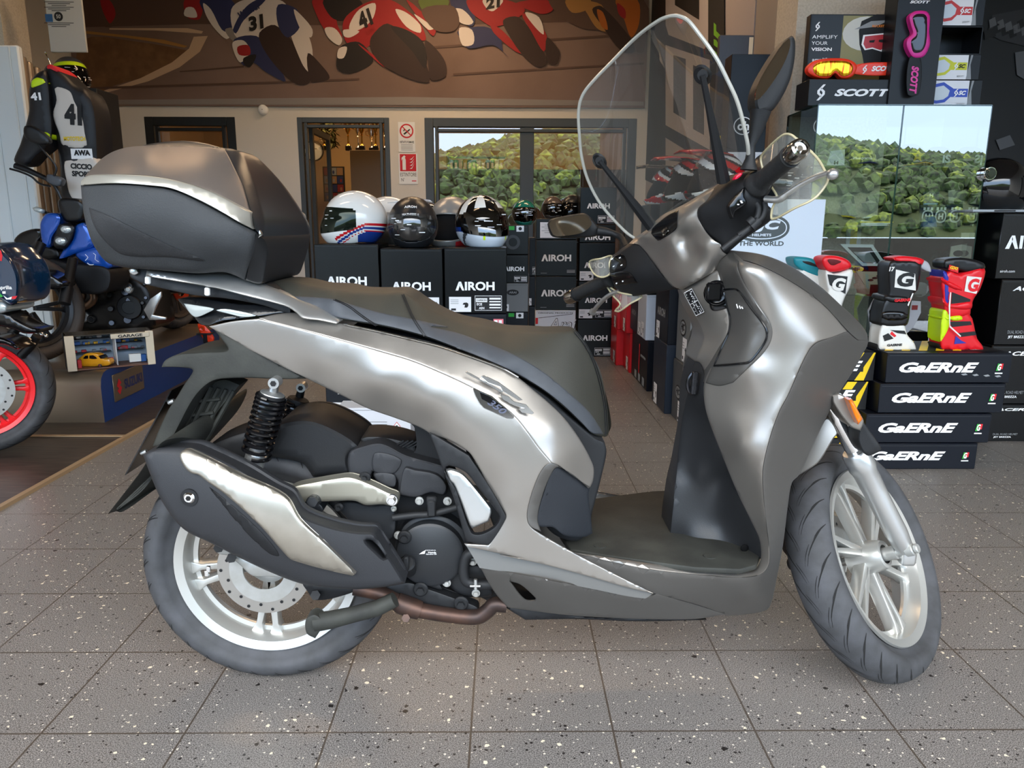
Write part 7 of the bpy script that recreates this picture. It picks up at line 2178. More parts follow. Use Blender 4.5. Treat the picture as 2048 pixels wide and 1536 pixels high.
t = thing('candle_holder', 'small blue cup shape in front of the left navy pouch', 'cup', (U(1858, 445, YV+.06).x, YV+.06, shz[1]+.004))
mb = MB(); mb.lathe([(0, 0), (.036, 0), (.030, .03), (.022, .048), (0, .05)], 24); mb.build('body', mat('blue cloth', '2d5a9c', 0.7), t)
def frame_deco(mb, P_):
    c = cen(P_); q = [c+(p-c)*.72 for p in P_]; tri = [(0, 1, 2), (0, 2, 3)]
    mb.add([p+Vector((0, -.002, 0)) for p in q], tri, 1)
    q = [c+(p-c)*.5+Vector((0, -.004, -.01)) for p in P_]; mb.add(q, tri, 4)
pp_ = z5([(410, 1065), (745, 1070), (895, 1295), (640, 1290)])
card('boxed_accessory', 'white box with grey window leaning in the lower showcase', pp_, YV+.16, M_stick, frame_deco, .03)
card('white_panel', 'tall pale panel with yellow bar at the back of the lower showcase', z5([(470, 1065), (480, 910), (630, 905), (620, 1065)]), YV+.3, M_stick, lambda mb, P_: rect(mb, cen(P_), .035, .09, mi=3))
card('clip_card', 'beige card with black clips lying in the lower showcase', z5([(575, 1345), (905, 1350), (925, 1480), (660, 1480)]), YV+.06, mat('beige card'), lambda mb, P_: [poly(mb, oval(.03, .012, 12), cen(P_)+Vector((.02*k, 0, .01*k)), mi=1) for k in (-1, 0, 1)])
card('hanging_card', 'beige card with glove clip in the lower right of the showcase', z5([(1550, 1090), (1715, 1060), (1690, 1190), (1530, 1220)]), YV+.1, mat('beige card'), lambda mb, P_: poly(mb, oval(.05, .03, 14), cen(P_)+Vector((0, 0, -.01)), mi=1))
card('price_card', 'blank pale card at the right of the lower showcase', z5([(1650, 1010), (1655, 950), (1790, 950), (1785, 1012)]), YV+.05, mat('beige card'))
card('price_card', 'blank pale card at the left of the lower showcase', z5([(85, 1010), (90, 950), (225, 948), (220, 1010)]), YV+.05, mat('beige card'))
card('oil_logo_card', 'black card with a yellow oval logo behind the red-collared boot', z5([(530, 1360), (530, 1290), (900, 1290), (900, 1350)]), YV+.08, M_gloss, lambda mb, P_: (poly(mb, oval(.10, .035, 20), cen(P_)+Vector((-.08, 0, 0)), mi=3), text(mb, 'FMF', cen(P_)+Vector((-.08, 0, 0)), .06, .02, mi=1, bold=.05, off=.002)))
glove('riding_glove', 'grey and white riding glove low in the showcase between the two boots', 1845, 560, YV+.1, mat('grey leather', '8c9096', 0.5), M_capn, 1.0, 1.0, shz[2]+.004)
card('cut_out_sign', 'pale shaped sign with black capitals behind the black boot', zr([(640, 740), (625, 640), (660, 575), (720, 575), (905, 590), (905, 650), (870, 720), (800, 790), (650, 790)]), YV-.06, mat('pale grey card', 'c2c6ca', 0.5), lambda mb, P_: (text(mb, 'ACC', U(1763, 632, YV-.06)+Vector((0, -.002, 0)), .05, .016, mi=1, bold=.03), text(mb, 'FOR', U(1760, 640, YV-.06)+Vector((0, -.002, 0)), .04, .014, mi=1), text(mb, 'TO', U(1755, 649, YV-.06)+Vector((0, -.002, 0)), .03, .016, mi=1, bold=.03), rect(mb, U(1829, 615, YV-.06)+Vector((0, -.002, 0)), .028, .022, mi=3)), th=.01, dm=[M_inkblk, M_ink, mat('dark red print', '8c2020', 0.5), M_gry])

# ---- goggle display on top of the showcase
YD = YV+.06
def dbox(name, label, u0, v0, u1, v1, Y, d, m_, deco=None, cat='box', group=None, dm=None, z0=None, z1=None):
    a, b = U(u0, v0, Y), U(u1, v1, Y)
    za, zb_ = (a.z if z1 is None else z1), (b.z if z0 is None else z0)
    mb = MB(); mb.box(((a.x+b.x)/2, Y+d/2, (za+zb_)/2), (b.x-a.x, d, za-zb_), 0, bev=.002)
    c = Vector(((a.x+b.x)/2, Y, (za+zb_)/2))
    if deco: deco(mb, c, b.x-a.x, za-zb_)
    o = mb.build(name, [m_]+(dm or [M_ink, M_stick, M_inkblk, M_inkred, M_yel, M_gry])); tag(o, label, cat, group); return o
def s_logo(mb, c, s, mi, off=.001):
    for sg in (1, -1):
        poly(mb, [(sg*x, sg*y) for x, y in [(.12, .5), (-.28, .12), (-.28, -.08), (.02, -.3), (.02, -.12), (-.1, -.02), (-.1, .08), (.3, .5)]], c, mi=mi, off=off, sx=s*.9, sy=s)
def d_scott(mb, c, w, h):
    s_logo(mb, c+Vector((-w*.36, 0, 0)), h*.6, 1); text(mb, 'SCOTT', c+Vector((w*.1, 0, 0)), w*.62, h*.28, mi=1, bold=.05, shear=.3)
base = dbox('goggle_stand_base', 'black stand base with large white lettering on top of the showcase', 1619, 158, 1794, 208, YD, .16, mat('satin black card', '0f1012', 0.4, spec=.4), d_scott, 'stand', z0=zt_v+.004)
zsb = U(1700, 158, YD).z
def d_amp(mb, c, w, h):
    # blurred green field, then a helmeted rider
    rect(mb, c+Vector((w*.05, 0, 0)), w*.9, h*.96, mi=7)
    poly(mb, oval(w*.5, h*.5, 20), c+Vector((w*.1, 0, h*.22)), mi=8, off=.0009)
    rect(mb, c+Vector((-w*.32, 0, 0)), w*.33, h*.97, mi=9, off=.0008)
    s_logo(mb, c+Vector((-w*.42, 0, h*.32)), h*.13, 1, .0015)
    for k, (tx, wd) in enumerate((('AMPLIFY', .27), ('YOUR', .17), ('VISION', .22))):
        text(mb, tx, c+Vector((-w*(.47-wd/2), 0, h*(.17-.09*k))), w*wd, h*.05, mi=1, bold=.0 if k < 2 else .03, off=.0015)
    text(mb, 'amplifier', c+Vector((-w*.34, 0, -h*.17)), w*.22, h*.07, mi=1, bold=.02, off=.0015)
    hc = c+Vector((w*.24, 0, h*.06))
    poly(mb, [(-.22, .2), (-.2, .34), (-.05, .44), (.12, .44), (.2, .3), (.22, .1), (.2, -.1), (.1, -.34), (-.02, -.42), (-.12, -.36), (-.16, -.15), (-.2, .0)], hc, mi=3, off=.0015, sx=w, sy=h)
    poly(mb, [(-.27, .22), (-.1, .34), (.1, .36), (-.05, .26)], hc, mi=6, off=.002, sx=w, sy=h)
    poly(mb, [(-.17, .14), (.06, .17), (.1, 0), (.04, -.1), (-.06, -.06), (-.14, -.08), (-.18, .0)], hc, mi=1, off=.002, sx=w, sy=h)
    poly(mb, [(-.15, .12), (.05, .15), (.08, 0), (.03, -.08), (-.06, -.04), (-.13, -.06), (-.16, .01)], hc, mi=10, off=.0025, sx=w, sy=h)
    poly(mb, [(-.1, .06), (-.04, .07), (-.05, .03), (-.1, .03)], hc, mi=3, off=.003, sx=w, sy=h); poly(mb, [(0, .07), (.05, .08), (.05, .03), (0, .04)], hc, mi=3, off=.003, sx=w, sy=h)
    text(mb, 'ROCKSTAR', hc+Vector((0, 0, h*.27)), w*.17, h*.035, mi=11, bold=.03, shear=.1, off=.003)
    text(mb, 'ROCKSTAR', hc+Vector((w*.13, 0, -h*.22)), w*.25, h*.06, (.8, 0, .6), (-.6, 0, .8), mi=5, bold=.05, shear=.1, off=.003)
dbox('goggle_poster_box', 'upright box picturing a helmeted rider with AMPLIFY YOUR VISION', 1622, 28, 1798, 158, YD+.10, .05, mat('satin black card'), d_amp, z0=zsb+.001, dm=[M_ink, M_stick, M_inkblk, M_inkred, M_yel, M_gry, mat('olive blur', '8a8458', 0.5), mat('pale blur', 'c9c8be', 0.5), mat('poster black', '17181a', 0.4), mat('goggle red', 'b83038', 0.4), mat('orange print', 'e08020', 0.5)])
def goggle(label, pts_f, pts_l, Y, mf, ml, strap=None, ms=None, tx=None, mt=None, th=.03):
    t = thing('goggles', label, 'goggles', (0, 0, 0), world_coords=True)
    c = U(*pts_f[0], Y); t.location = (c.x, Y, min(U(*p, Y).z for p in pts_f))
    mb = MB(); skin(mb, pts_f, [(0, 0, 0)], step=6, edge=4, mirror=False, thick=th, drop=.008, yc=Y, holes=[pts_l] if False else ()); mb.build('frame', mf, t, ang=60)
    mb = MB(); skin(mb, pts_l, [(0, 0, .003)], step=6, edge=4, mirror=False, thick=.004, drop=.004, yc=Y); mb.build('lens', ml, t, ang=60)
    if strap:
        mb = MB(); skin(mb, strap, [(0, 0, -.004)], step=8, edge=2, mirror=False, thick=.006, drop=.001, yc=Y); s_ = mb.build('strap', ms or mf, t)
        if tx:
            mb = MB()
            for (s, u, v, pw, ph, r) in tx:
                p = U(u, v, Y+.003); k = (U(u+1, v, Y)-U(u, v, Y)).length
                if s == '#': s_logo(mb, p, ph*k, 0, .001)
                else: text(mb, s, p, pw*k, ph*k, (math.cos(r), 0, math.sin(r)), (-math.sin(r), 0, math.cos(r)), 0, .05, .25, off=.001)
            mb.build('lettering', mt, s_)
    return t
def lens_mat():
    m = mat('orange mirror lens', 'f08a10', 0.12, 0.7)
    nt = m.node_tree; b = nt.nodes['Principled BSDF']; tc = nt.nodes.new('ShaderNodeTexCoord'); mp = nt.nodes.new('ShaderNodeMapping'); mp.inputs['Scale'].default_value = (40, 1, 6)
    n = nt.nodes.new('ShaderNodeTexNoise'); n.inputs['Scale'].default_value = 2.5; r = nt.nodes.new('ShaderNodeValToRGB')
    r.color_ramp.elements[0].position = .35; r.color_ramp.elements[0].color = (*lin('c83a08'), 1); r.color_ramp.elements[1].position = .62; r.color_ramp.elements[1].color = (*lin('f8d020'), 1)
    nt.links.new(tc.outputs['Object'], mp.inputs[0]); nt.links.new(mp.outputs[0], n.inputs['Vector']); nt.links.new(n.outputs[0], r.inputs[0]); nt.links.new(r.outputs[0], b.inputs['Base Color'])
    return m
M_gor = mat('fluo orange red', 'f0381a', 0.35)
goggle('red-orange goggles with orange mirrored lens lying on the stand base', z4([(430, 500), (480, 455), (600, 435), (740, 445), (800, 490), (785, 550), (740, 585), (680, 585), (635, 550), (590, 585), (500, 580), (435, 545)]), z4([(470, 500), (510, 465), (620, 452), (740, 462), (772, 500), (760, 545), (720, 570), (680, 568), (640, 530), (595, 570), (510, 568), (475, 540)]), YD+.03, M_gor, lens_mat(), z4([(785, 485), (1105, 475), (1105, 550), (785, 552)]), M_gor, [('#', 1729.5, 139, 0, 16, 0), ('SCOTT', 1767, 137, 48, 10, .02)], M_ink)
M_pinkg = mat('hot pink', 'd82a90', 0.35)
dbox('tall_goggle_box', 'tall black box with pink goggles standing right of the rider picture', 1802, -60, 1868, 208, YD-.01, .12, mat('satin black card'), lambda mb, c, w, h: text(mb, 'SCOTT', U(1840, 4, YD-.01), w*.42, .012, mi=1, bold=.05, shear=.3), z0=zt_v+.004)
goggle('pink goggles with black and pink strap hanging on the tall black box', z4([(1190, 120), (1230, 85), (1320, 85), (1345, 120), (1340, 230), (1345, 330), (1300, 420), (1220, 430), (1170, 350), (1175, 290), (1215, 250), (1200, 190)]), z4([(1215, 130), (1240, 105), (1310, 105), (1325, 130), (1318, 320), (1285, 385), (1225, 395), (1205, 345), (1205, 300), (1245, 255), (1225, 190)]), YD-.045, M_pinkg, mat('dark lens', '241c20', 0.1), z4([(1195, 430), (1275, 430), (1262, 700), (1180, 705)]), M_black, [('SCOTT', 1828, 160, 52, 15, -1.57)], M_pinkg, th=.025)
def d_gbox(col):
    def f(mb, c, w, h):
        rect(mb, c+Vector((-w*.1, 0, 0)), w*.72, h*.96, mi=2)
        poly(mb, [(-.5, -.1), (-.42, .32), (-.2, .42), (-.02, .2), (-.05, -.1), (-.15, -.3), (-.3, -.35), (-.45, -.3)], c, mi=4, off=.001, sx=w, sy=h)
        poly(mb, [(-.46, -.05), (-.38, .22), (-.2, .3), (-.08, .12), (-.1, -.08), (-.18, -.2), (-.3, -.24), (-.4, -.2)], c, mi=7, off=.0015, sx=w, sy=h)
        rect(mb, c+Vector((w*.1, 0, h*.04)), w*.3, h*.3, mi=4, off=.0008)
        s_logo(mb, c+Vector((w*.04, 0, h*.04)), h*.28, 1, .0015); text(mb, 'SC', c+Vector((w*.15, 0, h*.04)), w*.14, h*.16, mi=1 if col != 'c8c820' else 3, bold=.05, shear=.3, off=.0015)
        text(mb, 'SCOTT', c+Vector((w*.14, 0, -h*.36)), w*.15, h*.07, mi=3, bold=.03, shear=.3)
        poly(mb, [(.25, -.48), (.3, .48), (.34, .48), (.31, .1), (.35, -.48)], c, mi=6, off=.0012, sx=w, sy=h)
    return f
M_lensg = mat('clear goggle lens', 'b9bcbc', 0.1)
gbx = [('black goggle box with blue goggles, bottom of the pile on the showcase', 'blue', '2848b0', 1855, 160, 1960, 209), ('black goggle box with yellow goggles, second in the pile', 'yellow', 'c8c820', 1858, 109, 1957, 160), ('open empty black goggle box with no picture in the pile', 'none', '', 1868, 52, 1960, 108), ('black goggle box with red goggles, top of the visible pile', 'red', 'c83030', 1874, -4, 1966, 50)]
zprev = zt_v+.004
for lab, nm, col, u0, v0, u1, v1 in gbx:
    z1_ = U(1900, v0, YD+.05).z
    if nm == 'none':
        a, b = U(u0, v0, YD+.05), U(u1, v1, YD+.05)
        mb = MB(); w_, h_ = b.x-a.x, z1_-zprev; cx_ = (a.x+b.x)/2
        for c_, s_ in (((cx_, YD+.13, zprev+.002), (w_, .16, .004)), ((cx_, YD+.13, z1_-.003), (w_, .16, .004)), ((a.x+.002, YD+.13, (zprev+z1_)/2), (.004, .16, h_-.004)), ((b.x-.002, YD+.13, (zprev+z1_)/2), (.004, .16, h_-.004)), ((cx_, YD+.205, (zprev+z1_)/2), (w_, .004, h_-.004))):
            mb.box(c_, s_)
        o = mb.build('goggle_box', mat('satin black card')); tag(o, lab, 'box', 'goggle boxes piled on the showcase')
    else:
        dbox('goggle_box', lab, u0, v0, u1, v1, YD+.05, .16, mat('satin black card'), d_gbox(col), group='goggle boxes piled on the showcase', z0=zprev+.0005, z1=z1_, dm=[M_ink, M_stick, M_inkblk, mat('goggles '+nm, col, .4), M_yel, M_gry, M_lensg])
    zprev = z1_

# ---- HJC poster, posters and boxes further right
YP = 3.585
def d_hjc(mb, c, w, h):
    k = U(1524, 456, YP)
    poly(mb, oval(.26, .13, 36, .9), k, mi=3, off=.0008); poly(mb, oval(.235, .105, 36, .9), k, mi=2, off=.0013); poly(mb, oval(.225, .095, 36, .9), k, mi=3, off=.0017)
    text(mb, 'HJC', k+Vector((-.0, 0, .008)), .17, .055, mi=2, bold=.05, shear=.2, off=.003)
    text(mb, 'HELMETS', k+Vector((0, 0, -.032)), .09, .012, mi=2, bold=.03, off=.003)
    text(mb, 'RIDE THE WORLD', U(1504, 487, YP), .3, .022, mi=3, bold=.03)
dbox('standing_poster', 'pale oval-logo poster lettered RIDE THE WORLD behind the hand guard', 1468, 398, 1626, 700, YP, .02, mat('pale blue white board', 'd0dae4', 0.4), d_hjc, 'poster', dm=[M_ink, mat('poster pale', 'd6dfe8', 0.4), mat('poster slate', '4a5152', 0.5)], z0=0)
# tall stacks right of the showcase
zs_r = [0, .36, .72, 1.06]
for k in range(3):
    def pq(mb, w, d, h):
        airoh(mb, (.02, -d/2, h*.5), w*.62, mi=3)
    carton('helmet_box', ['black box on the floor right behind the showcase', 'black box with grey letters, middle of the stack behind the showcase', 'black box, top of the stack behind the showcase'][k], 2.23, 2.56, 4.1, .36, zs_r[k], zs_r[k+1]-.001, M_box, pq, group='black boxes behind the showcase')
YR = 3.55
a_r = U(2005, 440, YR); 
zr1 = U(2020, 425, YR).z; zr2 = U(2020, 558, YR).z; zr3 = U(2020, 690, YR).z
def d_big(mb, w, d, h):
    airoh(mb, (-w*.12, -d/2, h*.56), w*.62)
    text(mb, 'airoh.com', (-w*.37, -d/2, h*.12), w*.16, h*.04, mi=1)
    poly(mb, oval(w*.5, h*.5, 30), (w*.12, -d/2, h*.28), F_, Z_, 7)
    poly(mb, [(-.5, .1), (-.42, .35), (-.1, .5), (.3, .42), (.5, .1), (.4, -.35), (-.1, -.5), (-.4, -.3)], (w*.06, -d/2, h*.22), F_, Z_, 9, .0012, w*.42, h*.5)
def d_ac(mb, w, d, h):
    text(mb, 'ACERBIS', (-w*.12, -d/2, h*.86), w*.5, h*.07, mi=1, bold=.03, shear=.3)
    text(mb, 'DUAL ROAD HELMET', (-w*.22, -d/2, h*.2), w*.28, h*.05, mi=3); text(mb, 'JET BREZZA', (-w*.25, -d/2, h*.12), w*.2, h*.05, mi=1, bold=.02)
zq = [0, U(2020, 808, YR).z, zr3, zr2, zr1]
rl = ['black lettered box on the floor at the right edge', 'black box with tall white lettering, second from the floor at the right edge', 'black lettered box under the box with the yellow helmet', 'large black box picturing a fluo yellow helmet']
xs_ = [U(1962, 800, YR).x, U(1975, 700, YR).x, U(1990, 600, YR).x, U(1988, 500, YR).x]
for k in range(4):
    carton('helmet_box', rl[k], xs_[k]+.02, xs_[k]+.46, YR, .4, zq[k], zq[k+1]-.001, M_box, d_ac if k < 3 else d_big, group='boxes stacked at the right edge')
mb = MB(); a, b = U(1958, 392, YR-.03), U(2070, 426, YR-.03)
mb.prism([(a.x-.02, YR-.03, zr1+.001), (b.x+.1, YR-.03, zr1+.001), (b.x+.1, YR+.3, zr1+.001), (a.x+.06, YR+.3, zr1+.001)], (0, 0, .012), bev=.003)
tr = mb.build('grey_tray', mat('grey painted tray', '9aa0a4', 0.4)); tag(tr, 'grey tray with handle slot under the black helmet at the right edge', 'tray')
mb = MB(); mb.box((U(1995, 405, YR).x+.02, YR-.031, zr1+.007), (.1, .004, .006), bev=.002); mb.build('handle_slot', M_black, tr)
helmet('full_face_helmet', 'gloss black full-face helmet with round side disc right of the showcase', (U(1975, 405, YR+.16).x+.03, YR+.16, zr1+.014), math.radians(12), [M_hgb, M_gry, M_ink], lambda a, e: 0, 'full', (mat('black visor', '08080a', 0.1), 1.015), 1.02)
mb = MB(); c = U(1981, 347, YR+.04)
for r, d, mi in ((.030, 0, 1), (.026, .004, 0), (.018, .006, 0)):
    mb.cyl(c+Vector((0, .03, 0)), c+Vector((0, -d, 0)), r, n=28, mi=mi, bev=.002)
dsc = mb.build('side_disc', [M_hgb, M_chrome]); dsc['category'] = 'disc'; 
hroot = [o for o in bpy.data.objects if o.name.startswith('full_face_helmet') and o.get('label', '').startswith('gloss black full-face helmet with round')][0]
bpy.context.view_layer.update(); dsc.parent = hroot; dsc.matrix_parent_inverse = hroot.matrix_world.inverted(); del dsc['category']
# black wall poster behind
mb = MB(); YK = 5.0
def kp(L, mi, off=.0):
    P_ = [U(p[0], p[1], YK-off) for p in L]; tri = geometry.tessellate_polygon([[Vector((p.x, p.z, 0)) for p in P_]]); mb.add(P_, [tuple(t) for t in tri], mi)
a, b = U(1700, 60, YK), U(2080, 420, YK)
mb.box(((a.x+b.x)/2+.1, YK+.02, 1.6), (b.x-a.x+.3, .03, 3.0), 0)
kp([(1985, 30), (2048, 18), (2060, 95), (2000, 80), (1975, 65)], 1, .002)
for k in range(9): kp([(1978+k*8, 40+(k*13) % 22), (1990+k*8, 34+(k*13) % 22), (1994+k*8, 50+(k*13) % 22), (1980+k*8, 56+(k*13) % 22)], 2+(k % 2), .004)
kp([(1968, 62), (1990, 55), (1992, 72), (1970, 80)], 3, .006)
kp([(2030, 105), (2060, 100), (2060, 165), (2034, 150)], 2, .004); kp([(1992, 280), (2020, 270), (2030, 290), (2000, 300)], 2, .004)
o = mb.build('black_wall_poster', [mat('poster black'), mat('dark engine grey', '2b2b2e', 0.4), mat('engine mid grey', '5a5a5c', 0.4), mat('engine black', '060607', 0.4)], smooth=False)
tag(o, 'tall black wall poster with dark motorcycle details at the right edge', 'poster')
mb = MB(); a, b = U(1708, -60, 4.6), U(1800, 60, 4.6)
mb.box(((a.x+b.x)/2, 4.61, (a.z+b.z)/2), (b.x-a.x, .02, a.z-b.z), 0); c_ = U(1700, 0, 4.6)
mb.box((c_.x, 4.6, (a.z+b.z)/2), (.05, .04, a.z-b.z), 1)
o = mb.build('grey_wall_panel', [mat('light grey panel', 'a4a09c', 0.6), mat('navy strip', '14203c', 0.5)]); tag(o, 'light grey panel with navy edge beside the plaster column', 'wall panel')

# ---- banners on the dividing wall (its face looks left)
mb = MB(); XW = 1.448
def wy(u): return XW*1500/(u-1008)*.98
def wp(u, v):
    d = ray(u, v); return CC+d*(XW/d.x)
lw = [0]
def wpoly(L, mi):
    lw[0] += 1
    P_ = [wp(*p)+Vector((-.0004*lw[0]-.012, 0, 0)) for p in L]; tri = geometry.tessellate_polygon([[Vector((p.y, p.z, 0)) for p in P_]]); mb.add(P_, [tuple(t) for t in tri], mi)
mb.box((XW+.001, (wp(1292, 200).y+wp(1500, 200).y)/2, 1.9), (.012, wp(1292, 200).y-wp(1500, 200).y, 2.3), 1)
wpoly([(1293, -60), (1424, -60), (1424, 420), (1293, 360)], 0)
wpoly([(1334, -60), (1420, -60), (1420, 88), (1412, 98), (1340, 70), (1334, 50)], 2)
wpoly([(1334, 90), (1424, 120), (1424, 400), (1334, 350)], 2)
wpoly([(1353, -20), (1402, 0), (1402, 40), (1353, 10)], 0)
wpoly([(1350, 110), (1375, 118), (1375, 240), (1350, 225)], 0); wpoly([(1390, 130), (1412, 140), (1412, 270), (1390, 258)], 0)
wpoly([(1334, 250), (1424, 300), (1424, 330), (1334, 275)], 0)
wpoly([(1424, -60), (1453, -60), (1453, 420), (1424, 400)], 0)
for q in ([(1432, 45), (1437, 50), (1437, 62), (1447, 72), (1447, 84), (1432, 70)], [(1432, 78), (1437, 80), (1447, 96), (1447, 112), (1440, 108), (1440, 96), (1432, 90)], [(1432, 100), (1447, 112), (1447, 118), (1432, 106)]):
    wpoly(q, 3)
o = mb.build('vertical_wall_banner', [mat('banner matt black', '111112', 0.6), mat('banner lilac grey', '9c9290', 0.6), mat('banner pale', 'b3aaa8', 0.6), mat('banner lime', '6fae22', 0.5)], smooth=False)
tag(o, 'black and pale vertical banner with lime letters on the dividing wall', 'banner')
# display of motocross gear seen through the windshield
def paint_cross(c):
    def f(az, el):
        k = math.sin(az*3+el*7)
        return 1 if k > .45 else (2 if k < -.6 else 0)
    return f
for k, (u, Y, rz, mats_, lab, zoff) in enumerate(((1352, c5.y+.15, 200, [M_hblk, M_hred, M_hw], 'black, red and white motocross helmet low behind the windshield, left of two', 0), (1400, c4.y+.19, 190, [M_hgb, M_hred, M_hw], 'black and red motocross helmet behind the windshield, right of two', 0), (1420, c3.y+.15, 170, [M_hw, M_hgb, M_hred], 'white and black motocross helmet behind the right windshield stay', .0))):
    helmet('motocross_helmet', lab, ((c5.x, c4.x, c3.x)[k]+.15, Y, 1.172), math.radians(rz), mats_, paint_cross(k), 'cross', None, .98, peak=mats_[1])
p = U(1495, 300, 3.95)
carton('helmet_box', 'tall dark box behind the right handlebar grip, carrying a chromed helmet', 1.24, 1.43, 3.72, .25, 0, 1.18, M_boxb, None)
helmet('full_face_helmet', 'black helmet with mirrored clear visor just right of the windshield edge', (1.335, 3.85, 1.181), math.radians(-70), [M_hblk], lambda a, e: 0, 'full', (M_clearv, 1.05), .95)
def d_shoei(mb, c, w, h):
    poly(mb, oval(.10, .09, 24), c+Vector((-.02, 0, .1)), mi=1, off=.001); poly(mb, oval(.09, .08, 24), c+Vector((-.02, 0, .1)), mi=3, off=.0015)
    text(mb, 'oh', c+Vector((-.02, 0, .1)), .06, .045, mi=1, bold=.03, off=.003)
    rect(mb, c+Vector((0, 0, -.08)), w*.9, .1, mi=2, off=.001)
dbox('dark_banner_box', 'dark tall carton with round white logo behind the mirror stem', 1464, 108, 1527, 330, 4.06, .12, M_boxb, d_shoei, z0=1.0)
dbox('tall_carton', 'dark tall carton standing under the round-logo carton', 1466, 332, 1520, 700, 4.06, .12, M_boxb, None, z0=0, z1=.998)
dbox('photo_carton', 'tilted dark photo carton with cream edge left of the round-logo carton', 1440, 70, 1497, 250, 4.35, .04, mat('photo slate', '3c3c42', 0.4), lambda mb, c, w, h: (rect(mb, c+Vector((w*.42, 0, 0)), w*.12, h*.98, mi=2), rect(mb, c+Vector((-.06, 0, -.05)), .03, .08, mi=5)), z0=1.03, dm=[M_ink, mat('cream edge', 'dcc8a8', .6), M_inkblk, M_inkred, M_yel])
# ============================================================ LEFT SIDE: MOTORCYCLES, SUIT, PLATFORM
zg, zs = Z(0, 380, 4.0413), Z(0, 80, 3.658)
def zoneskin(t, name, L, Y, hw, m_, edge=5, drop=.02, ang=55, step=8):
    mb = MB(); skin(mb, L, [(0, 0, hw)], step=step, mode='solid', edge=edge, drop=min(drop, hw*.7), yc=Y, seg=4)
    return mb.build(name, m_, t, ang=ang)
# platform
zp = .28
A_, B_ = G(210, 848), G(332, 784)
dB = (B_-A_).normalized(); B2 = A_+dB*1.8
wL = Vector((-1, 0, 0))*.75
PLT = thing('display_platform', 'low steel-topped platform with blue side and lettered steel plate under the blue motorcycle', 'platform', (A_.x-.5, A_.y, .008), world_coords=True)
mb = MB()
prof = [(0, .008), (0, .20), (.012, .245), (.04, .27), (.075, zp)]
F0 = [A_+Vector((0, d, z-A_.z)) for d, z in prof]
L0 = [p+wL for p in F0]; K0, K1 = B2+Vector((0, 0, zp)), B2+wL+Vector((0, 0, zp))
mb.add(F0+L0, [(i, i+1, 6+i, 5+i) for i in range(4)], 0)
mb.add([F0[4], L0[4], K1, K0], [(0, 1, 2, 3)], 0)
mb.build('steel_top', mat('brushed platform steel', '8c7f70', 0.3, 0.75), PLT)
mb = MB(); mb.add([*F0, K0, B2+Vector((0, 0, .008))], [tuple(range(7))], 0); sd = mb.build('side_panel', mat('platform blue', '153a78', 0.4), PLT, smooth=False)
e1 = dB; n_s = e1.cross(Vector((0, 0, 1)))
c = A_+dB*.30+Vector((0, 0, .165))
mb = MB(); mb.box((0, 0, 0), (.36, .006, .15), 0, M=Matrix.Translation(c+n_s*.004) @ Matrix((e1, -n_s, Vector((0, 0, 1)))).transposed().to_4x4(), bev=.002)
text(mb, 'SUZUKI', c+n_s*.008+e1*.05, .22, .055, e1, (0, 0, 1), 1, .03)
poly(mb, [(-.4, .1), (0, .5), (.4, .2), (.1, .1), (.4, -.12), (0, -.5), (-.4, -.2), (-.1, -.1)], c+n_s*.008-e1*.12, e1, (0, 0, 1), 2, .0008, .07, .09)
mb.build('name_plate', [mat('brushed platform steel'), mat('navy letters', '1c2c66', .4), M_inkred], PLT)
# boxed miniature garage
zt0 = zp+.001
a, b = G(136, 744, zt0), G(312, 728, zt0)
GR = thing('miniature_garage', 'glass-fronted miniature garage box with GARAGE sign on the platform', 'diorama', (a+b)/2, world_coords=True)
ex = (b-a).normalized(); ey = Vector((0, 0, 1)).cross(ex); W_ = (b-a).length; D_ = .17; H_ = U(131, 673, a.y).z-zt0
def gb_(name, c, s, m_, par=GR, bev=.002):
    mb = MB(); mb.box((0, 0, 0), s, 0, M=Matrix.Translation(a+ex*c[0]+ey*c[1]+Vector((0, 0, c[2]))) @ Matrix((ex, ey, Vector((0, 0, 1)))).transposed().to_4x4(), bev=bev)
    return mb.build(name, m_, par)
M_cream = mat('cream paint', 'cfc2aa', .5)
gb_('side_wall', (.006, D_/2, H_/2), (.012, D_, H_), M_black); gb_('side_wall', (W_-.006, D_/2, H_/2), (.012, D_, H_), M_black)
gb_('top_panel', (W_/2, D_/2, H_-.003), (W_, D_, .006), mat('smoked top', '3c3a34', .2)); gb_('bottom_panel', (W_/2, D_/2, .004), (W_, D_, .008), mat('brown tiles', '6a4a3c', .5))
gb_('back_wall', (W_/2, D_-.004, H_/2), (W_-.02, .006, H_-.01), mat('blue grey card', '8c9aa8', .6)); gb_('divider', (W_*.56, D_*.5, H_/2), (.004, D_-.02, H_-.02), M_stick)
gb_('front_post', (.022, .002, H_/2), (.044, .01, H_), M_cream); gb_('front_post', (W_-.02, .002, H_/2), (.04, .01, H_), M_cream)
s_ = gb_('garage_sign', (W_*.73, -.004, H_-.018), (.19, .006, .026), M_cream)
mb = MB(); text(mb, 'GARAGE', a+ex*W_*.73+ey*-.008+Vector((0, 0, H_-.018)), .12, .016, ex, (0, 0, 1), 0, .03); mb.build('lettering', M_inkblk, s_)
rr = random.Random(8)
for z in (.40, .62, .8):
    for x0, x1 in ((.1, .55), (.58, .92)):
        gb_('inner_shelf', (W_*(x0+x1)/2, D_-.03, H_*z), (W_*(x1-x0)*.9, .04, .003), M_greyd)
tc_ = [mat('toy red', 'b02428', .4), mat('toy blue', '2c5a9a', .4), mat('toy white', 'd8d8d4', .4), mat('toy grey', '6a6e74', .4), mat('toy yellow', 'd0a020', .4), mat('toy black', '17181a', .4)]
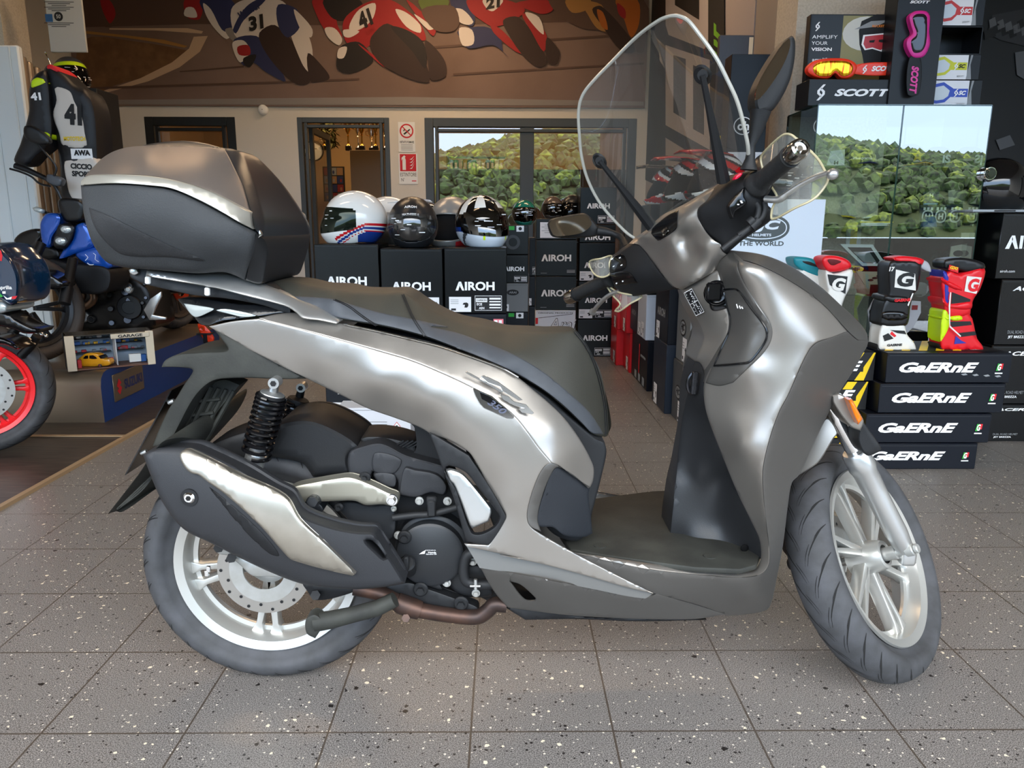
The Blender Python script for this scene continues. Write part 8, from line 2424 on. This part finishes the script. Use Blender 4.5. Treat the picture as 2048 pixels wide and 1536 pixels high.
for k in range(34):
    z = (.40, .62, .8)[k % 3]; x = .12+.8*((k*.618) % 1)
    if .52 < x < .6: x += .09
    s = rr.uniform(.012, .028)
    gb_('miniature_item', (W_*x, D_-.03, H_*z+.0025+s*.35), (s*1.3, .02, s*.7), tc_[k % 6])
gb_('miniature_motorcycle', (W_*.47, .07, .03), (.05, .02, .035), tc_[0]); gb_('miniature_scooter', (W_*.78, .07, .035), (.06, .025, .045), tc_[2]); gb_('miniature_barrel', (W_*.88, .08, .03), (.03, .03, .04), tc_[1])
gb_('miniature_pump', (.06, .05, .03), (.02, .02, .045), tc_[0])
# toy car
yc_ = (a+ex*.16).y+.035
car = zg([(620, 1405), (630, 1370), (655, 1345), (690, 1322), (760, 1318), (800, 1330), (830, 1362), (880, 1370), (893, 1390), (890, 1410), (850, 1422), (630, 1425)])
TCAR = thing('toy_car', 'small yellow-orange toy car inside the miniature garage', 'toy car', (U(190, 732, yc_).x, yc_, zt0+.008), world_coords=True)
zoneskin(TCAR, 'body', car, yc_, .026, mat('toy car yellow', 'd9981c', .2, coat=.8), edge=3, drop=.006, step=4)
for q in (zg([(670, 1362), (690, 1340), (712, 1338), (712, 1362)]), zg([(722, 1362), (722, 1338), (752, 1336), (785, 1362)]), zg([(795, 1340), (812, 1340), (832, 1362), (812, 1364)])):
    zoneskin(TCAR, 'window', q, yc_, .0275, M_gloss, edge=0, step=6)
for x in (657, 828):
    mb = MB(); p, = zg([(x, 1412)]); c = U(*p, yc_)
    mb.cyl(c+Vector((0, .028, 0)), c+Vector((0, -.03, 0)), .009, n=20); mb.cyl(c+Vector((0, -.03, 0)), c+Vector((0, -.0315, 0)), .0055, n=16, mi=1); mb.build('wheel', [M_rub, M_chrome], TCAR)
# ---- blue motorcycle
YM = 4.55
BK = thing('motorcycle', 'blue and black naked motorcycle on the steel platform at the left', 'motorcycle', (-2.55, 4.7, zp), world_coords=True)
M_mblue = mat('metallic racing blue', '1450b0', .22, .35, coat=.7); M_mblk = mat('motorcycle black', '0d0e11', .35); M_mdk = mat('engine dark metal', '1d1c1c', .35, .5)
hd = Vector((-.2, -.98, 0)).normalized(); ax2 = Vector((.98, -.2, 0)).normalized()
cr_ = Vector((U(347, 620, 5.6).x, 5.6, zp+.30))
MRr = frame(cr_, ax2)
tyre_mesh(MRr, .30, .215, .08, grooves=16, n=64).build('rear_tyre', [M_rub, M_groove], BK, ang=60)
mb = rim_mesh(MRr, .212, .06, n=64); spokes(mb, MRr, 5, .04, .19, .12, .012, .01, .04); mb.lathe([(0, .06), (.05, .06), (.05, -.06), (0, -.06)], 24, 0, MRr); mb.build('rear_rim', mat('bronze grey rim', '5c544e', .4, .5), BK)
mb = MB(); mb.lathe([(.06, .075), (.10, .075), (.10, .082), (.06, .082), (.06, .075)], 36, 0, MRr); mb.build('sprocket', mat('orange red anodised', 'd8401c', .4, .3), BK)
cf_ = Vector((U(62, 640, 4.2).x, 4.2, zp+.30)); axf = Vector((.85, -.5, .12)).normalized(); MFf = frame(cf_, axf)
tyre_mesh(MFf, .30, .215, .062, grooves=20, n=64).build('front_tyre', [mat('dusty tyre', '3a322c', .7), M_groove], BK, ang=60)
mb = rim_mesh(MFf, .212, .045, n=64, mi=0); spokes(mb, MFf, 5, .03, .19, .12, .012, .01, .03); mb.build('front_rim', M_mblk, BK)
zoneskin(BK, 'front_fender', zg([(215, 700), (330, 650), (430, 690), (512, 752), (500, 790), (420, 805), (300, 765), (240, 760)]), 4.2, .07, M_gloss)
for k, (x0, y0, x1, y1, Y) in enumerate(((590, 560, 545, 790, 4.25), (335, 430, 235, 660, 4.3))):
    mb = MB(); p, q = zg([(x0, y0), (x1, y1)]); a1, b1 = U(*p, Y+.05), U(*q, Y-.03); mb.cyl(a1, b1, .026, n=20); mb.cyl(b1, b1+(b1-a1)*.55, .031, n=20, mi=1); mb.build('fork_leg', [M_mdk, M_mblk], BK)
zoneskin(BK, 'radiator', zg([(385, 560), (540, 590), (640, 600), (880, 640), (860, 820), (620, 830), (500, 760), (390, 690)]), YM+.02, .12, mat('radiator black', '0a0b0e', .6), drop=.01)
zoneskin(BK, 'engine_block', zg([(500, 800), (640, 700), (900, 640), (1080, 690), (1180, 760), (1235, 900), (1240, 1125), (560, 1140), (500, 1000)]), YM+.35, .16, M_mdk, edge=9, drop=.05)
for k in range(16):
    mb = MB(); p, = zg([(780+((k*137) % 420), 720+((k*89) % 380))]); c = U(*p, YM+.20)
    mb.cyl(c, c+Vector((.01, -.03, .005)), .012+.006*(k % 3), n=12, bev=.003); mb.build('engine_fitting', [mat('dark chrome'), M_mdk][k % 2], BK)
for x, y, r, m_ in ((1050, 945, .085, M_mblk), (672, 1022, .04, M_alu), (742, 1042, .03, M_mblk), (1040, 800, .03, M_alu)):
    mb = MB(); p, = zg([(x, y)]); c = U(*p, YM+.20); mb.cyl(c+Vector((0, .06, 0)), c+Vector((.01, -.03, 0)), r, r*.9, n=32, bev=.006); mb.cyl(c, c+Vector((.012, -.036, 0)), r*.5, n=24, bev=.003); mb.build('engine_cover', m_, BK)
for L in ([(645, 790), (668, 850), (640, 900), (555, 950), (538, 1020), (545, 1110)], [(725, 790), (760, 870), (730, 920), (625, 975), (595, 1040), (600, 1120)]):
    mb = MB(); mb.tube([U(*p, YM+.10) for p in spl(zg(L), False)], .022, 14); mb.build('exhaust_header', mat('bronze header', '6e5644', .35, .7), BK)
zoneskin(BK, 'side_winglet', zg([(113, 405), (180, 340), (320, 315), (335, 400), (245, 500), (130, 450)]), YM, .03, M_gloss)
zoneskin(BK, 'front_cowl', zg([(323, 280), (350, 215), (380, 190), (455, 188), (492, 222), (475, 300), (425, 380), (404, 465), (350, 452), (335, 400)]), YM-.05, .05, M_mblue)
zoneskin(BK, 'side_cowl', zg([(612, 288), (690, 270), (760, 430), (760, 460), (600, 520), (478, 562), (500, 500), (585, 400)]), YM-.03, .06, M_mblue)
zoneskin(BK, 'fuel_tank', zg([(608, 522), (700, 480), (800, 465), (900, 560), (905, 625), (800, 638), (700, 602)]), YM, .09, M_mblue)
mb = MB()
for x, y, r in ((727, 527, 18), (733, 577, 20), (790, 545, 26)):
    p, = zg([(x, y)]); c = U(*p, YM-.085); s = r/4.04*YM/1500
    mb.tube([c+Vector((math.cos(t)*s, 0, math.sin(t)*s)) for t in [2*PI*k/16 for k in range(16)]], .0022, 6, closed=True)
for L in ([(690, 520), (712, 545), (690, 570)], [(705, 590), (725, 605), (760, 602)], [(755, 510), (775, 525), (770, 560), (800, 580)]):
    mb.tube([U(*p, YM-.088) for p in spl(zg(L), False)], .0028, 6)
mb.build('white_graphic', M_ink, BK)
hl = zoneskin(BK, 'headlight', zg([(428, 400), (450, 340), (475, 278), (560, 270), (605, 300), (600, 345), (560, 440), (510, 482), (435, 455)]), YM-.06, .05, M_mblk)
for q in (zg([(478, 305), (500, 282), (575, 293), (590, 328), (565, 358), (500, 350)]), zg([(432, 405), (455, 374), (528, 382), (547, 418), (520, 454), (458, 446)])):
    mb = MB(); P_ = [U(*p, YM-.115) for p in q]; mb.prism(P_, (0, .02, 0), bev=.003); c = cen(P_); mb.ball(c+Vector((0, -.002, 0)), .027, 1, 14, (1.1, .3, .75)); mb.ball(c+Vector((0, -.009, 0)), .009, 2, 10); mb.build('lamp', [M_greyd, mat('clear lens'), M_ink], hl)
zoneskin(BK, 'instrument_cluster', zg([(470, 85), (530, 62), (662, 92), (665, 235), (600, 262), (525, 250), (482, 170)]), YM-.02, .06, M_mblk)
zoneskin(BK, 'intake_cover', zg([(285, 490), (340, 450), (460, 480), (480, 545), (400, 570), (330, 545)]), YM-.02, .05, M_mdk)
zoneskin(BK, 'turn_signal', zg([(262, 145), (290, 134), (362, 165), (350, 190), (275, 168)]), YM-.02, .02, mat('clear lens'))
mb = MB()
for L, r in (([(355, 178), (440, 205)], .009), ([(240, 570), (300, 540), (380, 530)], .012)):
    mb.tube([U(*p, YM) for p in zg(L)], r, 8)
mb.tube([U(*p, YM) for p in zs([(110, 920), (200, 950), (330, 1010)])], [.017, .017, .014], 12)
mb.tube([U(*p, YM) for p in zs([(330, 1010), (400, 1060), (430, 1110), (460, 1180)])], .013, 10)
mb.build('handlebar', M_mblk, BK)
mb = MB(); mb.tube([U(*p, YM-.05) for p in spl(zs([(72, 942), (150, 965), (230, 1000), (290, 1050), (370, 1070)]), False)], .006, 8); mb.build('brake_lever', M_mblk, BK)
zoneskin(BK, 'fluid_reservoir', zs([(345, 985), (380, 985), (452, 1020), (440, 1065), (400, 1065), (342, 1030)]), YM-.03, .025, mat('grey reservoir', '4a4e54', .3), drop=.006)
mi_ = zoneskin(BK, 'mirror', zs([(180, 630), (230, 625), (320, 680), (370, 745), (330, 770), (260, 760), (190, 720), (172, 680)]), YM-.05, .02, M_mblk)
mb = MB(); mb.tube([U(*p, YM-.05) for p in spl(zs([(262, 745), (320, 810), (405, 915), (412, 955), (395, 995)]), False)], .0065, 8); mb.build('mirror_stem', M_mblk, mi_)
mb = MB(); p = [(1160, 970), (1212, 880), (1300, 820), (1302, 862), (1262, 940), (1232, 1010), (1340, 1030), (1338, 1050), (1205, 1052)]
mb.prism([U(*q, YM+.1) for q in zg(p)], (0, .02, 0), bev=.004); mb.build('footrest_bracket', M_alu, BK)
mb = MB(); p = U(*zg([(1240, 900)])[0], 5.0); mb.tube([p, p.lerp(cr_, .5)+Vector((.05, 0, .03)), cr_+ax2*.1], .03, 10); mb.build('swingarm', M_mdk, BK)
zoneskin(BK, 'seat_unit', zg([(880, 560), (1100, 640), (1500, 780), (1480, 830), (1200, 800), (960, 690)]), 5.2, .1, M_mblk)
# orange piece standing on the platform
mb = MB(); skin(mb, zg([(1598, 1082), (1655, 1100), (1727, 1195), (1712, 1236), (1640, 1200), (1608, 1130)]), [(0, 0, .012)], step=6, mode='solid', edge=3, drop=.006, yc=5.3, seg=2, holes=[zg([(1620, 1115), (1640, 1115), (1640, 1140)])])
og = mb.build('orange_guard', mat('fluo orange plastic', 'e83a12', .35))
me_ = og.data; zmin = min(v.co.z for v in me_.vertices)
tag(og, 'bright orange plastic guard beside the rear wheel of the blue motorcycle', 'guard')
mb = MB(); c = cen([v.co for v in me_.vertices]); mb.box((c.x, 5.3, (zmin+zp)/2), (.03, .03, abs(zmin-zp)+.004), bev=.002); mb.box((c.x, 5.3, zp+.005), (.1, .08, .008)); o = mb.build('support_leg', M_mblk); o.parent = og
# ---- motorcycle cut by the left edge
YA = 3.25
AP = thing('motorcycle', 'dark blue sport motorcycle with red wheel rim, cut off by the left edge', 'motorcycle', (-2.35, 3.4, 0.01), world_coords=True)
ca_ = Vector((U(-40, 790, 3.35).x, 3.35, .31)); axa = Vector((.5, -.86, 0)).normalized(); MA = frame(ca_, axa)
tyre_mesh(MA, .30, .215, .062, grooves=26).build('front_tyre', [M_rub, M_groove], AP, ang=60)
mb = rim_mesh(MA, .212, .045); spokes(mb, MA, 6, .03, .19, .10, .010, .008, .03); mb.build('front_rim', mat('vivid red rim', 'e0141c', .3), AP)
brake_disc(MA, .14, .05, 'brake_disc', AP)
fa = zoneskin(AP, 'fairing', zg([(-60, 430), (0, 452), (45, 500), (110, 572), (158, 680), (168, 800), (150, 900), (90, 935), (0, 885), (-60, 880)]), YA, .12, mat('petrol blue gloss', '0e2c48', .15, coat=.8), edge=9, drop=.05)
mb = MB()
def ap(L, mi, o=.001):
    P_ = [U(p[0], p[1], YA-.12-o) for p in zg(L)]; tri = geometry.tessellate_polygon([[Vector((p.x, p.z, 0)) for p in P_]]); mb.add(P_, [tuple(t) for t in tri], mi)
ap([(-20, 470), (8, 490), (20, 530), (14, 575), (-20, 570)], 0); ap([(18, 820), (45, 818), (45, 838), (20, 838)], 1); ap([(0, 835), (25, 860), (5, 868), (-20, 850)], 2)
ap([(25, 850), (60, 875), (95, 862), (90, 885), (50, 885)], 1); ap([(98, 860), (140, 855), (125, 880), (95, 882)], 0)
p, = zg([(42, 792)]); text(mb, 'aprilia', U(*p, YA-.12), .056, .02, mi=1, bold=.02, off=.001)
mb.build('graphics', [M_inkred, M_ink, M_inkgrn], fa, smooth=False)
zoneskin(AP, 'headlight', zg([(-40, 915), (20, 905), (60, 940), (50, 985), (-40, 990)]), YA, .1, mat('clear lens'))
zoneskin(AP, 'lower_fairing', zg([(-60, 985), (60, 990), (130, 1040), (270, 1110), (335, 1125), (330, 1150), (200, 1160), (120, 1130), (0, 1100), (-60, 1110)]), YA, .06, M_gloss)
zoneskin(AP, 'front_fender', zg([(-60, 1180), (40, 1200), (110, 1235), (160, 1285), (130, 1290), (40, 1250), (-60, 1240)]), 3.3, .07, M_gloss)
mb = MB()
for L in ([(150, 1110), (60, 1190), (0, 1230)], [(300, 1180), (250, 1260), (170, 1340)]): mb.tube([U(*p, YA+.15) for p in zg(L)], .02, 10)
for p in zg([(335, 1165), (372, 1178)]): mb.ball(U(*p, YA+.1), .009, 1)
mb.build('front_fork', [M_mblk, M_chrome], AP)
# ---- folding door, board, suit, helmet
YL = 4.0
def vbox(name, label, u0, u1, v0, Y, d, m_, cat, z0=0, extra=None, em=()):
    a, b = U(u0, v0, Y), U(u1, v0, Y)
    mb = MB(); mb.box(((a.x+b.x)/2, Y+d/2, (a.z+z0)/2), (b.x-a.x, d, a.z-z0), 0, bev=.003)
    if extra: extra(mb, a, b, Y)
    o = mb.build(name, [m_]+list(em)); tag(o, label, cat); return o
mb = MB(); xs0 = U(-60, 90, 4.95).x; xs1 = U(30, 90, 4.95).x; zd = U(20, 88, 4.95).z
mb.box(((xs0+xs1)/2, 5.0, zd/2), (xs1-xs0, .05, zd), 0, bev=.01)
for u in (-30, 12): mb.box((U(u, 90, 4.95).x, 4.972, zd/2), (.012, .01, zd-.02), 0, bev=.003)
pnl = mb.build('folding_panel', mat('pale painted panel', 'd9dedd', .5, bump=(3, .2))); tag(pnl, 'pale folded door panel at the far left edge', 'door panel')
M_prof = mat('aluminium profile', 'a09280', .3, .7); mb = MB()
for k, (u, w_) in enumerate(((34, .02), (41, .02), (50, .035), (62, .05), (78, .05), (94, .04))):
    mb.box((U(u, 95, 5.12+.06*k).x, 5.14+.06*k, (zd-.02*k)/2), (w_, .05, zd-.02*k), 0, bev=.012, seg=3)
tag(mb.build('door_profile_stack', M_prof), 'stack of tall aluminium door profiles beside the pale panel', 'door profile')
vbox('wall_notice', 'white printed notice sheet high on the left above the suit', 82, 156, -60, 5.55, .02, mat('notice paper', 'b9b7b0', .6), 'notice', U(100, 104, 5.55).z,
     lambda mb, a, b, Y: ([rect(mb, U(118, 4+k*3.5, Y), .2-.05*(k % 3), .004, mi=1) for k in (0, 1, 2, 3, 4, 5, 12, 13, 14)], rect(mb, U(98, 36, Y), .05, .05, mi=2), poly(mb, oval(.06, .06, 20), U(117, 33, Y), mi=1), text(mb, '50', U(117, 33, Y), .03, .025, mi=0, bold=.02, off=.002)), (M_inkblk, mat('notice blue', '2c5c8c', .5)))
cb = vbox('black_cabinet', 'tall black cabinet behind the racing suit, carrying a colourful helmet', 140, 193, 176, 5.6, .3, M_black, 'cabinet')
zc_b = U(150, 176, 5.6).z
def paint_col(az, el):
    if el > .62: return 3
    if .30 < el < .62: return 2 if abs(az) < 2 else 1
    return (1, 0, 1, 4)[int((az*2.2+el*5)) % 4]
hx = U(140, 150, 5.75).x
mb = MB(); mb.box((U(136, 170, 5.75).x, 5.76, zc_b+.004), (.42, .3, .008)); sh_ = mb.build('top_board', M_black); sh_.parent = cb
helmet('motocross_helmet', 'blue, red and fluo yellow helmet above the hanging racing suit', (hx, 5.76, zc_b+.009), math.radians(-45), [M_hred, mat('helmet blue', '24308a', .25), M_hyel, mat('helmet slate', '3a3f4a', .3), M_hw], paint_col, 'cross', (mat('black visor', '08080a', 0.1), 1.01), .95)
YT = 4.75
SU = thing('racing_suit', 'black and white leather racing suit numbered 41 hanging at the left', 'racing suit', (U(130, 470, YT).x, YT, U(130, 470, YT).z-.4), world_coords=True)
M_lthr = mat('black leather', '17181c', .45); M_lw = mat('white leather', 'cfc7bd', .5)
zoneskin(SU, 'torso', zs([(350, 182), (430, 215), (500, 270), (560, 330), (640, 370), (700, 520), (720, 800), (720, 1200), (640, 1500), (480, 1500), (440, 1150), (440, 900), (400, 700), (370, 560), (345, 420), (315, 250)]), YT, .11, M_lthr, edge=12, drop=.06)
zoneskin(SU, 'sleeve', zs([(330, 225), (250, 265), (215, 360), (213, 520), (190, 620), (150, 760), (102, 875), (120, 905), (195, 925), (270, 850), (370, 760), (385, 640), (372, 520), (365, 380)]), YT-.09, .07, M_lthr, edge=9, drop=.04)
zoneskin(SU, 'chest_panel', zs([(402, 345), (510, 372), (545, 450), (600, 560), (622, 680), (630, 782), (462, 772), (432, 680), (388, 550), (412, 440)]), YT, .114, M_lw, edge=3, drop=.008)
zoneskin(SU, 'back_panel', zs([(474, 890), (520, 878), (700, 868), (700, 1120), (620, 1190), (520, 1150), (480, 1000)]), YT, .114, M_lw, edge=3, drop=.008)
zoneskin(SU, 'shoulder_cup', zs([(232, 300), (270, 275), (320, 285), (333, 310), (300, 330), (232, 348)]), YT-.09, .076, M_hyel, edge=4, drop=.01)
zoneskin(SU, 'knee_slider', zs([(300, 690), (330, 672), (362, 690), (358, 720), (325, 720)]), YT-.09, .078, M_hyel, edge=3, drop=.01)
zoneskin(SU, 'red_collar', zs([(348, 182), (372, 178), (440, 232), (418, 238), (346, 215)]), YT, .10, M_inkred, edge=3, drop=.01)
mb = MB(); S_ = YT/1500*.97
def st_(tx, x, y, w_, h_, mi, dy=-.116, bold=.03, ang=-.08, sh=0):
    p, = zs([(x, y)]); text(mb, tx, U(*p, YT+dy), w_/3.658*S_, h_/3.658*S_, (math.cos(ang), 0, math.sin(ang)), (-math.sin(ang), 0, math.cos(ang)), mi, bold, sh, off=.001)
st_('41', 535, 545, 120, 140, 0, bold=.07); st_('41', 262, 413, 70, 50, 1, -.162, .05, .05); st_('MOTOTECH', 545, 722, 150, 30, 2, bold=.04, ang=0)
rect(mb, U(*zs([(598, 833)])[0], YT-.113), 150/3.658*S_, 70/3.658*S_, mi=1); st_('AWA', 600, 825, 115, 38, 0, -.116, .06, 0)
st_('CICCIO', 595, 925, 150, 38, 0, bold=.05, ang=-.05); st_('SPORT', 600, 980, 140, 38, 0, bold=.05, ang=-.05)
mb.build('printed_marks', [M_inkblk, M_ink, M_yel], SU, smooth=False)
mb = MB(); a1 = U(*zs([(372, 180)])[0], YT); mb.tube([a1, U(*zs([(355, 140)])[0], YT), U(*zs([(336, 105)])[0], YT-.1), U(*zs([(330, 90)])[0], YT-.25)], .003, 6); mb.build('hanger_hook', M_chrome, SU)
# ============================================================ CEILING LAMPS (real fixtures above the frame)
def ceiling_lamp(x, y, w, d, power, lab):
    t = thing('ceiling_light', lab, 'ceiling light', (x, y, ZC), 0, 'ceiling light panels')
    mb = MB()
    mb.box((0, 0, -0.03), (w+.04, d+.04, 0.06), bev=.005)
    mb.build('housing', M_white, t)
    mb = MB(); mb.box((0, 0, -0.064), (w, d, 0.008))
    mb.build('diffuser', mat('lamp diffuser %d' % power, 'ffffff', emit='ffd6a8', estr=power), t)
for x, y, pw in ((-1.6, 2.9, 14.0), (1.3, 2.9, 14.0), (-1.6, 5.2, 26.0), (0.6, 5.2, 26.0), (-0.6, 7.0, 30.0)):
    ceiling_lamp(x, y, 1.2, 0.12, pw, 'long white ceiling light panel above the shop floor')
